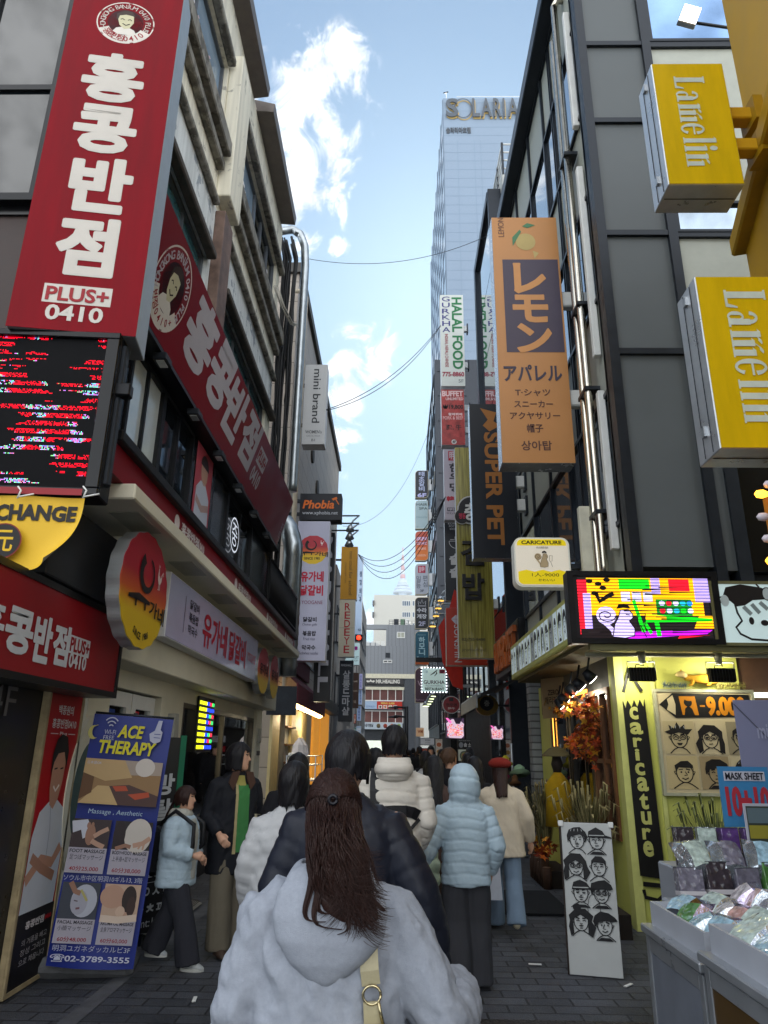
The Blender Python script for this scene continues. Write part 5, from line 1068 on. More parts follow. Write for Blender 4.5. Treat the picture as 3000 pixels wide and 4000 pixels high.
# menu boards above the crowd on the right
for i, (bl, tr, c, lab, kind) in enumerate((((1640, 2911), (1698, 2882), 'aeb4bc', 'white menu board with dark handwriting in the distance', 0), ((1642, 2948), (1695, 2923), 'a82430', 'red menu board below the white menu board', 1), ((1700, 2982), (1730, 2885), 'b8b0a8', 'tall photo menu of noodle bowls beside the white menu board', 2), ((1788, 2975), (1838, 2925), 'a9b0a4', 'square menu board with a single rice bowl', 3), ((1788, 2922), (1840, 2888), '1e1f22', 'black pot rice board with white drawings above the rice bowl board', 4), ((1642, 2985), (1690, 2955), '3a3330', 'dark menu with an orange ring of dumplings below the red board', 5))):
    s = flag_sign('menu_board', lab, bl, tr, (27, 27.2, 26, 19, 19.2, 27.3)[i], c, .06, blackm, rim=.02, facemat=lit(c, .12))
    if kind == 0: s.text('바이킹비', (.35, .2, .7, .45), '33363c', .02); s.text('오리지널', (.35, .55, .7, .75), '55585f')
    if kind == 1: s.text('MENU', (.2, .2, .8, .5), 'd8a070', .03); s.rect(.12, .65, .88, .72, 'd89070')
    if kind == 2:
        for k, c2 in enumerate(('c0704a', 'b89040', 'b05038')): s.ell(.5, .25+.28*k, .4, .36, 'd8d4cc'); s.ell(.5, .25+.28*k, .3, .27, c2, .001)
        s.text('소한누누', (.2, .03, .8, .09), '3c3330')
    if kind == 3: s.ell(.52, .55, .36, .36, '4a524c'); s.ell(.52, .55, .28, .28, '8a8a5a', .001); s.ell(.46, .5, .12, .12, 'b0643c', .002); s.ell(.6, .6, .1, .1, '6f9048', .002)
    if kind == 4: s.text('POT RICE NOU', (.1, .08, .95, .22), 'a9a9a9', .02); s.ell(.25, .65, .16, .2, '8d9098'); s.text('솥', (.45, .4, .7, .85), 'c8c8c8', .03); s.text('소', (.78, .4, .98, .85), 'c8c8c8', .03)
    if kind == 5: s.line(arcpts(.5, .5, .3, .36, 0, 360, 20), .07, 'd08a3c')
    s.done()
# caricature box sign
s = Sign('box_sign', 'rounded white and yellow lit caricature sign with a little squirrel painter', 'sign', (2014, 2292), (2221, 2100), Y=8.8)
c = .14; k = s.w/s.h
def rr(q, c): return [(q+c, q)]+arcpts(1-q-c, q*k+c*k, c, c*k, -90, 0, 6)+arcpts(1-q-c, 1-q*k-c*k, c, c*k, 0, 90, 6)+arcpts(q+c, 1-q*k-c*k, c, c*k, 90, 180, 6)+arcpts(q+c, q*k+c*k, c, c*k, 180, 270, 6)
s.slab(rr(0, c), .2, mat('milky_cabinet', 'd6d6cc', .4, emit=.08, var=.03), 'cabinet', -.004); s.slab(rr(.03, c*.9), .006, lit('d8d0c0', .30), 'face_panel', .004); s.z = .008
yl = lit('d8c010', .35); s.shape([(.06, .17), (.06, .1)]+arcpts(.16, .13, .1, .09, 180, 270, 5)+arcpts(.84, .13, .1, .09, 270, 360, 5)+[(.94, .17)], yl); s.shape([(.06, .68)]+[(.06+.88*i/12, .68+.02*math.cos(i*1.6)) for i in range(13)]+[(.94, .85)]+arcpts(.84, .86, .1, .09, 0, 90, 5)+arcpts(.16, .86, .1, .09, 90, 180, 5), yl)
s.text('CARICATURE', (.14, .07, .86, .145), '221c12', .04, dz=.002); s.text('似顔絵', (.4, .19, .62, .235), '5b5648', .0, dz=.002); s.text('1人-9000', (.3, .72, .78, .80), '221c12', .0, dz=.002); s.text('かわいい', (.41, .84, .7, .89), '221c12', .01, dz=.002)
tan, brn = 'c4ad86', '5b4a38'
def squirrel(s, x0, y0, x1, y1, dz=.002, bodyc=tan, linec=brn, hat='2b2320'):
    Q = lambda x, y: (x0+(x1-x0)*x, y0+(y1-y0)*y)
    s.shape([Q(*p) for p in ((.3,.95),(.36,.6),(.44,.42),(.5,.2),(.66,.18),(.74,.3),(.74,.42),(.66,.5),(.76,.72),(.74,.92),(.55,.98))], bodyc, dz); s.line([Q(*p) for p in ((.3,.95),(.36,.6),(.44,.42),(.5,.2),(.66,.18),(.74,.3),(.74,.42),(.66,.5),(.76,.72),(.74,.92),(.55,.98),(.3,.95))], .01*(x1-x0)*2, linec, dz+.001)
    s.ell(*Q(.2, .36), .2*(x1-x0), .19*(x1-x0), bodyc, dz+.001); sp = [Q(.2+.2*(1-i/22)*math.cos(.5*i), .36+.19*(1-i/22)*math.sin(.5*i)) for i in range(20)]; s.line(sp, .022*(x1-x0), linec, dz+.002); s.line([Q(.12,.5), Q(.3,.75), Q(.34,.92)], .09*(x1-x0), bodyc, dz)
    s.shape([Q(.42,.17), Q(.46,.06), Q(.58,.02), Q(.68,.08), Q(.7,.16), Q(.56,.14)], hat, dz+.002); s.line([Q(.85,.3), Q(1,.3), Q(.97,.62), Q(.82,.62), Q(.85,.3)], .02*(x1-x0), linec, dz+.002); s.line([Q(.88,.62), Q(.98,.95)], .02*(x1-x0), linec, dz+.001); s.line([Q(.6,.32), Q(.68,.34)], .02*(x1-x0), linec, dz+.003)
squirrel(s, .36, .27, .68, .62); b = MB(); b.box((s.w, s.h*.4, -.14), (s.w+.35, s.h*.5, -.06), darkm); b.build('wall_arm', s.e); s.done()
# lit frieze of portraits along the shop canopy
def portrait(s, x0, y0, x1, y1, seed, ink0='1f2026', skin=None, dz=.001):
    r = random.Random(seed); W, H = x1-x0, y1-y0; Q = lambda x, y: (x0+W*x, y0+H*y); L = .035*W
    kind = seed % 6; fx = .5+r.uniform(-.05, .05)
    s.line([Q(fx+.27*math.cos(R(a)), .5+.28*math.sin(R(a))*(1.1 if 0 < a < 180 else .8)) for a in range(-180, 181, 24)], L, ink0, dz)
    jit = lambda P: [(x*r.uniform(.9, 1.1), y*r.uniform(.92, 1.08)) for x, y in P]
    hair = {0: [(-.34,.1),(-.4,-.14),(-.3,-.34),(-.1,-.45),(.14,-.44),(.34,-.3),(.4,-.1),(.32,.1),(.26,-.1),(.1,-.2),(-.08,-.13),(-.22,-.1)], 1: [(-.42,.5),(-.5,.2),(-.42,.0),(-.44,-.2),(-.2,-.43),(.2,-.43),(.44,-.2),(.42,.0),(.5,.2),(.42,.5),(.27,.42),(.28,-.05),(0,-.22),(-.28,-.05),(-.27,.42)], 2: [(-.3,-.1),(-.28,-.34),(0,-.44),(.26,-.34),(.34,-.2),(.56,-.14),(.54,-.08),(.28,-.1)], 3: [(-.28,-.1),(-.44,-.2),(-.28,-.24),(-.34,-.42),(-.14,-.32),(-.04,-.5),(.06,-.32),(.22,-.46),(.24,-.28),(.42,-.28),(.28,-.1),(0,-.18)], 4: [(-.3,-.02),(-.28,-.24),(-.1,-.36),(.14,-.36),(.3,-.22),(.3,-.02),(.24,-.14),(-.2,-.16)], 5: [(-.34,.06),(-.42,-.12),(-.34,-.34),(-.12,-.47),(.16,-.46),(.4,-.32),(.46,-.16),(.3,-.12),(.05,-.15),(-.24,-.1)]}[kind]
    s.shape([Q(fx+x, .5+y*.92) for x, y in jit(hair)], ink0, dz+.001)
    if kind in (0, 3): [s.line([Q(fx+x, .12+.02*abs(x)*9), Q(fx+x*1.15, .22)], L*.6, 'a9acac', dz+.0015) for x in (-.2, -.08, .05, .18)]
    if kind == 2: s.line([Q(fx-.28, .34), Q(fx+.3, .33)], L, 'a9acac', dz+.0015)
    et = r.randrange(4)
    for e in (-.11, .12):
        if et == 0: s.ell(*Q(fx+e, .49), .03*W, .03*W, ink0, dz+.001, 8)
        elif et == 1: s.line([Q(fx+e+.055*math.cos(R(a)), .49+.045*math.sin(R(a))) for a in range(0, 361, 45)], L*.7, ink0, dz+.001); s.ell(*Q(fx+e+.02, .49), .026*W, .026*W, ink0, dz+.001, 8)
        elif et == 2: s.line([Q(fx+e-.06, .5), Q(fx+e, .47), Q(fx+e+.06, .5)], L, ink0, dz+.001)
        else: s.shape([Q(fx+e-.07, .48), Q(fx+e+.07, .46+.03*(e > 0)), Q(fx+e+.03, .53), Q(fx+e-.04, .53)], ink0, dz+.001)
        if seed % 4 == 1: s.line([Q(fx+e+.1*math.cos(R(a)), .49+.07*math.sin(R(a))) for a in range(0, 361, 40)], L*.8, ink0, dz+.001)
        bt = r.uniform(-.03, .03); s.line([Q(fx+e-.07, .41+bt), Q(fx+e+.06, .41-bt)], L*r.uniform(.7, 1.7), ink0, dz+.001)
    nt = r.randrange(3); s.line([Q(fx+.01, .47), Q(fx+.08, .58), Q(fx-.02, .59)] if nt == 0 else [Q(fx-.04, .57), Q(fx, .6), Q(fx+.05, .57)] if nt == 1 else [Q(fx, .46), Q(fx-.07, .6), Q(fx+.03, .61)], L*.8, ink0, dz+.001)
    mt = r.randrange(4); my = .68
    if mt == 0: s.line([Q(fx-.1, my-.01), Q(fx, my+.03), Q(fx+.11, my-.02)], L, ink0, dz+.001)
    elif mt == 1: s.shape([Q(fx-.1, my-.02), Q(fx+.1, my-.02), Q(fx+.05, my+.05), Q(fx-.05, my+.05)], ink0, dz+.001)
    elif mt == 2: s.line([Q(fx-.07, my+.01), Q(fx+.07, my)], L, ink0, dz+.001)
    else: s.shape([Q(fx-.1, my-.04), Q(fx, my-.06), Q(fx+.1, my-.04), Q(fx+.04, my-.01), Q(fx-.04, my-.01)], ink0, dz+.001); s.line([Q(fx-.05, my+.04), Q(fx+.05, my+.04)], L, ink0, dz+.001)
    if r.random() < .3: [s.line([Q(fx+x, .72+.05*(1-abs(x)*4)), Q(fx+x, .78+.04*(1-abs(x)*4))], L*.7, ink0, dz+.001) for x in (-.18, -.12, -.06, 0, .06, .12, .18)]
    for sd in (-1, 1):
        s.line([Q(fx+sd*.27, .46), Q(fx+sd*.34, .48), Q(fx+sd*.28, .57)], L*.8, ink0, dz); s.line([Q(fx+sd*r.uniform(.3, .4), .98), Q(fx+sd*.2, .86), Q(fx+sd*.07, .8)], L, ink0, dz)
    if seed % 3 == 2: s.shape([Q(fx-.3, .98), Q(fx-.16, .88), Q(fx+.16, .88), Q(fx+.3, .98)], ink0, dz)
s = Sign('portrait_frieze', 'long lime light box of cartoon portraits running along the shop canopy', 'sign', None, P=(1.78, 11.2, 2.66), w=4.16, h=.5, ang=-90)
limef = mat('lime_frame', 'b9bb66', .5, var=.05); s.cabinet(.1, limef, limef, rim=.02)
n = 17
for i in range(n):
    x0 = .02+.96*i/n; x1 = x0+.96/n*.86; s.rect(x0, .12, x1, .86, lit('b9c9cf', .32) if i % 5 != 2 else lit('8e979b', .2)); portrait(s, x0+.002, .14, x1-.002, .84, i*7+3)
s.done('portrait_print')
# right LED screen
s = Sign('led_screen', 'bright colour LED screen of a squirrel painting in yellow, green and magenta', 'screen', (2238, 2505), (2788, 2243), Y=7.0)
b = MB(); b.box((-.02, -.02, -.15), (s.w+.02, s.h+.02, -.01), blackm, .01)
for a, c in (((-.02,-.02),(s.w+.02,.03)), ((-.02,s.h-.03),(s.w+.02,s.h+.02)), ((-.02,.03),(.04,s.h-.03)), ((s.w-.04,.03),(s.w+.02,s.h-.03))): b.box((a[0],a[1],-.01), (c[0],c[1],.02), blackm)
b.build('cabinet', s.e); b = MB(); b.box((.04, .03, -.01), (s.w-.04, s.h-.03, .002), mat('led_off', '17141a', .5)); b.build('screen_face', s.e)
LE = lambda c, e=1.0: ink(c, emit=e)
s.rect(.06, .06, .94, .93, LE('30282c', .3)); Yl, Gr, Rd, Vi, Wh, Mg, Bk = LE('ffb808', 1.1), LE('10d820', 1.0), LE('f01830', 1.0), LE('c0a8f8', .9), LE('d8d4ff', 1.0), LE('c818e8', 1.0), LE('141014', 0)
s.rect(.12, .07, .9, .62, Yl, .0005); s.rect(.055, .1, .12, .9, Rd, .0006); s.rect(.09, .3, .14, .85, Vi, .0008); s.rect(.34, .08, .55, .24, Gr, .001); s.rect(.56, .07, .62, .3, Vi, .001); s.rect(.68, .08, .82, .26, Rd, .001); s.rect(.85, .07, .95, .42, Vi, .001); s.shape([(.86, .62), (.95, .62), (.97, .8), (.82, .8)], Yl, .001)
for k in range(3): s.rect(.35+k*.075, .27, .41+k*.075, .42, Wh, .0012)
s.rect(.58, .38, .82, .62, LE('18a030', .5), .0014)
for k in range(10): s.ell(.62+.047*(k % 5), .44+.11*(k//5), .02, .018, (Wh, Rd, Wh, LE('20b0d0', 1), LE('2090ff', 1), Rd, Wh, LE('20b0d0', 1), Gr, Wh)[k], .0016, 12)
s.shape([(.5, .6), (.95, .66), (.94, .7), (.5, .72)], Gr, .0016); s.shape([(.5, .6), (.64, .63), (.64, .68), (.5, .68)], Yl, .0018)
s.line([(.43, .4), (.48, .86)], .025, Gr, .0018); s.line([(.49, .72), (.53, .88)], .022, Gr, .0018); s.line([(.57, .68), (.58, .92)], .03, Gr, .0018)
s.shape([(.38, .86), (.94, .82), (.9, .88), (.4, .96), (.34, .94)], Mg, .0016); s.shape([(.72, .9), (.92, .9), (.7, .95)], Rd, .0018); s.shape([(.06, .82), (.36, .8), (.34, .95), (.06, .95)], LE('281c20', .2), .0012)
squirrel(s, .17, .44, .5, .96, .0022, LE('d8c8ff', .8), LE('201420', .1), Bk)
for p in ((.14, .12), (.2, .16), (.26, .1), (.23, .22), (.17, .3)): s.ell(*p, .024, .016, Bk, .0022, 10)
s.line([(.18, .3), (.2, .42), (.26, .34), (.3, .3)], .03, Bk, .0022)
for k in range(19): s.line([(.05, .095+k*.0455), (.95, .09+k*.0455+.004*math.sin(k))], .0042, Bk, .004)
for k in range(26): r_ = random.Random(k); y = .09+r_.random()*.8; x = r_.uniform(.1, .7); s.shape([(x, y), (x+.22, y+.008), (x, y+.018)], (Bk, LE('30282c', .2))[k % 2], .0042)
s.done('picture')
# animal face light box
s = Sign('box_sign', 'square white lit box sign with a cartoon animal wearing a black beret', 'sign', (2798, 2522), (3092, 2272), Y=7.0)
s.cabinet(.15, mat('olive_frame', '6d6a48', .5), lit('b8cccc', .45), rim=.03, rimz=.01)
s.line([(.12,.35),(.1,.26),(.16,.25),(.28,.33),(.3,.5),(.34,.62),(.26,.72),(.3,.82),(.42,.9),(.66,.92),(.86,.86),(.97,.72),(.93,.5),(.9,.34)], .025, '1a1a1c'); s.shape([(.3,.4),(.16,.22),(.2,.1),(.38,.05),(.62,.1),(.84,.22),(.9,.32),(.7,.28),(.5,.3),(.4,.38)], '1f1a1a', .001); s.line([(.6,.1),(.56,.03)], .02, '1f1a1a', .001); s.ell(.17,.31,.05,.07,'c0cccc',.002); s.ell(.68,.2,.05,.08,'c0cccc',.002); s.line(arcpts(.68,.2,.06,.1,0,360,14),.012,'1f1a1a',.003)
for p in ((.38,.4,.46,.52),(.48,.36,.56,.5),(.58,.33,.66,.44)): s.line([(p[0],p[1]),(p[2],p[3])], .05, '8d9a9a', .001)
s.ell(.45,.62,.03,.045,'1f1a1a',.002); s.ell(.7,.56,.03,.045,'1f1a1a',.002); s.ell(.6,.65,.045,.035,'1f1a1a',.002); s.done()
# yellow cosmetics box signs
def lamelin(s, x0, y0, x1, y1, col, dz=0):
    """high contrast serif lettering built from thick stems, thin joins and slab feet, reading downwards"""
    W, H = x1-x0, y1-y0
    total = 4.95
    cnt = [0]
    def put(poly, ox): cnt[0] += 1; s.shape([(x0+W*p[1], y0+H*((ox+p[0])/total)) for p in poly], col, dz+5e-5*(cnt[0] % 40))
    bz = lambda pts: pts
    def stem(ox, h=.68, w=.21, serif=True, base=0):
        put([(0, base), (w, base), (w, h), (0, h)], ox)
        if serif: put([(-.05, base), (w+.05, base), (w+.05, base+.04), (-.05, base+.04)], ox); put([(-.09, h-.07), (.02, h), (.02, h-.06)], ox)
    def arch(ox, w):
        n = 10; out = [(.0+w*i/n, .44+.25*math.sin(math.pi*(.5*i/n+.12))) for i in range(n+1)]; inn = [(.0+(w-.13)*i/n, .44+.17*math.sin(math.pi*(.5*i/n+.1))) for i in range(n+1)]
        for i in range(n): put([inn[i], inn[i+1], out[i+1], out[i]], ox)
    def ring(ox, cx, cy, rx, ry, tk, tn, a0=0, a1=360):
        n = 28
        for i in range(n):
            q = []
            for a, inn in ((a0+(a1-a0)*i/n, 0), (a0+(a1-a0)*(i+1)/n, 0), (a0+(a1-a0)*(i+1)/n, 1), (a0+(a1-a0)*i/n, 1)):
                t = (tn+(tk-tn)*abs(math.cos(R(a)))) if inn else 0; q.append((cx+(rx-t)*math.cos(R(a)), cy+(ry-min(t, tn*1.5) if inn else ry)*math.sin(R(a))))
            put(q, ox)
    put([(.06, 0), (.3, 0), (.3, .95), (.06, .95)], 0); put([(0, 0), (.62, 0), (.66, .27), (.60, .27), (.5, .06), (0, .06)], 0); put([(0, .9), (.36, .9), (.36, .95), (0, .95)], 0)
    ring(.74, .24, .18, .2, .19, .14, .04); put([(.32, 0), (.53, 0), (.53, .5), (.32, .5)], .74); ring(.74, .27, .45, .24, .23, .16, .05, 0, 165); put([(.5, 0), (.6, .0), (.62, .05), (.5, .06)], .74)
    stem(1.5); arch(1.62, .34); stem(1.82, .52); arch(1.94, .34); stem(2.15, .52)
    ring(2.45, .3, .34, .29, .36, .17, .05, 20, 330); put([(.1, .35), (.58, .35), (.58, .4), (.1, .4)], 2.45)
    stem(3.22, 1.0); stem(3.62, .68); put([(.085+.12*math.cos(R(30*k)), .88+.12*math.sin(R(30*k))) for k in range(12)], 3.62)
    stem(4.02); arch(4.14, .36); stem(4.36, .52)
yel = mat('yellow_sign_film', 'd2b006', .5, var=.14, vscale=1.6, spec=.15, stretch=(4, .6, 1))
def box_yellow(label, bl, tr, Y, tx, ty):
    s = Sign('box_sign', label, 'sign', bl, tr, Y=Y, group='yellow cosmetics box signs'); s.cabinet(.32, mat('aluminium_cabinet', 'bfc2c6', .3, .7, var=.12), yel, rim=.008)
    b = MB()
    for z in (.1, .22): b.box((-.004, .02, -z), (.0, s.h-.02, -z+.006), darkm)
    for k in (.12, .9): b.box((-.02, s.h*k, -.19), (0, s.h*k+.07, -.15), alu)
    b.box((.02, -.004, -.16), (s.w-.02, 0, -.154), darkm); b.build('hinge', s.e)
    lamelin(s, tx[0], ty[0], tx[1], ty[1], mat('pale_letter', 'c6d2cc', .45)); s.done()
    b = MB()
    for k in (.36, .62): b.box((s.w, s.h*k, -.22), (s.w+.3, s.h*k+.12, -.1), yellowwall, .01); b.box((s.w+.22, s.h*k-.06, -.28), (s.w+.3, s.h*k+.18, -.04), mat('yellow_plate', 'a07c10', .5))
    b.build('wall_arm', s.e); return s
box_yellow('upper yellow box sign with white serif lettering turned sideways', (2612, 720), (2822, 246), 4.5, (.28, .72), (.12, .92))
box_yellow('lower yellow box sign with white serif lettering, cut by the frame edge', (2815, 1752), (3120, 1078), 4.15, (.25, .66), (.09, .92))
# --- street end signs
s = Sign('wall_sign', 'dark sign with a white moustache and bold white name across the far building', 'sign', (1422, 2673), (1577, 2650), Y=75.0); s.cabinet(.15, darkm, face('3b393a'), rim=.01); s.text('MR.HEALING', (.30, .22, .9, .82), 'd6d2c8', .045); s.shape([(.05, .45), (.1, .35), (.13, .5), (.15, .3), (.165, .2), (.18, .3), (.2, .5), (.23, .35), (.28, .45), (.24, .7), (.19, .62), (.165, .55), (.14, .62), (.09, .7)], 'd6d2c8'); s.done()
s = Sign('wall_sign', 'pale blue and red noodle menu sign on the far building', 'sign', (1421, 2769), (1571, 2740), Y=74.9); s.cabinet(.2, cabwhite, face('9fb4cc'), rim=.005); s.rect(.34, .02, 1, .98, 'b83020'); s.text('MENU 6,000', (.45, .12, .8, .42), 'd8c060', .03, dz=.001)
for k in range(4): s.rect(.38+k*.13, .5, .48+k*.13, .94, 'd0ccc4', .001); s.ell(.43+k*.13, .72, .03, .03, ('5a4038', 'c06a30', 'b0a070', 'c0a040')[k], .002)
s.text('百年飯店', (.06, .55, .28, .8), '6a7fa8', .0, dz=.001); s.done()
s = Sign('wall_sign', 'long pale sign with burger pictures low on the far building', 'sign', (1416, 2848), (1572, 2823), Y=74.8); s.cabinet(.2, cabwhite, face('b5c0c8'), rim=.005); s.text('내가찜닭', (.06, .2, .27, .7), '2c2f36', .04)
for k in range(4): s.ell(.4+k*.17, .5, .05, .055, ('6a5a38', '9c3c28', 'b05a30', '88a050')[k], .001); s.rect(.36+k*.17, .6, .44+k*.17, .75, '3a3028', .002)
s.done()
# ================================================================== CARICATURE SHOP on the corner
CS = empty('caricature_shop', 'small lime coloured caricature shop on the corner with lit lamps under its canopy', 'shop')
FY, SX = 7.72, 2.34
beige = mat('beige_interior', 'c2a878', .7, var=.06)
b = MB(); b.box((SX, FY, 0), (3.62, FY+.14, 2.62), limewall); b.box((SX-.03, FY-.03, 0), (SX+.06, FY+.12, 2.6), mat('pale_lime_trim', 'c6c878', .55)); b.box((2.68, FY-.025, 0), (2.72, FY+.0, 2.6), mat('pale_lime_trim', 'c6c878', .55)); b.box((SX, 11.1, 0), (2.6, 12.0, 2.6), limewall); b.box((SX, FY+.12, 0), (SX+.12, FY+.3, 2.62), limewall); b.box((SX, 8.02, 0), (SX+.1, 8.75, .75), limewall); b.box((SX, FY+.3, 2.3), (SX+.12, 11.1, 2.62), mat('dark_lintel', '2b2a26', .6)); b.build('wall', CS)
b = MB(); b.box((1.88, 7.12, 2.62), (2.7, 11.2, 3.2), mat('canopy_underside', '5b5640', .7)); b.box((2.7, 7.12, 2.62), (4.3, 7.72, 3.2), mat('canopy_underside', '5b5640', .7)); b.box((1.9, 7.02, 2.56), (4.2, 7.1, 2.62), mat('olive_frame', '6d6a48', .5)); b.build('canopy', CS)
b = MB(); b.poly([(4.25, 7.86, 0), (4.25, 12.1, 0), (4.25, 12.1, 2.6), (4.25, 7.86, 2.6)][::-1], beige); b.poly([(SX, 12.1, 0), (SX, 12.1, 2.6), (4.25, 12.1, 2.6), (4.25, 12.1, 0)], beige); b.poly([(SX, 7.9, .02), (4.25, 7.9, .02), (4.25, 12.1, .02), (SX, 12.1, .02)], mat('wood_floor', '6d5236', .5)); b.poly([(SX, 7.9, 2.6), (SX, 12.1, 2.6), (4.25, 12.1, 2.6), (4.25, 7.9, 2.6)], beige); b.box((3.3, 9.0, 0), (3.34, 11.6, 2.45), beige); b.build('interior', CS)
b = MB()
for i in range(7): b.box((3.27, 9.3+i*.28, 1.0+.1*(i % 3)), (3.3, 9.34+i*.28, 1.5+.12*(i % 2)), mat('brush_handle', '3c2c20', .5))
b.box((3.28, 10.6, .95), (3.3, 10.9, 1.25), whitepaint); b.build('tool_display', CS)
bf = mat('black_door_frame', '141313', .4, .3)
dr = part('shop_door', CS, ((SX-.02, 8.82, 0), (SX+.06, 8.94, 2.3)), ((SX-.02, 9.86, 0), (SX+.06, 9.98, 2.3)), ((SX-.02, 8.94, 2.2), (SX+.06, 9.86, 2.3)), m=bf, bev=.005)
part('handle', dr, ((SX-.07, 9.0, .85), (SX-.04, 9.05, 1.6)), m=mat('dark_handle', '1c1a1a', .3, .6), bev=.008)
b = MB(); b.box((SX+.02, 8.94, .02), (SX+.03, 9.86, 2.2), pane); b.build('pane', dr)
window(CS, 'x', SX+.03, 8.02, 8.82, .75, 2.3, mat('brown_wood_frame', '6a4428', .5, var=.2), pane, 2, 2, .06, out=-1, name='side_window')
window(CS, 'x', SX+.03, 10.0, 11.1, .9, 2.2, bf, pane, 1, 1, .07, out=-1, name='lit_window')
b = MB(); strip = mat('amber_light_strip', 'ffb04a', .5, var=0, emit=2.2)
for a, c in (((SX-.01, 11.0, .95), (SX+.0, 11.03, 2.15)), ((SX-.01, 10.05, 2.16), (SX+.0, 11.0, 2.19)), ((SX-.01, 8.96, 2.31), (SX+.0, 9.86, 2.35))): b.box(a, c, strip)
b.build('light_strip', CS)
b = MB(); b.tube([(1.95, 7.42, 2.57), (4.1, 7.42, 2.57)], .022, mat('ivory_conduit', 'b5b29a', .5), 8)
for x in (2.52, 3.3): b.tube([(x, 7.42, 2.6), (x, 7.42, 2.48)], [.05, .03], mat('ivory_conduit', 'b5b29a', .5), 8)
b.build('conduit', CS)
def lamp_light(loc, energy, col, r=.05, spot=None):
    if spot: l = bpy.data.lights.new('lamp_light', 'SPOT'); l.spot_size = R(spot[1]); l.spot_blend = .7
    else: l = bpy.data.lights.new('lamp_light', 'POINT')
    l.energy = energy; l.color = col; l.shadow_soft_size = r; o = bpy.data.objects.new('lamp_light', l); COL.objects.link(o); o.location = loc
    if spot: o.rotation_euler = (Vector(spot[0])-Vector(loc)).to_track_quat('-Z', 'Y').to_euler()
    return o
for i, (x, tx) in enumerate(((2.5, 2.55), (3.3, 3.35))):
    e = empty('flood_lamp', ('black flood lamp above the painted black pencil', 'black flood lamp above the price board')[i], 'lamp', (x, 7.4, 2.5), group='black flood lamps on the lime front'); b = MB()
    b.box((-.13, -.03, -.2), (.13, .03, -.06), mat('finned_black', '1b1b1a', .4, .4), .008)
    for k in range(9): b.box((-.12+k*.03, -.045, -.19), (-.11+k*.03, -.03, -.07), mat('finned_black', '1b1b1a', .4, .4))
    b.build('lamp_head', e); b = MB(); b.tube([(-.14, 0, -.12), (-.14, 0, .0), (.14, 0, 0), (.14, 0, -.12)], .008, alu, 5); b.tube([(0, 0, 0), (.03, .0, -.04), (-.05, 0, -.03), (-.08, -.03, -.1)], .007, blackcable, 5); b.build('bracket', e); b = MB(); b.box((-.11, .031, -.19), (.11, .036, -.07), mat('flood_glow', 'fff6d8', .5, var=0, emit=6)); b.build('lens', e)
    lamp_light((x, 7.47, 2.36), 7.5, (1, .95, .72), .05)
for i, (px, lab) in enumerate((((2178, 2745), 'farthest'), ((2190, 2732), 'second farthest'), ((2222, 2695), 'middle'), ((2250, 2672), 'second nearest'), ((2290, 2640), 'nearest'))):
    q = onX(px[0], px[1], 2.12); e = empty('spot_lamp', '%s of the white spot lamps under the portrait light box' % lab, 'lamp', q, group='white spot lamps under the portrait light box'); b = MB(); b.tube([(.0, 0, .02), (.03, 0, .12), (.05, 0, .22)], .012, darkm, 6); b.build('arm', e); b = MB(); b.tube([(-.02, 0, .05), (.07, 0, -.04)], [.05, .07], darkm, 10); b.tube([(.07, 0, -.04), (.075, 0, -.045)], .06, mat('spot_glow', 'fff8e8', .5, var=0, emit=8), 10); b.build('lamp_head', e)
    if i in (1, 3): lamp_light(q+Vector((.12, 0, -.12)), 5, (1, .96, .78), .05)
lamp_light((3.0, 9.6, 2.0), 34, (1, .72, .38), .12); b = MB(); b.tube([(2.9, 9.6, 2.6), (2.9, 9.6, 2.1)], .012, darkm, 5); b.tube([(2.9, 9.6, 2.1), (2.9, 9.6, 1.95)], [.04, .14], whitepaint, 12); b.build('pendant_lamp', CS)
# round hanging board beside the door, brown reveal at the right
s = Sign('shop_board', 'small cream board with brown lettering hanging over the shop door', 'sign', None, P=(2.1, 10.6, 2.2), w=.5, h=.3, ang=-60); s.slab(rr(.0, .16), .1, mat('brown_edge', '5a4026', .6), 'cabinet', -.002); s.slab(rr(.03, .15), .004, face('c2a880'), 'face_panel', .003); s.z = .006; s.text('ZERO', (.3, .15, .75, .4), '4a3320', .03); s.text('캐리커쳐', (.15, .45, .85, .8), '4a3320', .02); s.done()
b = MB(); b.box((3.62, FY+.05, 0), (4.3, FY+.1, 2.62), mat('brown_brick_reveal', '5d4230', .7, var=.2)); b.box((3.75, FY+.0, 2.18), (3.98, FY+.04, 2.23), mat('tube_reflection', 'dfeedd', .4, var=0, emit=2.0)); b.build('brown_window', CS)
# pencil painted on the wall, as a cut board
s = Sign('pencil_sign', 'tall black wooden pencil with hand cut lime letters on the shop front', 'sign', None, P=(2.36, FY-.026, .0), w=.34, h=2.5, ang=0)
blk = mat('pencil_black', '151412', .5, var=.1)
x0, y0, x1, y1 = s.pb(2436, 2738, 2588, 3436)
tl, trr, brr, bll = s.frac(2432, 2738), s.frac(2516, 2732), s.frac(2600, 3436), s.frac(2500, 3420)
def mixp(a, c, t): return (a[0]+(c[0]-a[0])*t, a[1]+(c[1]-a[1])*t)
s.z = .012; top = [tl, mixp(tl, trr, .1), mixp(tl, trr, .22), mixp(tl, trr, .38), mixp(tl, trr, .52), mixp(tl, trr, .64), mixp(tl, trr, .78), mixp(tl, trr, .92), trr]; top = [(x, y+(.0 if i % 2 == 0 else .03)) for i, (x, y) in enumerate(top)]
b = MB(); q = [s.q(*p)[:2] for p in top+[brr, mixp(brr, bll, .5), bll]]; b.prism(q, 0, .012, blk); b.build('pencil_body', s.e); s.z = .014
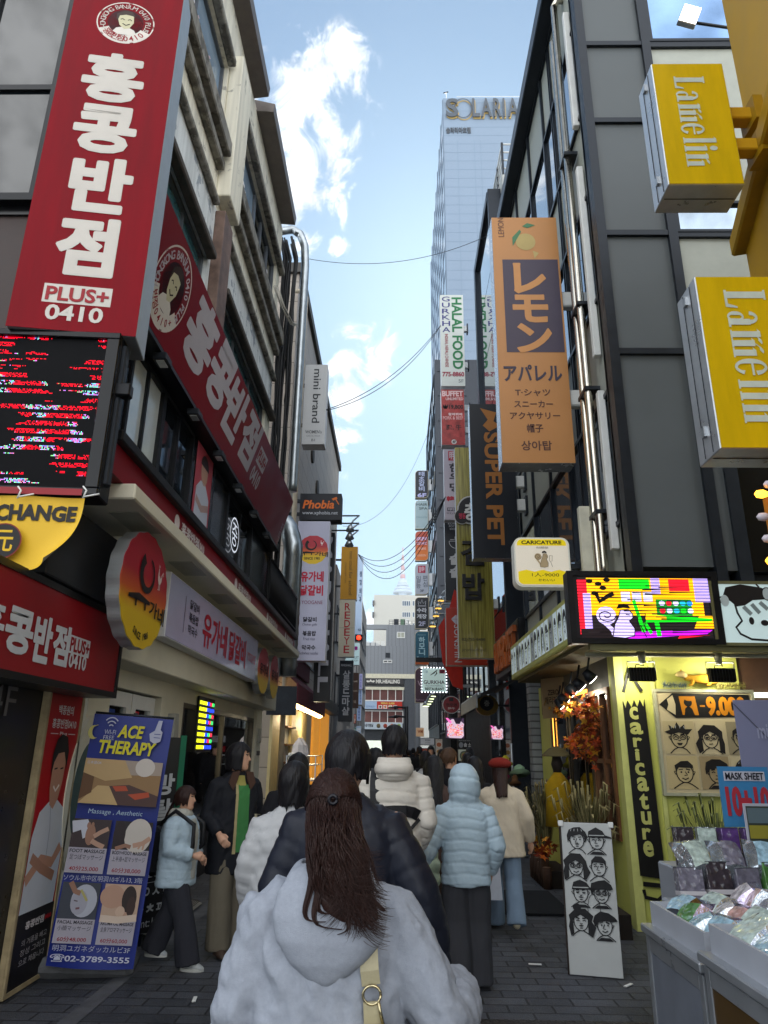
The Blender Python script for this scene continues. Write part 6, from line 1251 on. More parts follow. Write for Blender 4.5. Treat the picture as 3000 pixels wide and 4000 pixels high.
A_, B_, C_ = s.frac(2434, 2705), s.frac(2455, 2622), s.frac(2506, 2700); s.line([A_, B_, C_], [.1, .2, .1], blk, -.008); s.shape([mixp(B_, A_, .35), B_, mixp(B_, C_, .35)], blk, -.008)
for ch, px in zip('caricature', ((2458,2762,2490,2810),(2460,2822,2508,2868),(2472,2882,2506,2918),(2480,2926,2496,2970),(2480,2980,2516,3028),(2488,3036,2530,3090),(2498,3100,2530,3160),(2504,3170,2542,3220),(2508,3235,2540,3278),(2512,3285,2550,3345))): s.text(ch, s.pb(*px), 'bcbc6c', .05)
a1, a2 = s.frac(2512, 3452), s.frac(2600, 3462); s.line([a1, a2], .12, blk, -.008); a1, a2, a3, a4 = s.frac(2514, 3475), s.frac(2522, 3505), s.frac(2570, 3516), s.frac(2600, 3490); s.line([a1, a2, a3, a4], .1, blk, -.008); s.done()
# price board with cartoon people
s = Sign('price_board', 'large cream price board with an orange 9.000 pencil and cartoon people', 'sign', (2593, 3108), (2940, 2695), Y=FY-.06); s.cabinet(.05, mat('aged_frame', 'a5a48c', .5), face('c4b590', .5), rim=.03, rimz=.015)
s.z = .006; s.shape([(.05, .15), (.19, .04), (.95, .05), (.95, .26), (.2, .28)], '151412'); s.shape([(.13, .1), (.19, .06), (.21, .15), (.2, .25), (.12, .2), (.14, .15)], 'c4b590', .001); og = 'c07a14'; s.shape([(.25, .07), (.41, .07), (.43, .25), (.27, .25)], og, .001); s.ell(.335, .13, .04, .04, '151412', .002); s.shape([(.29, .25), (.3, .19), (.335, .16), (.37, .19), (.39, .25)], '151412', .002); s.ell(.35, .1, .04, .015, og, .003)
s.text('9.000', (.52, .075, .9, .25), og, .07, dz=.001); s.rect(.45, .155, .5, .17, og, .002)
def cart(x0, y0, x1, y1, seed, bg): s.rect(x0, y0, x1, y1, bg, 0); portrait(s, x0, y0, x1, y1, seed, '1d1a18', dz=.002)
cart(.06, .31, .36, .62, 9, 'b9a981'); cart(.38, .31, .66, .62, 13, 'c4b590'); cart(.68, .31, .95, .62, 16, '8f8468'); cart(.06, .635, .36, .94, 22, 'bba97c'); cart(.38, .635, .66, .94, 23, '9d8a66'); cart(.68, .635, .95, .94, 30, 'c4b590'); s.done('print')
# plush weasel and tinsel on the board
q = onY(2735, 2672, FY-.1); b = MB(); yw = mat('yellow_plush', 'b98a1e', .9, var=.3, vscale=20, bump=.5, bscale=200)
b.tube([(-.16, 0, .06), (-.12, 0, .065), (-.04, 0, .05), (.06, 0, .05), (.14, 0, .045), (.2, 0, .03)], [.025, .035, .042, .055, .05, .012], yw, 10); b.tube([(-.14, 0, .07), (-.18, 0, .1), (-.22, -.01, .095), (-.245, -.01, .085)], [.03, .036, .028, .01], mat('cream_plush', 'cbb37a', .9), 10)
for x in (-.08, .1): b.tube([(x, -.02, .03), (x-.02, -.03, -.01), (x-.05, -.03, -.015)], [.022, .015, .01], yw, 6)
b.tube([(-.19, 0, .12), (-.18, 0, .145)], [.012, .004], yw, 5); tag(b.build('plush_animal', loc=q), 'yellow plush weasel lying along the top of the price board', 'toy')
def tinsel(loc, ln, m, label, seed):
    r = random.Random(seed); b = MB()
    for i in range(260):
        x = r.uniform(0, ln); a = r.uniform(0, 6.28); k = r.uniform(.03, .055); p = Vector((x, 0, .03)); b.poly([p, p+Vector((r.uniform(-.02, .02), math.cos(a)*k, math.sin(a)*k+.004)), p+Vector((.006, 0, .0))], m)
    tag(b.build('tinsel', loc=loc), label, 'garland')
tinsel(onY(2590, 2688, FY-.1), .24, mat('blue_tinsel', '6d8088', .5, var=.3), 'grey blue tinsel left of the plush weasel', 1); tinsel(onY(2800, 2690, FY-.1), .3, mat('olive_tinsel', '7c7440', .5, var=.3), 'olive tinsel right of the plush weasel', 2)
# maple leaf garland round the door
def maple(b, p, sz, m, r):
    t = Matrix.Rotation(r.uniform(0, 6.28), 3, 'Z') @ Matrix.Rotation(r.uniform(-1.2, 1.2), 3, 'X') @ Matrix.Rotation(r.uniform(-1.2, 1.2), 3, 'Y'); P = []
    for k in range(10): a = 2*math.pi*k/10; q = sz*(1 if k % 2 == 0 else .42)*(1.15 if k == 0 else 1); P.append(p+t @ Vector((q*math.sin(a), q*math.cos(a), .15*q*(k % 2))))
    c = p.copy()
    for k in range(10): b.poly([c, P[k], P[(k+1) % 10]], m)
r = random.Random(11); b = MB(); ms = [mat('maple_%s' % c, c, .7, var=.3, vscale=30) for c in ('c8641a', 'a8441a', 'b8861e', '8a3418', 'd09028', '6e3018')]
def cloud(c, sp, n, sz=.056):
    for i in range(n): maple(b, Vector(c)+Vector((r.gauss(0, sp[0]), r.gauss(0, sp[1]), r.gauss(0, sp[2]))), sz*r.uniform(.6, 1.2), ms[r.randrange(6)], r)
cloud((2.2, 8.55, 1.98), (.04, .2, .13), 190); cloud((2.2, 8.8, 1.72), (.04, .15, .07), 60); cloud((2.22, 9.75, 2.18), (.04, .3, .07), 80); cloud((2.2, 8.45, 1.72), (.04, .1, .12), 60); cloud((2.22, 9.4, 1.72), (.03, .2, .05), 40)
tag(b.build('leaf_garland'), 'orange and yellow maple leaf garland round the shop door', 'garland')
# dry grasses and log planters
def grass(loc, n, h, spread, label, seed, col):
    r = random.Random(seed); b = MB(); cs = [mat('grass_%s' % c, c, .8, var=.2) for c in col]
    for i in range(n):
        a = r.uniform(0, 6.28); k = r.random()**.6*spread; hh = h*r.uniform(.55, 1.1); dx, dy = math.cos(a)*k, math.sin(a)*k; w = r.uniform(.003, .006); p0 = Vector((dx*.25, dy*.25, 0)); p1 = Vector((dx*.7, dy*.7, hh*.6)); p2 = Vector((dx*r.uniform(1.3, 2.3), dy*r.uniform(1.3, 2.3), hh*r.uniform(.86, 1))); m = cs[r.randrange(len(cs))]; s_ = Vector((-math.sin(a), math.cos(a), 0))*w
        b.poly([p0-s_, p0+s_, p1+s_, p1-s_], m); b.poly([p1-s_, p1+s_, p2], m)
        if i % 6 == 0: b.tube([p2-Vector((dx, dy, hh))*.15, p2, p2+Vector((dx*.3, dy*.3, -.03))], [.004, .013, .003], cs[-1], 5)
    o = empty('dry_grass_plant', label, 'plant', loc); g_ = b.build('foliage', o); return o
gcol = ('5f5c38', '6f6a44', '8a8258', '4d5232', 'a09468')
grass((2.02, 8.1, .3), 420, 1.0, .2, 'pale dry plume grass in front of the lime corner pillar', 1, gcol); grass((2.0, 10.4, .3), 380, .95, .2, 'pale dry plume grass beside the door, left of the white drawing board', 2, gcol); grass((3.05, 7.45, .25), 380, .95, .22, 'thin green grass against the lime wall behind the stall', 3, ('4d5a34', '5d6a3e', '3d4a2a', '6d744a'))
def logs(loc, label, seed, n=9, w=.7):
    r = random.Random(seed); o = empty('log_planter', label, 'planter', loc); b = MB(); wd = mat('log_bark', '3f2b20', .85, var=.35, vscale=9, bump=.5, bscale=30); ct = mat('log_cut', '6d5440', .8, var=.2)
    for i in range(n):
        x = -w/2+w*i/(n-1); h = r.uniform(.22, .36); rr_ = w/(n-1)*.5; b.tube([(0, x, 0), (0, x, h)], rr_, wd, 9); b.tube([(0, x, h), (0, x, h+.004)], rr_*.92, ct, 9)
    b.build('log_row', o); b = MB(); b.box((.04, -w/2, 0), (.3, w/2, .2), mat('dark_soil', '211a14', .9)); b.build('soil', o); return o
logs((1.9, 10.3, .006), 'row of short brown log planters beyond the drawing board', 1, 9, .9); logs((1.86, 7.75, .006), 'row of short brown log planters right of the drawing board', 2, 8, .8)
b = MB(); 
for k in range(40): maple(b, Vector((1.92+r.gauss(0, .06), 10.3+r.gauss(0, .3), .42+r.gauss(0, .07))), .07, ms[r.randrange(6)], r)
tag(b.build('fallen_leaf_spray'), 'orange maple leaves sprouting over the far log planter', 'leaves')
b = MB(); b.box((1.15, 8.3, .012), (1.85, 9.6, .03), mat('dark_door_mat', '1c1e22', .9, bump=.4, bscale=200)); tag(b.build('door_mat'), 'dark rubber mat lying before the shop door', 'mat')
# clothing and hats on stands by the next shop
e = empty('hat_stand', 'thin stand of bright sun hats and bags beside the next doorway', 'stand', (1.95, 12.6, 0)); b = MB(); b.tube([(0,0,0), (0,0,1.75)], .02, alu, 8); b.tube([(-.2,0,.02), (.2,0,.02)], .02, alu, 6); b.build('pole', e); 
for i, (dx, z, c, rr2) in enumerate(((-.12, 1.42, 'b4a426', .12), (-.16, 1.22, 'a82a5c', .1), (.1, 1.28, '8fae8c', .17), (.02, 1.12, '6d4a2c', .1))):
    b = MB(); b.tube([(dx, -.1, z), (dx, -.08, z+.04), (dx, -.08, z+.1), (dx, -.08, z+.14)], [rr2, rr2*.55, rr2*.5, .02], mat('hat_%s' % c, c, .8), 14); b.build('hat', e)
def mannequin(loc, label):
    e = empty('display_figure', label, 'mannequin', loc); b = MB(); b.tube([(0,0,0), (0,0,.75)], .03, darkm, 8); b.rings([[(rx*math.cos(R(30*k)), ry*math.sin(R(30*k)), z) for k in range(12)] for z, rx, ry in ((.7, .2, .14), (1.0, .17, .12), (1.2, .18, .11), (1.3, .1, .08), (1.36, .05, .05))], mat('mustard_knit', 'a8860e', .9, bump=.5, bscale=120)); b.build('knit_top', e); b = MB(); b.tube([(0,0,1.36), (0,0,1.46), (0,0,1.58)], [.05, .08, .05], mat('dark_hair_prop', '2a211c', .7), 12); b.build('head', e); b = MB(); b.tube([(0,0,1.56), (0,0,1.585), (0,0,1.66), (0,0,1.69)], [.2, .19, .1, .02], mat('olive_hat', '5d5538', .8), 16); b.build('hat', e)
mannequin((2.16, 10.1, 0), 'dress form in a mustard knit top and wide hat by the lit window')
# white drawing board (A-board) on the paving
A3, B3 = onZ(2226, 3814, 0), onZ(2437, 3832, 0); ang = math.degrees(math.atan2(B3.y-A3.y, B3.x-A3.x))
s = Sign('drawing_board', 'white A-frame board of eight black ink cartoon heads on the paving', 'sign', None, P=A3+Vector((0,0,.012)), w=(B3-A3).length, h=1.06, ang=ang, lean=-3)
s.cabinet(.02, mat('board_white', 'b9bcbb', .45, var=.05, vscale=3), None, bev=.003, name='front_panel'); s.z = .003
b = MB(); b.box((-.012, .0, -.03), (.0, s.h, .004), mat('dark_board_edge', '2c211c', .6)); 
for x in (0, s.w): b.box((x-.02, s.h-.03, -.03), (x+.02, s.h+.012, .012), whitepaint, .004)
M = Matrix.Rotation(R(-9), 4, 'X'); b.box((.0, .0, -.34), (s.w, s.h, -.322), mat('dark_board_edge', '2c211c', .6), .003, M4=Matrix.Translation((0, s.h, -.02)) @ Matrix.Rotation(R(16), 4, 'X') @ Matrix.Translation((0, -s.h, .322))); b.build('rear_leg', s.e)
for i, (cx, cy) in enumerate(((.3, .12), (.72, .12), (.28, .3), (.72, .3), (.3, .475), (.72, .475), (.3, .66), (.74, .68))): portrait(s, cx-.27, cy-.105, cx+.25, cy+.1, (0, 8, 1, 4, 2, 17, 7, 11)[i]+6*i*0, '17171a')
s.ell(.22, .57, .08, .07, '17171a', .003); s.line(arcpts(.55, .58, .12, .1, 0, 360, 22), .01, '17171a'); s.done('drawing')
# massage banner and its black neighbour
s = Sign('standing_banner', 'tall blue massage parlour banner on a stone foot by the left pavement', 'banner', None, P=onZ(178, 3772, .12), w=.61, h=1.74, ang=10)
blue = face('1c2c7c', .45); b = MB(); n = 16
vs = [(i/8*s.w, j/n*s.h, .012*math.sin(j*.5+i*.3)+.05*((1-j/n)**2)*math.sin(i/8*3)) for j in range(n+1) for i in range(9)]; b.mesh(vs, [(j*9+i, j*9+i+1, (j+1)*9+i+1, (j+1)*9+i) for j in range(n) for i in range(8)], blue, True); b.build('cloth', s.e)
s.z = .062; W0 = 'a9acc0'
s.text('ACE', (.36, .04, .66, .095), 'c9c020', .04, shear=.15); s.text('THERAPY', (.14, .11, .84, .165), 'c9c020', .04, shear=.1); s.text('WI-FI', (.18, .065, .32, .085), W0); s.text('FREE', (.18, .09, .31, .108), W0); s.shape(arcpts(.05, .08, .07, .03, 60, 290, 10)+arcpts(.09, .075, .06, .028, 280, 80, 10), 'b0a860')
for k in (1, 2, 3): s.line(arcpts(.25, .06, .035*k, .016*k, 225, 315, 6), .014, W0)
s.shape([(.76, .1), (.74, .07), (.8, .055), (.83, .01), (.88, .01), (.87, .05), (.9, .06), (.89, .1), (.82, .112)], W0); s.line([(.8, .07), (.88, .07)], .008, '1c2c7c', .001); s.line([(.8, .085), (.88, .085)], .008, '1c2c7c', .001)
s.rect(.02, .19, .97, .375, '8a6c48', .001); s.shape([(.02, .19), (.5, .19), (.62, .26), (.3, .28), (.02, .25)], 'b09468', .0012); s.shape([(.5, .19), (.97, .19), (.97, .245), (.6, .25)], '9a8c80', .0013); s.shape([(.02, .375), (.22, .3), (.36, .3), (.5, .375)], 'b59a6c', .0014); s.shape([(.5, .375), (.36, .3), (.6, .29), (.97, .33), (.97, .375)], '4a3430', .0014); s.shape([(.4, .3), (.56, .295), (.6, .315), (.45, .32)], 'a8482c', .0016); s.shape([(.6, .33), (.85, .315), (.87, .335), (.7, .35)], 'a8482c', .0017); s.ell(.76, .215, .12, .11, 'c0b8b0', .0018); s.shape([(.02, .25), (.16, .265), (.16, .33), (.02, .36)], '5d4026', .0016); s.text('日本語OK', (.05, .2, .22, .213), W0, dz=.002)
s.text('Massage , Aesthetic', (.17, .395, .82, .42), '9fb4c8', .0, shear=.08)
def pic(x0, y0, x1, y1, bg, items):
    s.rect(x0, y0, x1, y1, bg, .001); W, H = x1-x0, y1-y0
    for i, (k_, c, *a) in enumerate(items):
        if k_ == 'e': s.ell(x0+W*a[0], y0+H*a[1], W*a[2], W*a[3], c, .0012+.0002*i)
        else: s.line([(x0+W*p, y0+H*q) for p, q in a[0]], W*a[1], c, .0012+.0002*i)
sk1, sk2 = 'b08c78', '8f6a58'
pic(.02, .437, .47, .55, '3a2e30', [('l', 'b5b8c4', [(.0, .3), (.3, .2), (.45, .6)], .3), ('e', sk2, .5, .55, .13, .26), ('e', sk2, .42, .22, .05, .08), ('e', sk2, .52, .2, .04, .07), ('l', sk1, [(.95, .3), (.75, .45), (.6, .6)], .11), ('l', sk1, [(.9, .95), (.7, .85), (.55, .75)], .12)])
pic(.52, .437, .97, .55, '2b2628', [('e', 'bdb6ae', .65, .5, .36, .44), ('e', '2a1f22', .15, .5, .16, .36), ('l', sk1, [(.98, .55), (.8, .75), (.55, .85)], .12), ('l', sk1, [(.8, .7), (.7, .95)], .05), ('l', sk1, [(.85, .7), (.82, .97)], .05), ('l', sk2, [(.1, .98), (.35, .85), (.5, .9)], .1)])
pic(.04, .683, .48, .82, '3b3f4a', [('e', 'a9acb8', .62, .5, .34, .4), ('e', '9a9aa6', .5, .55, .22, .3), ('l', '5c5058', [(.36, .5), (.46, .52)], .03), ('l', '6d4a50', [(.44, .72), (.54, .7)], .05), ('l', sk2, [(.2, .0), (.35, .25), (.5, .3)], .13), ('l', 'a8a060', [(.5, .2), (.7, .5)], .06)])
pic(.53, .683, .95, .82, 'b79c88', [('e', sk1, .25, .35, .34, .3), ('e', sk1, .6, .7, .2, .24), ('e', '2f2422', .72, .4, .2, .34), ('e', '3c2a26', .8, .6, .12, .26), ('e', 'c4a894', .52, .75, .13, .14), ('l', 'cbb8a8', [(.0, .95), (.5, .98), (1, .9)], .18)])
for i, (x0, y0, x1, y1, t1, t2, t3) in enumerate(((.02, .55, .47, .648, 'FOOT MASSAGE', '足つぼマッサージ', '40分25,000'), (.52, .55, .97, .648, 'BODY+FOOT MASSAGE', '上半身+足マッサージ', '60分38,000'), (.04, .82, .48, .93-.02, 'FACIAL MASSAGE', '小顔マッサージ', '60分48,000'), (.53, .82, .95, .93-.02, 'AROMA OIL MASSAGE', '全身アロママッサージ', '60分60,000'))):
    s.rect(x0, y0, x1, y1, 'a09ca8', .001); H = y1-y0; s.text(t1, (x0+.02, y0+.06*H, x1-.02, y0+.2*H), '26222c', .02, dz=.002); s.text(t2, (x0+.03, y0+.27*H, x1-.03, y0+.48*H), '26222c', .0, dz=.002); s.text(t3, (x0+.05, y0+.72*H, x1-.06, y0+.93*H), '8c1c2c', .01, dz=.002)
s.text('ソウル市中区明洞10ギル13, 3階', (.03, .655, .95, .678), W0, .0); s.text('明洞ユガネダッカルビ3F', (.06, .915, .94, .938), W0, .0); s.text('☎02-3789-3555', (.05, .948, .95, .978), 'b9bcd0', .02); s.done('print'); s.e.matrix_world = s.M4 @ Matrix.Rotation(R(-3.4), 4, 'Z')
b = MB(); b.tube([(s.w/2, 0, -.05), (s.w/2, s.h+.03, -.03)], .016, darkm, 8); b.tube([(0, s.h+.01, -.02), (s.w, s.h+.01, -.02)], .01, darkm, 6); b.build('pole', s.e)
q = onZ(330, 3800, 0); b = MB(); b.box((-.36, -.24, 0), (.36, .24, .13), mat('grey_stone_base', '5d5e60', .85, var=.25, bump=.3), .05); b.box((-.2, -.12, .13), (.2, .1, .2), whitepaint, .03); o = b.build('stone_base', s.e); o.matrix_parent_inverse = s.M4.inverted(); o.location = (q.x, q.y+.05, .006); o.rotation_euler = (0, 0, R(12))
s = Sign('standing_banner', 'narrow black banner with green edges and white letters behind the blue massage banner', 'banner', None, P=onZ(500, 3700, .1)+Vector((-.16, .22, 0)), w=.5, h=1.6, ang=58)
b = MB(); b.box((0, 0, -.01), (s.w, s.h, 0), face('131316')); b.build('cloth', s.e); b = MB(); b.box((-.03, 0, -.012), (.05, s.h+.02, .003), mat('green_edge', '16684a', .6)); b.box((s.w-.04, 0, -.012), (s.w+.03, s.h+.02, .003), mat('green_edge', '16684a', .6)); b.tube([(s.w*.5, -.1, -.03), (s.w*.5, s.h, -.03)], .015, darkm); b.build('pole', s.e)
s.column('방탈출', (.42, .2, .86, .58), 'b0b4b8', .04, gap=.2); s.text('??정답을', (.3, .63, .9, .67), 'b0b4b8', .02); s.text('할인~!', (.42, .69, .9, .73), 'b0b4b8', .02); s.line([(.2, .755), (.95, .755)], .008, 'b0b4b8'); s.text('ㅇㅇㅅ\'?', (.2, .77, .9, .83), 'b0b4b8', .02); s.text('ㅇㅊㅍ', (.3, .86, .88, .9), 'b0b4b8', .03); s.text('hint:123', (.3, .93, .88, .97), 'b0b4b8', .0); s.done()
b = MB(); b.poly([(-2.6, 7.05, .16), (-2.08, 7.05, .02), (-2.08, 8.6, .02), (-2.6, 8.6, .16)], mat('chequer_plate', '8d9194', .35, .8, var=.3, vscale=60)); 
for i in range(26): b.box((-2.56+.018*i, 7.06, .165-.0049*i), (-2.552+.018*i, 8.58, .168-.0049*i), steel)
tag(b.build('door_ramp'), 'sloping silver metal ramp at the cream shop door', 'ramp')
# cast iron cover strip in the paving
cv, N, L, p = nmat('cast_iron_cover'); p.inputs['Base Color'].default_value = (*lin('3a3634'), 1); p.inputs['Roughness'].default_value = .5; p.inputs['Metallic'].default_value = .5
tc = N.new('ShaderNodeTexCoord'); v = N.new('ShaderNodeTexVoronoi'); v.inputs['Scale'].default_value = 55; v.distance = 'CHEBYCHEV'; L.new(tc.outputs['Object'], v.inputs['Vector']); bb = N.new('ShaderNodeBump'); bb.inputs['Strength'].default_value = .9; bb.inputs['Distance'].default_value = .01; L.new(v.outputs['Distance'], bb.inputs['Height']); L.new(bb.outputs[0], p.inputs['Normal'])
b = MB(); b.box((.3, 4.55, .004), (1.75, 5.25, .014), cv, .003); 
for x in (.75, 1.3): b.tube([(x, 4.9, .012), (x, 4.9, .017)], .14, cv, 20, smooth=False)
tag(b.build('manhole_cover'), 'wide patterned cast iron cover set in the paving near the stall', 'manhole cover')

for i, (px, py) in enumerate(((2090, 3768), (2455, 3850), (760, 3905))):
    q = onZ(px, py, .012); b = MB(); b.box((-.05, -.012, 0), (.05, .012, .006), whitepaint, M4=Matrix.Rotation(i*.9-.1, 4, 'Z')); tag(b.build('paper_scrap', loc=q), ('white paper scrap on the paving left of the drawing board', 'white paper scrap on the paving right of the drawing board', 'white paper scrap on the paving near the girl')[i], 'litter')
# ================================================================== STALL at the right edge
stw = mat('stall_white', '8e929a', .4, var=.08, vscale=2); alw = mat('stall_trim', 'a5a9ae', .3, .6, var=.1)
def stall(loc, w, d, h, label, panelm, th=.11):
    e = empty('display_counter', label, 'counter', loc); b = MB(); b.box((0, 0, 0), (d, w, h-.04), stw); b.box((-.03, -.02, h-.04), (d, w+.02, h), alw, .006); b.build('body', e)
    b = MB(); 
    for a, c in (((-.012, .0, .0), (0, .05, h-.05)), ((-.012, w-.05, 0), (0, w, h-.05)), ((-.012, .05, h-.12), (0, w-.05, h-.05))): b.box(a, c, alw, .003)
    b.box((-.006, .05, .0), (0, w-.05, h-.12), panelm); b.build('front_panel', e)
    b = MB(); t = mat('tray_white', 'a9adb6', .35, var=.05)
    for a, c in (((.02, .02, h), (.035, w-.02, h+th)), ((d-.03, .02, h), (d, w-.02, h+th)), ((.035, .02, h), (d-.03, .035, h+th)), ((.035, w-.035, h), (d-.03, w-.02, h+th))): b.box(a, c, t)
    b.box((.035, .035, h), (d-.03, w-.035, h+.02), t); b.build('tray', e)
    s = Sign('l', '', '', None, P=Vector(loc)+Vector((.018, w*.72, h+.01)), w=w*.4, h=th*.8, ang=-90, root=False); s.text('Lamelin', (0, .1, 1, .9), 'a8842c', .03); o = s.g.build('lettering', e); o.matrix_parent_inverse = e.matrix_world.inverted(); o.matrix_world = s.M4
    return e
bpy.context.view_layer.update()
stall((1.35, 3.58, .004), .74, .75, .74, 'grey white display counter with a foil pack tray nearest the lime wall', mat('grey_counter_panel', '6d727c', .5))
stall((1.33, 2.3, .004), 1.2, .8, .8, 'white display counter with a brown front panel at the right frame edge', mat('brown_counter_panel', '4a371c', .5))
foil = mat('silver_foil', 'c9ced4', .16, 1.0, var=.1, bump=.9, bscale=14); foil2 = mat('iridescent_foil', 'c0b4cc', .2, .95, var=.3, vscale=8, bump=.9, bscale=18)
film = mat('clear_film_wrap', 'b9c0c6', .08, .75, var=.3, vscale=12, bump=1.0, bscale=22)
PACK = [('8fb0c0', 'pale blue'), ('a8b8b0', 'pale green'), ('c0b8bc', 'pale pink'), ('6d6a78', 'dark grey'), ('b89088', 'peach'), ('5a3c78', 'purple'), ('9c2c3a', 'red'), ('2c7a7c', 'teal'), ('4c7c3c', 'green'), ('3a3238', 'black')]
rp = random.Random(21)
def wrapped(ci):
    """printed card seen through crinkled clear film"""
    nm = 'pack_%s' % PACK[ci][0]
    if nm in MATS: return MATS[nm]
    m = mat(nm, PACK[ci][0], .35, var=.45, vscale=28, coat=1.0); N, L = m.node_tree.nodes, m.node_tree.links; p = N['Principled BSDF']; p.inputs['Coat Roughness'].default_value = .04; tc = N['Texture Coordinate']; v = N.new('ShaderNodeTexVoronoi'); v.inputs['Scale'].default_value = 26; L.new(tc.outputs['Object'], v.inputs['Vector']); b = N.new('ShaderNodeBump'); b.inputs['Strength'].default_value = .8; b.inputs['Distance'].default_value = .02; L.new(v.outputs['Distance'], b.inputs['Height']); L.new(b.outputs[0], p.inputs['Coat Normal']); return m
def pack(loc, size, rot, ci, label, cat='pack', name='foil_pack', wrap=None):
    e = empty(name, label, cat, loc); e.rotation_euler = [R(a) for a in rot]; w, d, h = size; c = wrapped(ci); f = wrap or foil; b = MB()
    nx, ny = 5, 5          # crumpled pouch
    top = {}; 
    for j in range(ny+1):
        for i in range(nx+1):
            u, v = i/nx, j/ny; k = (math.sin(math.pi*u)*math.sin(math.pi*v))**.5; top[i, j] = (w*(u-.5), d*(v-.5), h*min(1, 1.35*k)*rp.uniform(.93, 1.05))
    for j in range(ny):
        for i in range(nx): b.poly([top[i, j], top[i+1, j], top[i+1, j+1], top[i, j+1]], c if (1 <= i <= 3 and 1 <= j <= 3) else f, True)
    b.poly([(-w/2, -d/2, 0), (-w/2, d/2, 0), (w/2, d/2, 0), (w/2, -d/2, 0)], f); b.build('pouch', e); return e
def cbox(loc, size, rot, ci, label, top=None):
    e = empty('cosmetic_box', label, 'box', loc); e.rotation_euler = [R(a) for a in rot]; w, d, h = size; b = MB(); b.box((-w/2, -d/2, 0), (w/2, d/2, h), wrapped(ci), .004); b.build('carton', e); b = MB(); b.box((-w/2-.002, -d/2-.002, h*.25), (w/2+.002, d/2+.002, h*.36), mat('print_band_%d' % (ci % 3), ('c8c4c8', 'b89a40', '2c2a30')[ci % 3], .3)); b.build('print_band', e); 
    b = MB(); b.box((-w/2-.003, -d/2-.003, h), (w/2+.003, d/2+.003, h+.003), top or film); b.build('film', e); return e
where = ('front corner', 'middle', 'rear edge', 'left rim', 'right rim', 'far corner', 'front rim', 'back row')
k = 0
for j in range(4):
    for i in range(3):
        ci = (0, 1, 2, 0, 4, 3, 8, 2, 4, 0, 1, 2)[k]; pack((1.5+i*.17+rp.gauss(0, .01), 3.72+j*.16, .80+.03*i+rp.random()*.03), (.2, .2, .05), (rp.uniform(-15, 15), -38+rp.uniform(-12, 12), rp.uniform(-35, 35)), ci, '%s foil pack in the %s row of the far tray, %s' % (PACK[ci][1], ('front', 'middle', 'back')[i], ('nearest', 'second along', 'third along', 'at the end')[j]), wrap=(foil, film, foil2)[(i+j) % 3]); k += 1
for j in range(5):
    for i in range(2):
        ci = (2, 0, 4, 1, 5, 2, 0, 3, 1, 4)[j*2+i]; pack((1.5+i*.24, 2.55+j*.2, .88+.03*i), (.3, .26, .06), (rp.uniform(-12, 12), -34+rp.uniform(-10, 10), rp.uniform(-30, 30)), ci, '%s shiny pack in the %s row of the near tray, %s' % (PACK[ci][1], ('front', 'back')[i], ('nearest', 'second along', 'third along', 'fourth along', 'at the end')[j]), wrap=(foil2, foil, film)[(i*2+j) % 3])
# stepped shelf behind with boxes
b = MB(); b.box((1.58, 4.42, .004), (3.2, 4.74, .8), stw, .01); b.box((1.7, 4.74, .004), (3.2, 5.1, .95), stw, .01); tag(b.build('stepped_shelf'), 'pale stepped shelf behind the counters carrying wrapped boxes', 'shelf')
k = 0
for j, y in enumerate((4.36, 4.2, 4.02, 3.86, 3.7, 3.54, 3.38)):
    ci = (3, 9, 3, 8, 6, 7, 7)[j]; cbox((1.68+.16*j, 4.52, .8), (.14, .09, .19+.03*(j % 2)), (-8, 0, rp.uniform(-10, 10)), ci, '%s wrapped box on the lower step, %s' % (PACK[ci][1], ('leftmost', 'second from left', 'third from left', 'fourth from left', 'fifth from left', 'sixth from left', 'rightmost')[j]))
for j, y in enumerate((4.45, 4.25, 4.1, 3.95, 3.78, 3.62)):
    ci = (9, 1, 5, 5, 5, 0)[j]; cbox((1.8+.14*j, 4.86, .95), (.11, .07, .22), (-5, 0, rp.uniform(-8, 8)), ci, '%s wrapped box on the upper step, %s' % (PACK[ci][1], ('leftmost', 'second from left', 'third from left', 'fourth from left', 'fifth from left', 'rightmost')[j]))
for j, y in enumerate((4.28, 4.1, 3.92)): pack((1.74+.2*j, 4.6, 1.02), (.19, .24, .08), (52, 8*j-6, 14-9*j), (1, 3, 0)[j], '%s bulky wrapped pack leaning on the lower step boxes' % ('pale green', 'dark grey', 'pale blue')[j], wrap=film)
s = Sign('price_sign', 'blue mask sheet price card with big red numbers behind the boxes', 'sign', (2832, 3230), (2996, 2996), Y=5.0); s.slab(rr(.0, .08), .01, face('3f7fae', .4), 'card', .0); s.rect(.1, .08, .92, .24, 'b9b9c4'); s.text('MASK SHEET', (.13, .1, .89, .22), '20222a', .03, dz=.001); s.text('10+10', (.1, .34, .95, .82), 'a8303c', .05); b = MB(); b.tube([(s.w*.5, 0, -.02), (s.w*.5, -.4, -.02)], .008, alu, 6); b.build('stem', s.e); s.done()
s = Sign('shop_banner', 'lilac grey cosmetics banner tilted behind the blue price card', 'banner', (2905, 3040), (3120, 2735), Y=5.3, ang=-6); s.cabinet(.01, face('7d7f9a'), None, name='cloth'); s.line([(.0, .05), (.9, .95)], .012, '3c3c48'); s.text('milomilin', (.3, .3, .95, .5), '9a9cb4', .02); s.done()
s = Sign('photo_card', 'framed photo card standing among the purple boxes', 'card', (2925, 3310), (3020, 3140), Y=4.7); s.cabinet(.01, face('a9a9b4'), face('3c4238'), rim=.015, name='frame'); s.rect(.1, .5, .9, .8, '8c8430'); s.rect(.1, .1, .9, .45, '5a6a70'); b = MB(); b.box((0, -.2, -.02), (s.w, 0, -.01), face('a9a9b4')); b.build('stand', s.e); s.done()
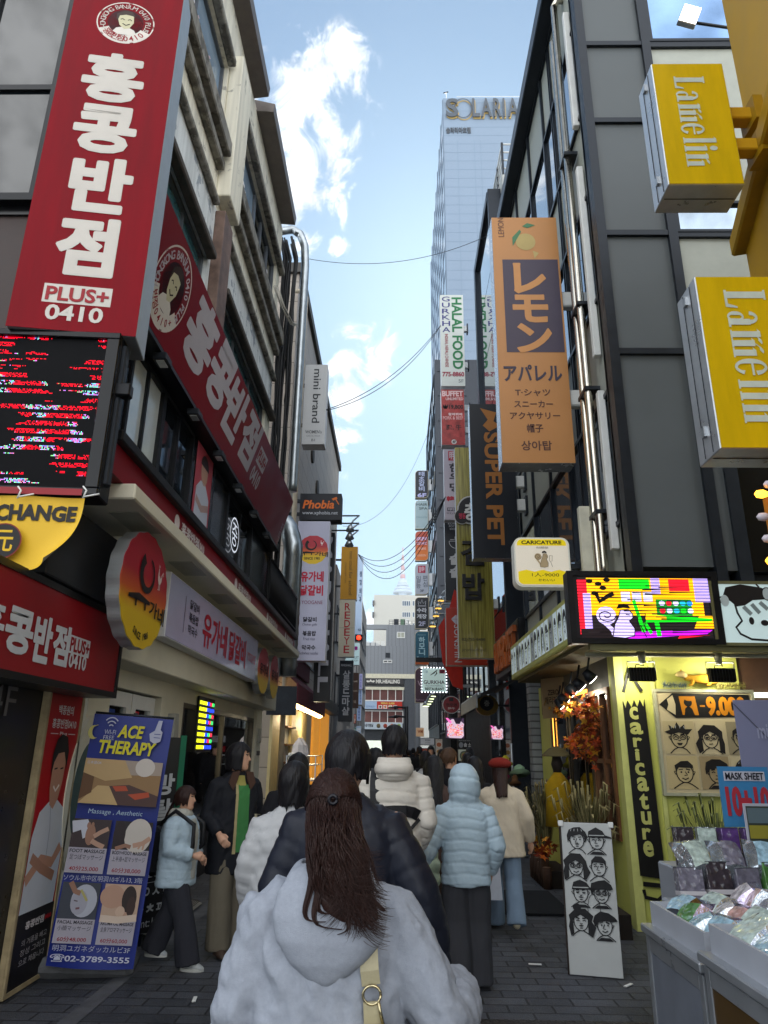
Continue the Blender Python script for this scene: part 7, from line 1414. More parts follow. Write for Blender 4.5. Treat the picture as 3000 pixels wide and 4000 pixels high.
# marquee frame with bulbs at the frame edge
e = empty('marquee_board', 'orange marquee board edged with round bulbs at the right frame edge', 'sign', (2.17, 4.0, 2.2)); b = MB(); wd = mat('orange_plywood', 'b8761c', .5, var=.12)
b.prism([(.0, .0), (.55, -.02), (.55, 1.05), (.12, .92), (.0, .84)], 0, .16, wd, M4=Matrix(((1,0,0,0),(0,0,-1,0),(0,1,0,.0),(0,0,0,1)))); b.build('board', e)
b = MB(); b.box((-.03, -.3, .02), (.5, -.28, .22), wd); b.box((-.05, -.32, .2), (.5, -.27, .235), mat('brown_trim', '5d4436', .6)); b.build('lower_box', e)
for i, p in enumerate(((.0, .84), (.06, .9), (-.01, .7), (.0, .57), (.0, .44), (.01, .31), (.02, .17))):
    lit_ = i in (0, 4); b = MB(); b.tube([(p[0]-.02, -.1, p[1]), (p[0]-.05, -.1, p[1]), (p[0]-.08, -.1, p[1]), (p[0]-.095, -.1, p[1])], [.014, .026, .022, .004], mat('amber_bulb', 'ffb030', .4, var=0, emit=4) if lit_ else mat('white_bulb', 'c9c0c8', .3, var=0), 10); b.tube([(p[0]+.02, -.1, p[1]), (p[0]-.022, -.1, p[1])], .014, blackm, 8); b.build('bulb', e)
# flood lamp high on the right
e = empty('flood_lamp', 'bright rectangular flood lamp high at the right by the blue mirror glass', 'lamp', onY(2690, 70, 6.9)); b = MB(); b.box((-.12, -.05, -.16), (.12, .03, .16), alu, .01, M4=Matrix.Rotation(R(22), 4, 'Y')); b.tube([(.1, .1, .05), (1.2, .3, .1)], .02, darkm, 6); b.build('housing', e); b = MB(); b.box((-.11, -.06, -.15), (.11, -.05, .15), mat('daylight_glow', 'fff8f4', .5, var=0, emit=6), M4=Matrix.Rotation(R(22), 4, 'Y')); b.build('lens', e)
# ================================================================== mid street fittings
e = empty('shop_awning', 'maroon awning with a row of lit bulbs over the bakery on the left', 'awning', (0,0,0)); mar = mat('maroon_cloth', '5c2430', .8, var=.1)
b = MB(); b.poly([(-2.72, 15.6, 3.5), (-2.72, 21.8, 3.5), (-2.12, 21.8, 2.95), (-2.12, 15.6, 2.95)][::-1], mar); b.poly([(-2.72, 15.6, 3.49), (-2.72, 21.8, 3.49), (-2.12, 21.8, 2.94), (-2.12, 15.6, 2.94)], mar); b.box((-2.14, 15.6, 2.55), (-2.1, 21.8, 2.96), mar); b.box((-2.75, 15.6, 3.5), (-2.6, 21.8, 3.95), mar); b.box((-2.75, 15.58, 2.3), (-2.12, 15.62, 2.9), darkm); b.build('cloth', e); b = MB(); b.box((-2.62, 15.6, 3.95), (-2.55, 21.8, 4.05), alu); b.build('frame', e)
wg_ = mat('warm_bulb', 'ffd890', .4, var=0, emit=9)
for i in range(9): b = MB(); b.tube([(-2.2, 16.0+i*.65, 2.62), (-2.2, 16.0+i*.65, 2.52), (-2.2, 16.0+i*.65, 2.48)], [.05, .09, .04], wg_, 10); b.build('bulb', e)
lamp_light((-4.0, 10.6, 2.1), 90, (1, .8, .5), .2); lamp_light((-2.3, 17.5, 2.3), 22, (1, .84, .55), .15); lamp_light((-2.3, 20.3, 2.3), 22, (1, .84, .55), .15)
s = Sign('wall_sign', 'black box sign with white hangul above the maroon awning', 'sign', None, P=(-2.62, 16.5, 4.0), w=2.6, h=.5, ang=90); s.cabinet(.15, blackm, face('141418'), rim=.01); s.text('명동고로케', (.05, .12, .95, .88), 'c0c0c4', .04); s.done()
part('bakery_front', L2, ((-2.68, 15.7, 0), (-2.62, 17.2, 2.6)), ((-2.68, 18.6, 0), (-2.62, 21.8, 2.6)), m=mat('pale_yellow_front', 'd8c690', .6)); part('bakery_shelf', L2, *[((-2.66, 17.2, .5+.4*i), (-2.5, 18.6, .54+.4*i)) for i in range(5)], m=wood)
e = empty('snack_rack', 'wire rack of wrapped snacks outside the bakery', 'rack', (-1.95, 16.2, 0)); b = MB()
for z in (.4, .7, 1.0, 1.3, 1.48): b.box((-.3, -.7, z), (.3, .7, z+.015), alu)
for x in (-.3, .3):
    for y in (-.7, .7): b.tube([(x, y, 0), (x, y, 1.5)], .012, alu, 6)
b.build('frame', e)
r = random.Random(9); cs = [mat('snack_%s' % c, c, .5, var=.3, vscale=30) for c in ('c8c0b0', 'a0784a', '5a4a3c', 'd8d4c8', 'b89a40', '8a8c90')]
for z in (.415, .715, 1.015, 1.315):
    for i in range(6): b = MB(); b.box((-.28, -.66+i*.23, z), (-.1, -.5+i*.23, z+.16+r.random()*.08), cs[r.randrange(6)], .02); tag(b.build('snack_bag', loc=(-1.95, 16.2, 0)), 'wrapped snack bag standing on the wire rack outside the bakery', 'snack', 'wrapped snacks on the wire rack')
for y in (-.4, .1): b = MB(); b.tube([(-.1, y, 1.495), (-.1, y, 1.7), (-.1, y+.02, 1.86)], [.16, .13, .01], mat('white_paper_bag', 'd0c8c4', .7, var=.15), 8, smooth=False); tag(b.build('paper_bag', loc=(-1.95, 16.2, 0)), 'pointed white paper bag on top of the snack rack', 'bag', 'pointed paper bags on the snack rack')
part('orange_lit_front', L2, ((-2.68, 23.5, .6), (-2.6, 25.2, 2.9)), ((-2.68, 25.6, .6), (-2.6, 28.8, 2.9)), m=mat('amber_shop_light', 'd08a30', .5, emit=.6)); part('dark_shop_frame', L2, ((-2.62, 23.3, 2.9), (-2.3, 29, 3.3)), ((-2.66, 23.3, 0), (-2.56, 29, .6)), m=blackm)
e = empty('wall_awning', 'dark folding awning arm reaching over the street on the right', 'awning'); b = MB(); b.poly([(2.64, 14.2, 3.1), (2.64, 17.5, 3.1), (1.6, 17.5, 2.66), (1.6, 14.2, 2.66)], mat('dark_awning_cloth', '3a3b38', .8)); b.poly([(2.64, 14.2, 3.11), (2.64, 17.5, 3.11), (1.6, 17.5, 2.67), (1.6, 14.2, 2.67)][::-1], mat('dark_awning_cloth', '3a3b38', .8)); b.build('cloth', e); b = MB(); b.tube([(1.6, 14.15, 2.66), (1.6, 17.5, 2.66)], .05, alu, 8); b.box((1.55, 14.18, 2.42), (1.58, 17.5, 2.66), mat('grey_valance', '9a9c98', .7)); b.build('front_bar', e)
s = Sign('round_sign', 'round mustard sign with black lettering under the dark awning', 'sign', (1858, 2795), (1945, 2715), Y=17.5); s.slab(arcpts(.5, .5, .5, .5, 0, 360, 36)[:-1], .15, face('a8821c'), 'disc', 0); s.ell(.5, .42, .3, .3, '17161a'); s.text('충', (.38, .25, .62, .55), 'c0c0b8', .03, dz=.001); b = MB(); b.box((s.w, s.h*.45, -.1), (s.w+.4, s.h*.55, -.05), darkm); b.build('wall_arm', s.e); s.done()
s = Sign('wall_sign', 'black fascia with raised orange pet shop letters climbing beside the portrait light box', 'sign', None, P=(2.5, 18.2, 3.3), w=3.6, h=.95, ang=-90); s.cabinet(.2, blackm, face('15161a'), rim=.01); s.text('SUPER PET', (.1, .12, .95, .88), mat('raised_orange', 'b0561c', .4), .05, depth=.08); s.done()
part('stone_pillar', CS, ((2.2, 12.05, 0), (2.6, 12.35, 2.9)), m=tiles('rough_stone', '8d9092', '74777a', '4c4e50', .22, .11, .012, .8, 'yz', .5, .3, .9), bev=.02)
part('row_front', RB, ((2.64, 12.4, 0), (2.7, 14.4, 2.9)), m=mat('grey_green_front', '50544c', .6, var=.15))
e = empty('street_lamp', 'slim black street lamp with two heads before the far building', 'street lamp', (onZ(1588, 3000, 0).x*0+onY(1588, 2750, 48).x, 48, 0)); b = MB(); b.tube([(0,0,0), (0,0,onY(1588,2760,48).z)], .12, blackm, 8); b.build('pole', e)
for k, z in enumerate((2766, 2802)): b = MB(); zz_ = onY(1588, z, 48).z; b.tube([(0,0,zz_), (-.5,0,zz_+.06), (-.8,0,zz_+.02)], [.05, .07, .12], blackm, 8); b.tube([(-.55,0,zz_+.04), (-1.2,0,zz_)], [.1, .04], darkm, 8); b.build('lamp_head', e)
e = empty('window_led_sign', 'flickering yellow and blue LED panel in the restaurant window', 'sign', (-2.56, 9.55, 1.6)); b = MB(); r = random.Random(2)
for j in range(8):
    for i in range(6): b.box((0, i*.13, .08*j), (.006, i*.13+.1, .08*j+.045), mat('led_y', 'd8e020', .5, var=0, emit=1.6) if i < 3 else mat('led_%d' % ((i*j) % 3), ('2040ff', 'd02040', '30d060')[(i*j) % 3], .5, var=0, emit=1.6))
b.build('led_rows', e); b = MB(); b.box((-.03, -.03, -.04), (-.002, .8, .66), blackm); b.build('case', e)
# wires across the street
def wire(label, a, c, sag, n=24, rad=.008, k=1):
    b = MB()
    for q in range(k):
        P = []
        for i in range(n+1): t = i/n; p = Vector(a).lerp(Vector(c), t); p.z -= sag*4*t*(1-t)*(1+.25*q); P.append(p+Vector((0, .05*q, 0)))
        b.tube(P, rad, blackcable, 5)
    tag(b.build('overhead_wire'), label, 'wire', 'wires slung across the street')
wire('thin wire crossing highest, from the duct to the mirror building', onX(1200,1010,-2.5), onX(1905,920,2.65), .5)
wire('doubled wire rising from the mini brand sign to the halal sign', onY(1275,1600,16.6), onY(1722,1270,23), .5, k=2, rad=.011)
wire('long thin wire drooping between the left flood lamps and the dark slab', onY(1340,2055,26), onY(1672,1690,34), 1.4)
wire('thick bundle of wires drooping over the far street', onY(1400,2165,31), onY(1740,1940,24), 1.1, k=4, rad=.013)
# ================================================================== PEOPLE
from mathutils.bvhtree import BVHTree
def fuse(b, voxel, smooth=4):
    """weld overlapping closed shapes into one skin; returns vertices and faces"""
    me = bpy.data.meshes.new("t"); me.from_pydata(b.v, [], b.f); o = bpy.data.objects.new("t", me); COL.objects.link(o)
    m = o.modifiers.new("r", 'REMESH'); m.mode = 'VOXEL'; m.voxel_size = voxel
    if smooth: q = o.modifiers.new("s", 'SMOOTH'); q.iterations = smooth; q.factor = .5
    dg = bpy.context.evaluated_depsgraph_get(); me2 = bpy.data.meshes.new_from_object(o.evaluated_get(dg), depsgraph=dg)
    v = np.empty(len(me2.vertices)*3); me2.vertices.foreach_get('co', v); v = v.reshape(-1, 3); n = np.empty(len(me2.vertices)*3); me2.vertices.foreach_get('normal', n); n = n.reshape(-1, 3)
    f = [tuple(p.vertices) for p in me2.polygons]
    bpy.data.objects.remove(o); bpy.data.meshes.remove(me); bpy.data.meshes.remove(me2)
    return v, n, f
def ring(cx, cy, z, rx, ry, n=20, p=2.3):
    out = []
    for k in range(n):
        a = 2*math.pi*k/n; c, s_ = math.cos(a), math.sin(a); out.append((cx+rx*math.copysign(abs(c)**(2/p), c), cy+ry*math.copysign(abs(s_)**(2/p), s_), z))
    return out
def mesh_obj(name, parent, v, f, mats, midx=None, smooth=True):
    me = bpy.data.meshes.new(name); me.from_pydata([tuple(p) for p in v], [], f)
    for m in mats: me.materials.append(m)
    if midx is not None: me.polygons.foreach_set('material_index', midx)
    me.polygons.foreach_set('use_smooth', [smooth]*len(f)); me.update(); o = bpy.data.objects.new(name, me); COL.objects.link(o); o.parent = parent; return o
def seg_param(v, a, c):
    a, c = np.array(a), np.array(c); d = c-a; t = np.clip(((v-a)@d)/(d@d), 0, 1); return np.linalg.norm(v-(a+t[:, None]*d), axis=1), t*np.linalg.norm(d)
skin = mat('skin', 'c79a80', .5, var=.05, vscale=30); eyem = mat('eye_dark', '1a1312', .3, var=0); lipm = mat('lip', 'a5645a', .45, var=0)
def cloth_mat(name, col, rough=.85, var=.08, bump=.25, bscale=300, heather=0):
    m = mat(name, col, rough, var=var, vscale=5 if not heather else 90, bump=bump, bscale=bscale, spec=.25)
    return m
def hair_mat(name, col):
    if name in MATS: return MATS[name]
    m, N, L, p = nmat(name); p.inputs['Base Color'].default_value = (*lin(col), 1); p.inputs['Roughness'].default_value = .5; p.inputs['Specular IOR Level'].default_value = .3
    tc = N.new('ShaderNodeTexCoord'); mp = N.new('ShaderNodeMapping'); mp.inputs['Scale'].default_value = (110, 110, 5); L.new(tc.outputs['Object'], mp.inputs[0]); nz = N.new('ShaderNodeTexNoise'); nz.inputs['Scale'].default_value = 1; nz.inputs['Detail'].default_value = 3; L.new(mp.outputs[0], nz.inputs['Vector'])
    b = N.new('ShaderNodeBump'); b.inputs['Strength'].default_value = .6; b.inputs['Distance'].default_value = .01; L.new(nz.outputs[0], b.inputs['Height']); L.new(b.outputs[0], p.inputs['Normal'])
    mr = N.new('ShaderNodeMapRange'); mr.inputs[3].default_value = .6; mr.inputs[4].default_value = 1.5; L.new(nz.outputs[0], mr.inputs[0]); sc = N.new('ShaderNodeVectorMath'); sc.operation = 'SCALE'; sc.inputs[0].default_value = lin(col); L.new(mr.outputs[0], sc.inputs['Scale']); L.new(sc.outputs[0], p.inputs['Base Color']); return m
blackhair = hair_mat('black_hair', '0f0d11')

class Person:
    def __init__(s, label, X, Y, H, rz, head_yaw=0, arms=None, stride=.0, group='pedestrians in the shopping street', detail=.011, lean=0):
        s.k = k = H/1.7; s.e = empty('person', label, 'person', (X, Y, .006), rz=R(rz), group=group); s.voxel = detail; s.seed = int(abs(X*97+Y*31)*10)
        arms = arms or {}
        s.arm = {}
        for sd in (-1, 1):
            el, wr = arms.get(sd, ((.25, -.04, 1.10), (.25, .08, .87))); s.arm[sd] = [(sd*.175*k, -.01*k, 1.37*k), (sd*el[0]*k, el[1]*k, el[2]*k), (sd*wr[0]*k, wr[1]*k, wr[2]*k)]
        s.leg = {}
        for sd in (-1, 1):
            f = stride*sd; lift = .06 if f < -.12 else 0
            s.leg[sd] = [(sd*.085*k, 0, .90*k), (sd*.095*k, (f*.45+.03)*k, .49*k), (sd*.095*k, f*k, (.085+lift)*k)]
        s.hc = Vector((0, .015*k, 1.585*k)); s.yaw = R(head_yaw); s.lean = lean
        s.HR = Matrix.Rotation(s.yaw, 3, 'Z')
    def hp(s, x, y, z): return s.hc+s.HR @ (Vector((x, y, z))*s.k)      # head space point
    def body(s, hands=True, face=False):
        k = s.k; b = MB()
        for z0, rx, ry, dy in ((0,0,0,0),): pass
        R_ = [[s.hp(x, y, z) for x, y, z in ring(0, dy, z, rx, ry, 18, 2.1)] for z, rx, ry, dy in ((-.125,.02,.02,.055),(-.115,.042,.04,.05),(-.09,.058,.062,.03),(-.05,.068,.08,.012),(0,.073,.092,0),(.045,.073,.095,-.004),(.085,.062,.082,-.006),(.108,.04,.055,-.006),(.117,.012,.015,-.006))]
        b.rings(R_)
        if face:
            b.rings([[s.hp(x, y, z) for x, y, z in ring(0, y0, z, rx, ry, 8, 2)] for z, y0, rx, ry in ((-.042,.098,.005,.008),(-.036,.1,.012,.017),(-.015,.093,.008,.014),(.012,.086,.005,.008))])
            b.rings([[s.hp(x, y, z) for x, y, z in ring(0, .078, z, rx, .012, 8, 2)] for z, rx in ((-.082,.012),(-.074,.024),(-.066,.022),(-.06,.01))])
        for sd in (-1, 1): b.rings([[s.hp(sd*.075, y, z) if False else s.hp(x, y, z) for x, y, z in ring(sd*.077, -.005, z, .01, ry, 8, 2)] for z, ry in ((-.045,.008),(-.03,.016),(.0,.02),(.018,.012))])
        b.tube([(0, -.015*k, 1.36*k), (0, 0, 1.44*k), s.hc-Vector((0, .0, .06*k))], [.06*k, .05*k, .052*k], None, 14)
        b.rings([ring(0, 0, z*k, rx*k, ry*k) for z, rx, ry in ((.86,.13,.09),(.95,.14,.095),(1.08,.115,.085),(1.25,.14,.095),(1.36,.15,.07),(1.40,.07,.05))])
        for sd in (-1, 1):
            A = s.arm[sd]; b.tube(A, [.045*k, .036*k, .026*k], None, 10); L = s.leg[sd]; b.tube(L, [.075*k, .05*k, .035*k], None, 10)
            f = L[2]; b.tube([(f[0], f[1]-.03*k, f[2]-.03*k), (f[0], f[1]+.1*k, f[2]-.05*k)], [.035*k, .03*k], None, 8)
            if hands:
                w, e_ = Vector(A[2]), Vector(A[1]); d = (w-e_).normalized(); side = d.cross(Vector((sd, .15, .3))).normalized(); pn = d.cross(side).normalized()
                c = w+d*.05*k; b.tube([w, c, w+d*.09*k], [.026*k, .036*k, .033*k], None, 10)
                for i in range(4):
                    o = side*((i-1.5)*.019*k); p0 = w+d*.085*k+o; ln = (.05, .06, .056, .043)[i]*k; p1 = p0+d*ln*.6+pn*.008*k; p2 = p1+d*ln*.35+pn*ln*.5; b.tube([p0, p1, p2], [.0095*k, .009*k, .0075*k], None, 6)
                t0 = w+d*.03*k-side*.028*k; t1 = t0+d*.035*k-side*.022*k; b.tube([t0, t1, t1+d*.03*k+pn*.01*k], [.012*k, .0105*k, .008*k], None, 6)
        v, n, f = fuse(b, min(s.voxel, .008) if (hands or face) else s.voxel, 2)
        cen = np.array([v[list(q)].mean(0) for q in f]); HRi = np.array(s.HR.transposed()); hl = (cen-np.array(s.hc))@HRi.T/k
        mi = np.zeros(len(f), int)
        if face:
            for ex in (-.03, .03):
                q = ((hl[:, 0]-ex)/.017)**2+((hl[:, 2]-.012)/.0065)**2; mi[(q < 1) & (hl[:, 1] > .04)] = 1
                q = ((hl[:, 0]-ex)/.02)**2+((hl[:, 2]-.034)/.004)**2; mi[(q < 1) & (hl[:, 1] > .04)] = 1
            q = (hl[:, 0]/.022)**2+((hl[:, 2]+.071)/.009)**2; mi[(q < 1) & (hl[:, 1] > .05)] = 2
        s.bodyo = mesh_obj('body', s.e, v, f, [skin, eyem, lipm], mi.tolist()); return s
    def top(s, m, hem=.84, w=.2, d=.135, sleeve=.062, puff=0.0, pspace=.07, name='jacket', flare=1.0, wr=.0, extra=None, cuff=None, shoulder=.2, voxel=None, quilt=False, m2=None, front_open=None):
        k = s.k; b = MB(); sh = shoulder
        prof = [(hem, w*flare, d*flare), (hem+.012, w*flare*1.01, d*flare*1.01), (1.0 if hem < .9 else hem+.08, w*(.5+.5*flare), d*(.5+.5*flare)), (1.12, w, d), (1.25, w*1.0, d), (1.34, sh*.95, d*.86), (1.39, sh*.72, d*.7), (1.425, .1, .08), (1.455, .075, .07)]
        b.rings([ring(0, -.008*k, z*k, rx*k, ry*k, 26, 2.5) for z, rx, ry in prof])
        for sd in (-1, 1):
            A = [Vector(p) for p in s.arm[sd]]; A[0].z -= (sleeve-.035)*k; A0 = A[0]+Vector((-sd*.03*k, 0, 0)); mid = A[0].lerp(A[1], .5); fm = A[1].lerp(A[2], .5)
            end = A[2]-(A[2]-A[1]).normalized()*.01*k
            b.tube([A0, A[0], mid, A[1], fm, end], [sleeve*1.15*k, sleeve*1.12*k, sleeve*1.08*k, sleeve*1.0*k, sleeve*.95*k, sleeve*(cuff or .72)*k], None, 14)
        if extra: extra(b)
        v, n, f = fuse(b, voxel or s.voxel, 5)
        dist = np.full(len(v), 9.); ph = np.zeros(len(v))
        for sd in (-1, 1):
            A = s.arm[sd]; d1, t1 = seg_param(v, A[0], A[1]); d2, t2 = seg_param(v, A[1], A[2]); L1 = np.linalg.norm(np.array(A[1])-np.array(A[0]))
            ph = np.where(d1 < dist, t1, ph); dist = np.minimum(dist, d1); ph = np.where(d2 < dist, t2+L1, ph); dist = np.minimum(dist, d2)
        onarm = (dist < sleeve*1.45*k) & (np.abs(v[:, 0]) > .15*k)
        nz = np.array([noise.fractal(Vector(p)*6/k+Vector((s.seed % 50, 0, 0)), .8, 2.0, 3) for p in v])
        if puff:
            c = np.where(onarm, ph, np.where(v[:, 2] > 1.43*k, .6*(v[:, 2]-1.43*k)+1.43*k, v[:, 2])+.012*np.sin(v[:, 0]*14+s.seed)+.006*nz); r_ = np.abs(np.sin(np.pi*c/(pspace*k)))
            if quilt: r_ = np.minimum(r_+.15, np.abs(np.sin(np.pi*(v[:, 0]+.03*np.sin(v[:, 2]*30))/(pspace*1.2*k)))+.25)
            disp = puff*(np.minimum(r_, .42)/.42-.85)
            wr_ = np.array([noise.noise(Vector((p[0]*28+p[2]*10, p[1]*28, p[2]*16))) for p in v]); disp = disp+puff*.28*wr_
            v = v+n*disp[:, None]
        if wr:
            st = np.array([noise.fractal(Vector((p[0]*7+p[2]*2.5+s.seed % 9, p[1]*7, p[2]*3.2+p[0]*3)), .9, 2.0, 4) for p in v]); s2 = np.array([noise.fractal(Vector((p[0]*15+p[2]*9, p[1]*15, p[2]*6-p[0]*5+s.seed % 5)), .8, 2.0, 3) for p in v]); v = v+n*(wr*(st+.42*(1-2*np.abs(s2))))[:, None]
        mi = None; ms = [m]
        if front_open:
            cen = np.array([v[list(q)].mean(0) for q in f]); ms = [m]+[q[2] for q in front_open]; mi = np.zeros(len(f), int)
            for i, (x0, x1, _m, z0, z1) in enumerate(front_open): mi[(cen[:, 0] > x0*k) & (cen[:, 0] < x1*k) & (cen[:, 1] > .03*k) & (cen[:, 2] > z0*k) & (cen[:, 2] < z1*k)] = i+1
            mi = mi.tolist()
        o = mesh_obj(name, s.e, v, f, ms, mi); s.topv, s.topf = v, f; return o
    def bottom(s, m, w=.085, hem=.08, name='trousers', low=.06):
        k = s.k; b = MB(); b.rings([ring(0, -.01*k, z*k, rx*k, ry*k, 18, 2.4) for z, rx, ry in ((.84,.15,.115),(.9,.165,.125),(.98,.16,.115),(1.04,.145,.1))])
        for sd in (-1, 1):
            L = [Vector(p) for p in s.leg[sd]]; b.tube([L[0]+Vector((0,0,.03*k)), L[0].lerp(L[1], .5), L[1], L[1].lerp(L[2], .5), L[2]+Vector((0,0,-(.085-low)*k))], [.1*k, (w+.006)*k, w*.95*k, (w+hem)*.5*k, hem*k], None, 14)
        v, n, f = fuse(b, s.voxel, 4)
        st = np.array([noise.fractal(Vector((p[0]*9+s.seed % 7, p[1]*9, p[2]*2.6)), .9, 2.0, 3) for p in v]); v = v+n*(.009*st)[:, None]
        mesh_obj(name, s.e, v, f, [m]); return s
    def shoes(s, m, sole=None):
        k = s.k
        for sd in (-1, 1):
            f = s.leg[sd][2]; b = MB(); z = f[2]-.085*k; x = f[0]
            rs = [(-.075,.03,.03,.07),(-.05,.038,.05,.075),(0,.04,.055,.075),(.06,.045,.045,.055),(.11,.045,.03,.04),(.15,.034,.018,.028),(.165,.015,.01,.02)]
            b.rings([[(x+rx*k*math.cos(2*math.pi*i/12), f[1]+y*k, z+max(.0, zc*k*.9+rz*k*math.sin(2*math.pi*i/12))) for i in range(12)] for y, rx, rz, zc in rs])
            o = b.build('shoe', s.e, m)
            if sole: q = MB(); q.rings([[(x+rx*1.06*k*math.cos(2*math.pi*i/12), f[1]+y*1.03*k, z+(h)) for i in range(12)] for h, sc in ((0, 1), (.028*k, 1)) for y, rx in ((0, .048),)], sole) if False else q.prism([(x+.05*k*math.cos(2*math.pi*i/20), f[1]+.045*k+.125*k*math.sin(2*math.pi*i/20)) for i in range(20)], z, z+.028*k, sole); q.build('sole', o)
        return s
    def hair(s, m, length=.16, front=.05, width=1.1, name='hair', flow=0.0, part=0.0, fringe=True, rough=.02, taper=.9, back=1.0, open_=62):
        """shell of hair: hugs the skull, then hangs to `length` below the eyes; open_ = half angle of the face opening"""
        k = s.k; na, nz_ = 64, 22; vs = []; fs = []; r = random.Random(s.seed)
        jag = [r.gauss(0, rough) for _ in range(na+1)]
        for j in range(nz_+1):
            for i in range(na):
                a = 2*math.pi*i/na                      # 0 = back
                front_ang = abs(math.degrees(a)-180) if True else 0
                t = j/nz_
                zmin = -length+jag[i]*.6
                if front_ang < open_: zmin = front+.012*math.cos(i*1.3)+.03*(1-(front_ang/open_))*0
                z = .128-(.128-zmin)*t
                if z > 0: q = math.sqrt(max(0, 1-(z/.128)**2)); q = max(q, .02)
                else: q = 1-(1-taper)*min(1, -z/max(length, .05))
                rid = 1+.02*math.sin(i*5.1+3*z*20)+.012*math.sin(i*11.7)
                x = math.sin(a)*.083*width*q*rid; y = -math.cos(a)*(.108 if math.cos(a) > 0 else .1)*width*q*rid*back-.004
                if z < 0: y -= flow*(-z); 
                vs.append(s.hp(x, y, z))
        for j in range(nz_):
            for i in range(na): fs.append((j*na+i, (j+1)*na+i, (j+1)*na+(i+1) % na, j*na+(i+1) % na))
        fs.append(tuple(range(na))); fs.append(tuple(nz_*na+i for i in range(na))[::-1]) if length < .03 else None
        o = mesh_obj(name, s.e, vs, [f for f in fs if f], [m])
        q = o.modifiers.new('thick', 'SOLIDIFY'); q.thickness = .012*k; q.offset = -1
        return o
    def strands(s, starts, m, name='hair_strands', rad=.003):
        b = MB()
        for P in starts:
            n = len(P); b.tube(P, [rad*s.k*(1-.8*(i/(n-1))**2) for i in range(n)], m, 4, caps=False)
        return b.build(name, s.e)
    def bvh(s): return BVHTree.FromPolygons([tuple(p) for p in s.topv], s.topf)
    def drape(s, b, pts, wd, m, off=.008, d=(0, 1, 0), start=-1.0):
        """flat strap laid on the garment: pts = (x, z) seen from behind"""
        T = s.bvh(); P = []
        for x, z in pts:
            o = Vector((x*s.k, start*d[1], z*s.k)); h = T.ray_cast(o, Vector(d)); P.append((h[0]-Vector(d)*off) if h[0] is not None else Vector((x*s.k, -.05, z*s.k)))
        for i in range(len(P)-1):
            def side(j):
                t = (P[min(j+1, len(P)-1)]-P[max(j-1, 0)]).normalized(); return t.cross(Vector(d)).normalized()*wd*s.k/2
            a, c = side(i), side(i+1); n_ = Vector(d)*.006
            q = [P[i]-a, P[i+1]-c, P[i+1]+c, P[i]+a]; b.poly([p for p in q][::-1], m); b.poly([p+n_ for p in q], m)
            b.poly([q[0], q[1], q[1]+n_, q[0]+n_], m); b.poly([q[3], q[2], q[2]+n_, q[3]+n_][::-1], m)
        return P

# ---- foreground woman in the grey hoodie, seen from behind
heather = cloth_mat('grey_heather_fleece', '8f949e', .95, .07, .3, 500, 1)
P1 = Person('person in an oversized pale grey hoodie with long brown half tied hair, seen from behind', -.17, 2.12, 1.52, 3, arms={-1: ((.25, -.03, 1.10), (.275, .12, .88)), 1: ((.325, -.06, 1.06), (.375, .15, 1.05))}, stride=.1, detail=.011)
P1.body(hands=True)
P1.bottom(mat('black_trousers', '1b1c20', .8), .09, .09); P1.shoes(whitepaint)
def cuffs(b):
    k = P1.k
    for sd in (-1, 1): A = [Vector(p) for p in P1.arm[sd]]; b.tube([A[1].lerp(A[2], .35), A[1].lerp(A[2], .8), A[2].lerp(A[1], -.45)], [.078*k, .088*k, .08*k], None, 16)
P1.top(heather, hem=.78, w=.208, d=.155, sleeve=.075, wr=.017, shoulder=.2, name='hoodie', extra=cuffs, cuff=.8, voxel=.009, flare=1.08)
k = P1.k; b = MB()     # hood lying on the back: collar roll and hanging pouch
b.rings([ring(0, -.02*k, z*k, rx*k, ry*k, 24, 2.2) for z, rx, ry in ((1.37,.13,.1),(1.40,.145,.115),(1.44,.125,.115),(1.465,.105,.1),(1.47,.09,.09),(1.44,.08,.08))])
b.rings([[(rx*k*math.cos(2*math.pi*i/28), (yc-ry*math.sin(2*math.pi*i/28))*k, z*k) for i in range(28)] for z, rx, yc, ry in ((1.475,.07,-.08,.03),(1.455,.115,-.1,.045),(1.41,.15,-.125,.055),(1.35,.165,-.14,.06),(1.29,.15,-.145,.062),(1.235,.105,-.145,.056),(1.195,.055,-.14,.045),(1.172,.02,-.135,.03),(1.165,.006,-.135,.01))])
v, n, f = fuse(b, .008, 5); cr_ = np.array([math.sin(26*abs(p[0])/k+9*p[2]/k+2*noise.noise(Vector(p)*5)) for p in v]); st = np.array([noise.fractal(Vector((p[0]*6, p[1]*6, p[2]*4)), .9, 2.0, 3) for p in v]); v = v+n*(.006*st+.003*cr_*(v[:, 2] < 1.44*k))[:, None]; hood = mesh_obj('hood', P1.e, v, f, [heather])
brown = hair_mat('dark_brown_hair', '2b1712'); P1.hair(brown, .15, .03, 1.0, rough=.012, taper=.9, open_=40)
r = random.Random(4); S = []; b = MB()
b.rings([[P1.hp(cx+rx*math.cos(2*math.pi*i/24), yc+ry*math.sin(2*math.pi*i/24), z) for i in range(24)] for z, rx, ry, yc, cx in ((.03,.06,.04,-.08,0),(-.06,.076,.045,-.088,.0),(-.12,.074,.045,-.125,.004),(-.18,.064,.04,-.175,.012),(-.215,.052,.026,-.195,.03),(-.245,.02,.012,-.2,.045),(-.255,.006,.006,-.2,.05))], brown); b.build('hair_tail', P1.e)
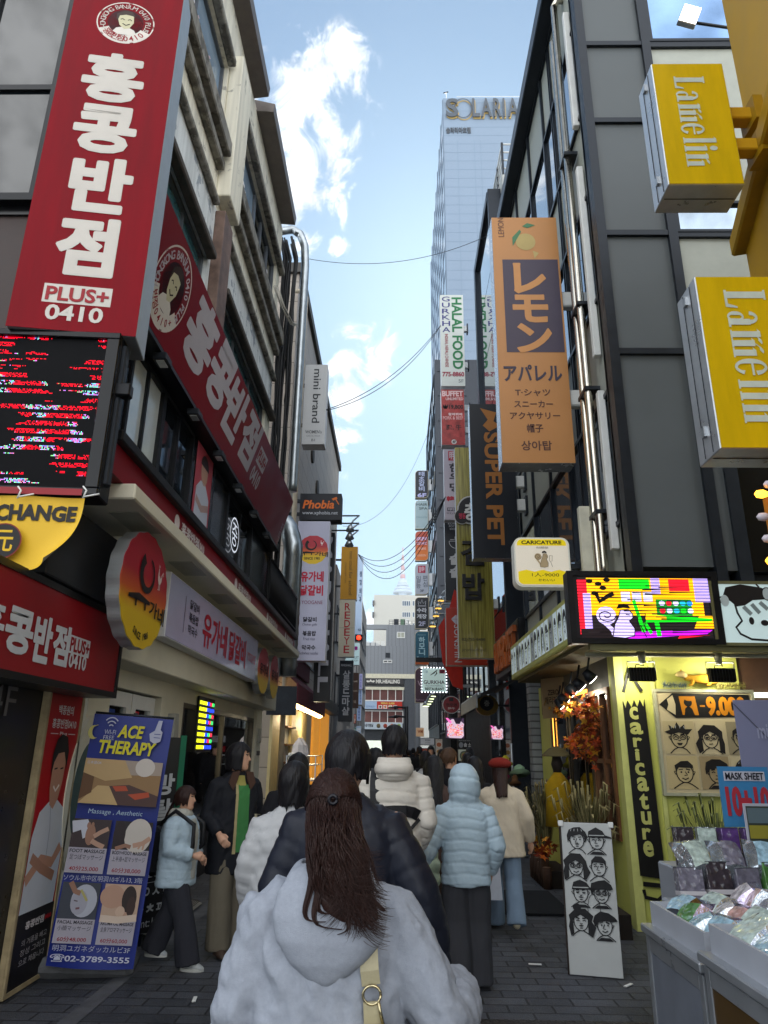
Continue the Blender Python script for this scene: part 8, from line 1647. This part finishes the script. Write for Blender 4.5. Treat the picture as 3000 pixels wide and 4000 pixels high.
for i in range(1500):          # fine falling lengths, swept to the right and curling at the tips
    a = r.uniform(-1.45, 1.45); z0 = r.uniform(-.06, .07); q = math.sqrt(max(.05, 1-(z0/.13)**2)); x0, y0 = math.sin(a)*.086*q, -math.cos(a)*.116*q
    lk = r.randrange(11); lx = (lk-5)/5; ln = .20+.07*((lk*37 % 11)/10)+.05*(lx > .3)+abs(r.gauss(0, .012))-.045; wv = .006+.012*((lk*17 % 7)/6); P = []; jx, jy = r.gauss(0, .006), r.gauss(0, .004)
    for j in range(15):
        t = j/14; g = min(1, t*1.5); tip = max(0, t-.72)/.28; x = x0*(1-g*.75)+lx*.066*g*(1-.2*t)+.085*t**2+wv*math.sin(6*t+lk*1.9)*t*1.5+tip**1.5*.06*math.sin(lk*2.3+.8)+jx*t; sm = min(1, t/.5); y = y0*(1-.25*g)-.01-.135*sm*sm*(3-2*sm)-.012*tip+jy; P.append(P1.hp(x, y, z0-ln*t+tip**2*.05*abs(math.sin(lk*1.7))))
    S.append(P)
for q, (xs_, xe, dz_, hk) in enumerate(((-.05, -.03, .13, -.05), (-.03, .01, .15, -.06), (0, .05, .16, .05), (.03, .09, .14, -.04), (.05, .13, .13, .06), (.06, .16, .1, .05), (-.02, .03, .11, -.07))):
    for i in range(45):
        jx, jy = r.gauss(0, .004), r.gauss(0, .003); P = []
        for j in range(14):
            t = j/13; x = xs_+(xe-xs_)*t+hk*math.sin(3.6*t)*t; z = -.12-dz_*t-.03*math.sin(3.1*t)+.05*max(0, t-.7)/.3*abs(hk)*8*.5; P.append(P1.hp(x+jx*(1-.7*t), -.19-.025*min(1, t*2)+jy, z))
        S.append(P)
tie = Vector((0, -.118, .062))
for i in range(700):           # crown drawn back over the skull into the tie
    a = r.uniform(-2.0, 2.0); d0 = Vector((math.sin(a)*.8, math.cos(a)*.9 if abs(a) < 1.6 else -.05, r.uniform(.12, .6))).normalized(); d1 = Vector((tie.x/.094, tie.y/.122, tie.z/.134)).normalized(); P = []; kk = 1.0+r.random()*.035
    for j in range(10):
        t = j/9; d = d0.lerp(d1, t); d = d.normalized() if d.length > .05 else d1; up_ = .012*math.sin(math.pi*t); P.append(P1.hp(d.x*.088*kk, d.y*.122*kk, d.z*.134*kk+up_))
    S.append(P)
P1.strands(S, brown, rad=.0014)
b = MB(); b.tube([P1.hp(.012*math.cos(t), -.128, .06+.012*math.sin(t)) for t in np.linspace(0, 6.28, 10)], .005, mat('hair_tie', '15151c', .4), 6); b.build('hair_tie', P1.e)
# shoulder bag
leather = mat('cream_leather', 'a39a7c', .45, var=.06, bump=.15, bscale=200); brass = mat('pale_brass', 'b9ac88', .25, 1.0, var=.05)
bag = empty('shoulder_bag', 'cream leather shoulder bag hanging on the back of the grey hoodie', 'bag', P1.e.location, rz=R(3)); b = MB()
PP = P1.drape(b, [(.105, 1.36), (.108, 1.31), (.112, 1.26), (.115, 1.22), (.12, 1.185)], .05, leather, off=.012); b.build('strap', bag)
T = P1.bvh(); k = P1.k
def onback(x, z, off): h = T.ray_cast(Vector((x*k, -1, z*k)), Vector((0, 1, 0))); return Vector((x*k, (h[0].y if h[0] else -.15)-off, z*k))
b = MB(); c = onback(.122, 1.165, .018); b.tube([c+Vector((.024*k*math.cos(a), -.002, .022*k*math.sin(a))) for a in np.linspace(0, 2*math.pi, 18)], .0035, brass, 6); c2 = c+Vector((.02, -.008, -.03)); b.tube([c+Vector((.016, -.004, -.012)), c2, c2+Vector((.008, -.002, -.03))], .004, brass, 6); b.build('ring', bag)
b = MB(); pts = [(.122, 1.15), (.124, 1.12), (.126, 1.08), (.128, 1.055)]; P1.drape(b, pts, .046, leather, off=.02); b.build('tab', bag)
b = MB(); cx = .13*k; rows = []
for z, wx, dy in ((1.1,.03,.02),(1.085,.055,.035),(1.06,.085,.05),(1.02,.12,.06),(.96,.15,.065),(.9,.165,.06),(.85,.12,.04)):
    yb = onback(.13, z, .0).y; rows.append([(cx+wx*math.cos(2*math.pi*i/24), yb-.05-dy*math.sin(2*math.pi*i/24), z*k) for i in range(24)])
b.rings(rows, leather); b.build('pouch', bag)

# ---- person in black just ahead
navy = cloth_mat('navy_black_nylon', '1b1e29', .45, .1, .1)
P2 = Person('person with thick black hair in a long black padded coat before the grey hoodie', -.2, 3.15, 1.67, 2, arms={-1: ((.27, -.02, 1.1), (.25, .1, .88)), 1: ((.31, -.06, 1.08), (.38, .0, .82))}, stride=.12, detail=.014)
P2.body(); P2.bottom(mat('black_trousers', '1b1c20', .8), .09, .08); P2.shoes(blackm); P2.top(navy, hem=.5, w=.205, d=.15, sleeve=.075, puff=.005, pspace=.11, shoulder=.2, flare=1.08, wr=.008); P2.hair(blackhair, .07, .03, 1.2, taper=.93, open_=50)
# ---- man in the beige down jacket with a black sling bag
beigej = cloth_mat('warm_grey_down', 'c6c0b6', .55, .06, .12, 120)
P3 = Person('tall man in a pale beige down jacket wearing a black sling bag', -.01, 5.4, 1.77, 0, arms={1: ((.225, -.05, 1.09), (.17, .1, .92)), -1: ((.22, -.05, 1.08), (.19, .12, .9))}, stride=-.16, detail=.011)
P3.body(); P3.bottom(mat('black_trousers', '1b1c20', .8), .085, .075); P3.shoes(blackm)
P3.top(beigej, hem=.9, w=.185, d=.145, sleeve=.066, puff=.009, pspace=.075, shoulder=.19, wr=.005); b = MB()
for t0 in range(7):
    t = t0/6; z = 1.47-.12*t; b.rings([[(x, y-.05-.05*math.sin(math.pi*min(1, .25+t*.7)), z*P3.k+dz) for x, y, _ in ring(0, 0, 0, (.085+.045*math.sin(math.pi*(.2+.75*t)))*P3.k, (.075+.03*math.sin(math.pi*t))*P3.k, 20, 2.2)] for dz in (-.02, .02)])
v, n, f = fuse(b, .01, 4); v = v+n*(.012*(np.abs(np.sin(np.pi*(v[:, 2]+.1*np.abs(v[:, 0]))/.085))-.6))[:, None]; mesh_obj('hood', P3.e, v, f, [beigej])
P3.hair(blackhair, .075, .03, 1.1, taper=.85, open_=66, rough=.008)
sling = empty('sling_bag', 'black nylon sling bag worn across the back of the beige down jacket', 'bag', P3.e.location); b = MB(); bn = mat('black_nylon', '131317', .5, var=.15)
P3.drape(b, [(-.12, 1.42), (-.125, 1.36), (-.125, 1.28), (-.12, 1.2), (-.11, 1.14)], .07, bn, off=.012); P3.drape(b, [(-.06, 1.155), (0, 1.16), (.08, 1.16), (.13, 1.15), (.165, 1.13)], .07, bn, off=.014); P3.drape(b, [(-.02, .96), (.03, .985), (.08, 1.02), (.13, 1.07), (.17, 1.11)], .022, bn, off=.012); b.build('strap', sling)
T = P3.bvh(); rows = []
for z, x0, x1, dy in ((1.2,-.15,-.09,.02),(1.16,-.18,-.04,.05),(1.08,-.2,-.025,.075),(.98,-.19,-.02,.075),(.9,-.16,-.03,.05),(.87,-.12,-.05,.02)):
    cx = (x0+x1)/2*P3.k; wx = (x1-x0)/2*P3.k; h = T.ray_cast(Vector((cx, -1, z*P3.k)), Vector((0, 1, 0))); yb = h[0].y if h[0] else -.17; rows.append([(cx+wx*math.cos(2*math.pi*i/18), yb-.02-dy*math.sin(2*math.pi*i/18), z*P3.k) for i in range(18)])
b = MB(); b.rings(rows, bn); b.build('pouch', sling); b = MB(); b.box((-.04, rows[3][4][1]-.085, .97*P3.k), (-.02, rows[3][4][1]-.06, .99*P3.k), mat('yellow_tag', 'b8941c', .5)); b.build('tag', sling)
# ---- child-size figure in the pale blue hooded down jacket
pblue = cloth_mat('pale_blue_down', 'a6bac6', .45, .06, .12, 120)
P4 = Person('person in a pale blue down jacket with the hood up and dark grey wide trousers', .53, 5.86, 1.49, 4, arms={-1: ((.33, -.06, 1.02), (.45, .03, .85)), 1: ((.265, -.05, 1.06), (.22, .08, .84))}, stride=.05, detail=.0105)
P4.body(); P4.bottom(cloth_mat('dark_grey_wool', '3a3b40', .85), .115, .125, low=.03); P4.shoes(mat('pale_trainer', 'a8a294', .6))
def hd(b):
    for zz in ((0),): pass
    b.rings([ring(0, .0, z*P4.k, rx*P4.k, ry*P4.k, 24, 2.2) for z, rx, ry in ((1.40,.12,.11),(1.44,.135,.13),(1.5,.14,.145),(1.58,.138,.15),(1.66,.11,.125),(1.71,.07,.08),(1.725,.02,.02))])
P4.top(pblue, hem=.76, w=.205, d=.15, sleeve=.076, puff=.008, pspace=.085, shoulder=.205, extra=hd, wr=.005)
# ---- red beret and cream coat
P5 = Person('woman in a red beret, cream coat and pale jeans walking by the shop', 1.05, 7.6, 1.53, -4, arms={1: ((.27, -.06, 1.1), (.3, .05, .86)), -1: ((.22, .06, 1.12), (.24, .1, .88))}, stride=-.22, detail=.013); P5.body(); P5.bottom(cloth_mat('pale_denim', '6f8296', .8), .095, .105, low=.04); P5.shoes(mat('cream_trainer', 'b0a890', .6)); P5.top(cloth_mat('cream_wool', 'c9bca6', .9, .05, .3), hem=.72, w=.2, d=.145, sleeve=.07, flare=1.2, wr=.008, name='coat'); P5.hair(hair_mat('dark_brown_hair', '2b1712'), .26, .03, 1.06, taper=.75, open_=55, flow=.45)
b = MB(); b.rings([[P5.hp(x, y-.03, z) for x, y, z in ring(0, 0, zz, rx, rx, 20, 2)] for zz, rx in ((.03,.1),(.05,.125),(.08,.13),(.12,.09),(.135,.03))], cloth_mat('red_wool', '7c241c', .95)); b.build('beret', P5.e)
b = MB(); q = (0.86, 7.35, .32); b.rings([[(x*(1-.18*t), y, z) for x, y, z in ((-.13, -.05, zz), (.13, -.05, zz), (.13, .05, zz), (-.13, .05, zz))] for zz, t in ((0, 0), (.2, .5), (.4, 1))], mat('white_carrier', 'a9aeb8', .5, var=.08), smooth=False); b.tube([(-.06, 0, .4), (-.05, 0, .52), (.05, 0, .52), (.06, 0, .4)], .006, whitepaint, 5); tag(b.build('shopping_bag', loc=q), 'white carrier bag hanging beside the pale jeans', 'bag')
# ---- long brown coat, quilted pale green bag
P6 = Person('woman with long black hair in an ankle length brown coat', .36, 7.0, 1.56, 0, stride=.1, detail=.014, arms={-1: ((.26, -.02, 1.1), (.24, .08, .86))}); P6.body(); P6.bottom(mat('black_trousers', '1b1c20', .8)); P6.shoes(blackm); P6.top(cloth_mat('brown_wool', '4a3a34', .9), hem=.12, w=.2, d=.14, sleeve=.066, flare=1.15, wr=.008, name='coat'); P6.hair(blackhair, .42, .03, 1.14, taper=.95, open_=50, flow=.25)
b = MB(); b.rings([ring(0, 0, z, rx, ry, 20, 2.6) for z, rx, ry in ((0,.05,.03),(.03,.12,.07),(.15,.15,.09),(.3,.15,.085),(.42,.12,.06),(.44,.08,.03))]); v, n, f = fuse(b, .012, 3); v = v+n*(.014*(np.abs(np.sin(np.pi*v[:, 2]/.11))-.5))[:, None]; o = mesh_obj('quilted_bag', None, v, f, [mat('pale_green_quilt', '8f9c86', .5, var=.2, vscale=14)]); o.location = (.23, 6.62, .42); tag(o, 'puffy pale green quilted bag hanging between the two down jackets', 'bag')
# ---- left: woman in the dark coat, girl in the pale blue jacket, small boy
P7 = Person('woman with a black bob in a black coat over a green cardigan', -1.4, 6.66, 1.65, -142, head_yaw=54, arms={1: ((.24, -.03, 1.09), (.2, .15, .95)), -1: ((.25, -.05, 1.08), (.26, .05, .83))}, stride=.05, detail=.012); P7.body(face=True); P7.bottom(cloth_mat('olive_grey_wool', '6a6355', .85), .1, .105, low=.05); P7.shoes(mat('brown_shoe', '3c2e26', .5))
grn, crm, ylw = cloth_mat('green_knit', '3f7a44', .9), cloth_mat('cream_knit', 'a89870', .9), cloth_mat('pale_yellow_knit', '9a9250', .9)
P7.top(cloth_mat('black_cotton', '16181f', .7), hem=.62, w=.2, d=.14, sleeve=.068, wr=.009, name='coat', flare=1.06, front_open=[(-.075, .055, grn, .8, 1.34), (.03, .06, crm, .78, 1.36), (-.045, .045, ylw, 1.34, 1.42)]); b = MB()
cm_ = mat('brown_corduroy', '4a342a', .9)
for sd in (-1, 1): b.prism([(sd*.03, 1.46), (sd*.1, 1.45), (sd*.13, 1.36), (sd*.085, 1.30), (sd*.05, 1.38)], .105, .125, cm_, M4=Matrix(((P7.k,0,0,0),(0,0,P7.k,0),(0,P7.k,0,0),(0,0,0,1))))
b.build('collar', P7.e); P7.hair(blackhair, .125, .045, 1.16, taper=.9, open_=58)
P8 = Person('girl with a brown ponytail in a pale blue quilted jacket and dark wide trousers', -1.74, 6.28, 1.30, -98, head_yaw=6, arms={1: ((.22, -.02, 1.1), (.12, .2, 1.04)), -1: ((.22, -.02, 1.1), (.16, .16, 1.0))}, stride=.24, detail=.0095); P8.body(face=True); P8.bottom(cloth_mat('charcoal_wool', '2c2d34', .85), .115, .12, low=.05); P8.shoes(mat('white_trainer', 'a8acac', .5), mat('rubber_sole', 'b9bab4', .6))
P8.top(cloth_mat('pale_blue_quilt', 'a9bcc8', .5, .06, .15, 150), hem=.74, w=.235, d=.18, sleeve=.092, puff=.009, pspace=.09, quilt=True, shoulder=.215, wr=.005, front_open=[(-.05, .05, cloth_mat('white_fleece', 'a9a9a0', .9), .8, 1.38)]); dbh = hair_mat('dark_brown_hair', '2b1712'); P8.hair(dbh, .07, .04, 1.14, taper=.85, open_=60); b = MB(); b.rings([ring(0, -.02, z*P8.k, rx*P8.k, ry*P8.k, 20) for z, rx, ry in ((1.38,.13,.11),(1.42,.14,.13),(1.46,.11,.11),(1.48,.09,.09))], cloth_mat('white_fleece', 'a9a9a0', .9)); b.build('hood', P8.e)
r = random.Random(8); S = []
for i in range(70): x0 = r.gauss(0, .012); S.append([P8.hp(x0+.01*math.sin(4*t+i), -.115-.07*math.sin(2.2*t)-.03*t+r.gauss(0, .004), -.02-.36*t) for t in np.linspace(0, 1, 9)])
P8.strands(S, dbh, rad=.006); bp = empty('backpack', 'small black backpack on the girl in the pale blue jacket', 'bag', P8.e.location, rz=R(-98)); b = MB(); b.box((-.13*P8.k, -.32*P8.k, .82*P8.k), (.13*P8.k, -.19*P8.k, 1.3*P8.k), bn, .04); b.build('pack', bp); b = MB()
for sd in (-1, 1): b.tube([(sd*.11*P8.k, -.2*P8.k, 1.32*P8.k), (sd*.13*P8.k, -.02, 1.46*P8.k), (sd*.13*P8.k, .19*P8.k, 1.33*P8.k), (sd*.14*P8.k, .2*P8.k, 1.12*P8.k), (sd*.15*P8.k, .04, .98*P8.k)], .018, bn, 6)
b.build('strap', bp)
P9 = Person('small boy with black hair in a pale top behind the woman in the black coat', -1.22, 7.25, 1.1, -40, detail=.013); P9.body(); P9.bottom(mat('black_trousers', '1b1c20', .8)); P9.shoes(blackm); P9.top(cloth_mat('grey_fleece', '6d6f74', .9), w=.2, sleeve=.07, wr=.006); P9.hair(blackhair, .06, .04, 1.14, taper=.9, open_=60)
tb = MB(); tb.rings([[(x, y, z) for x, y in ((-.14, -.03), (.14, -.03), (.14, .03), (-.14, .03))] for z in (0, .36)], mat('cream_canvas', 'a09880', .8), smooth=False); tb.tube([(-.07, 0, .36), (-.06, 0, .66), (.06, 0, .66), (.07, 0, .36)], .014, mat('cream_canvas', 'a09880', .8), 6); tag(tb.build('tote_bag', loc=(-1.12, 6.5, .42)), 'cream canvas tote bag hanging beside the green cardigan', 'bag')
ph = MB(); ph.box((-.035, -.005, -.07), (.035, .005, .07), blackgloss, .004); w_ = Matrix.Rotation(R(-142), 3, 'Z') @ Vector((-.26*P7.k, .07, .76*P7.k)); tag(ph.build('phone', loc=(P7.e.location.x+w_.x, P7.e.location.y+w_.y, w_.z)), 'black phone held low by the woman in the black coat', 'phone')
# ---- others in the crowd
wht_ = cloth_mat('white_down', 'a5a6a8', .5, .05, .1); blk_ = cloth_mat('black_wool', '17171c', .85)
def walker(label, X, Y, H, topm, hairm=blackhair, hl=.08, puff=0, hem=.8, rz=0, yaw=0, hw=1.12, tr=None, stride=.15, width=.2, op=55, **kw):
    p = Person(label, X, Y, H, rz, head_yaw=yaw, stride=stride, detail=.017); p.body(hands=False, face=False); p.bottom(tr or mat('black_trousers', '1b1c20', .8), .09, .08); p.shoes(blackm); p.top(topm, hem=hem, w=width, d=.145, sleeve=.072, puff=puff, wr=.008, **kw); p.hair(hairm, hl, .03, hw, taper=.9, open_=op, flow=.3 if hl > .2 else 0); return p
walker('person with a black bob in a white down jacket on the left of the crowd', -.57, 4.25, 1.53, wht_, hl=.14, puff=.011, hem=.72, width=.225, hw=1.18)
walker('woman with long straight black hair ahead of the white down jacket', -.78, 6.0, 1.57, blk_, hl=.4, hw=1.15)
walker('person with dark hair in a navy coat between the black coat and the beige jacket', -.2, 7.6, 1.62, navy, hl=.1)
walker('man with short brown hair turning his head right above the crowd', .66, 9.2, 1.64, blk_, hair_mat('mid_brown_hair', '4a3424'), hl=.06, yaw=-75, hw=1.1)
walker('woman with long black hair in a black coat left of the red beret', .86, 8.2, 1.55, blk_, hl=.36, hw=1.16, hem=.5)
walker('person with black hair in a dark coat right of the brown haired man', .98, 10.2, 1.58, blk_, hl=.1)
walker('person with black hair and a white hood beyond the beige down jacket', .42, 10.5, 1.6, wht_, hl=.1)
w1 = walker('person with a short black bob and pale blue shirt by the brown coat', .39, 8.5, 1.5, cloth_mat('pale_blue_shirt', '7f8fa0', .8), hl=.12)
hz_ = None
w2 = walker('distant pedestrian in dark clothes among the far crowd', .1, 12.5, 1.62, blk_, hl=.1)
r = random.Random(3)
for i in range(34):
    c = copy_tree(w2 .e); c.location = (r.uniform(-1.5, 1.8), 11.5+i*.85, .006); c.rotation_euler.z = r.choice((0, 0, math.pi))+r.uniform(-.2, .2); c.scale = [r.uniform(.95, 1.08)]*3; c['group'] = 'far crowd in dark clothes'
w2.e['group'] = 'far crowd in dark clothes'
walker('waiter in a dark brown shirt inside the restaurant window', -3.3, 9.5, 1.7, cloth_mat('brown_shirt', '4a2f22', .8), hl=.05, rz=-100, yaw=0); walker('diner in a pale shirt seen through the restaurant window', -3.6, 10.9, 1.5, cloth_mat('pale_shirt', 'a8a6a0', .8), hl=.1, rz=60)
# ------------------------------------------------------------------ the air: far things fade
b = MB(); b.box((-900, -40, -1), (900, 1800, 450)); hz = structure(b.build('haze'), 'stuff')
m = bpy.data.materials.new('haze'); N, L = nodes_of(m); N.clear(); o = N.new('ShaderNodeOutputMaterial'); v = N.new('ShaderNodeVolumePrincipled'); v.inputs['Color'].default_value = (.86, .92, 1, 1); v.inputs['Density'].default_value = .0003; v.inputs['Anisotropy'].default_value = .3; L.new(v.outputs[0], o.inputs['Volume']); hz.data.materials.append(m)
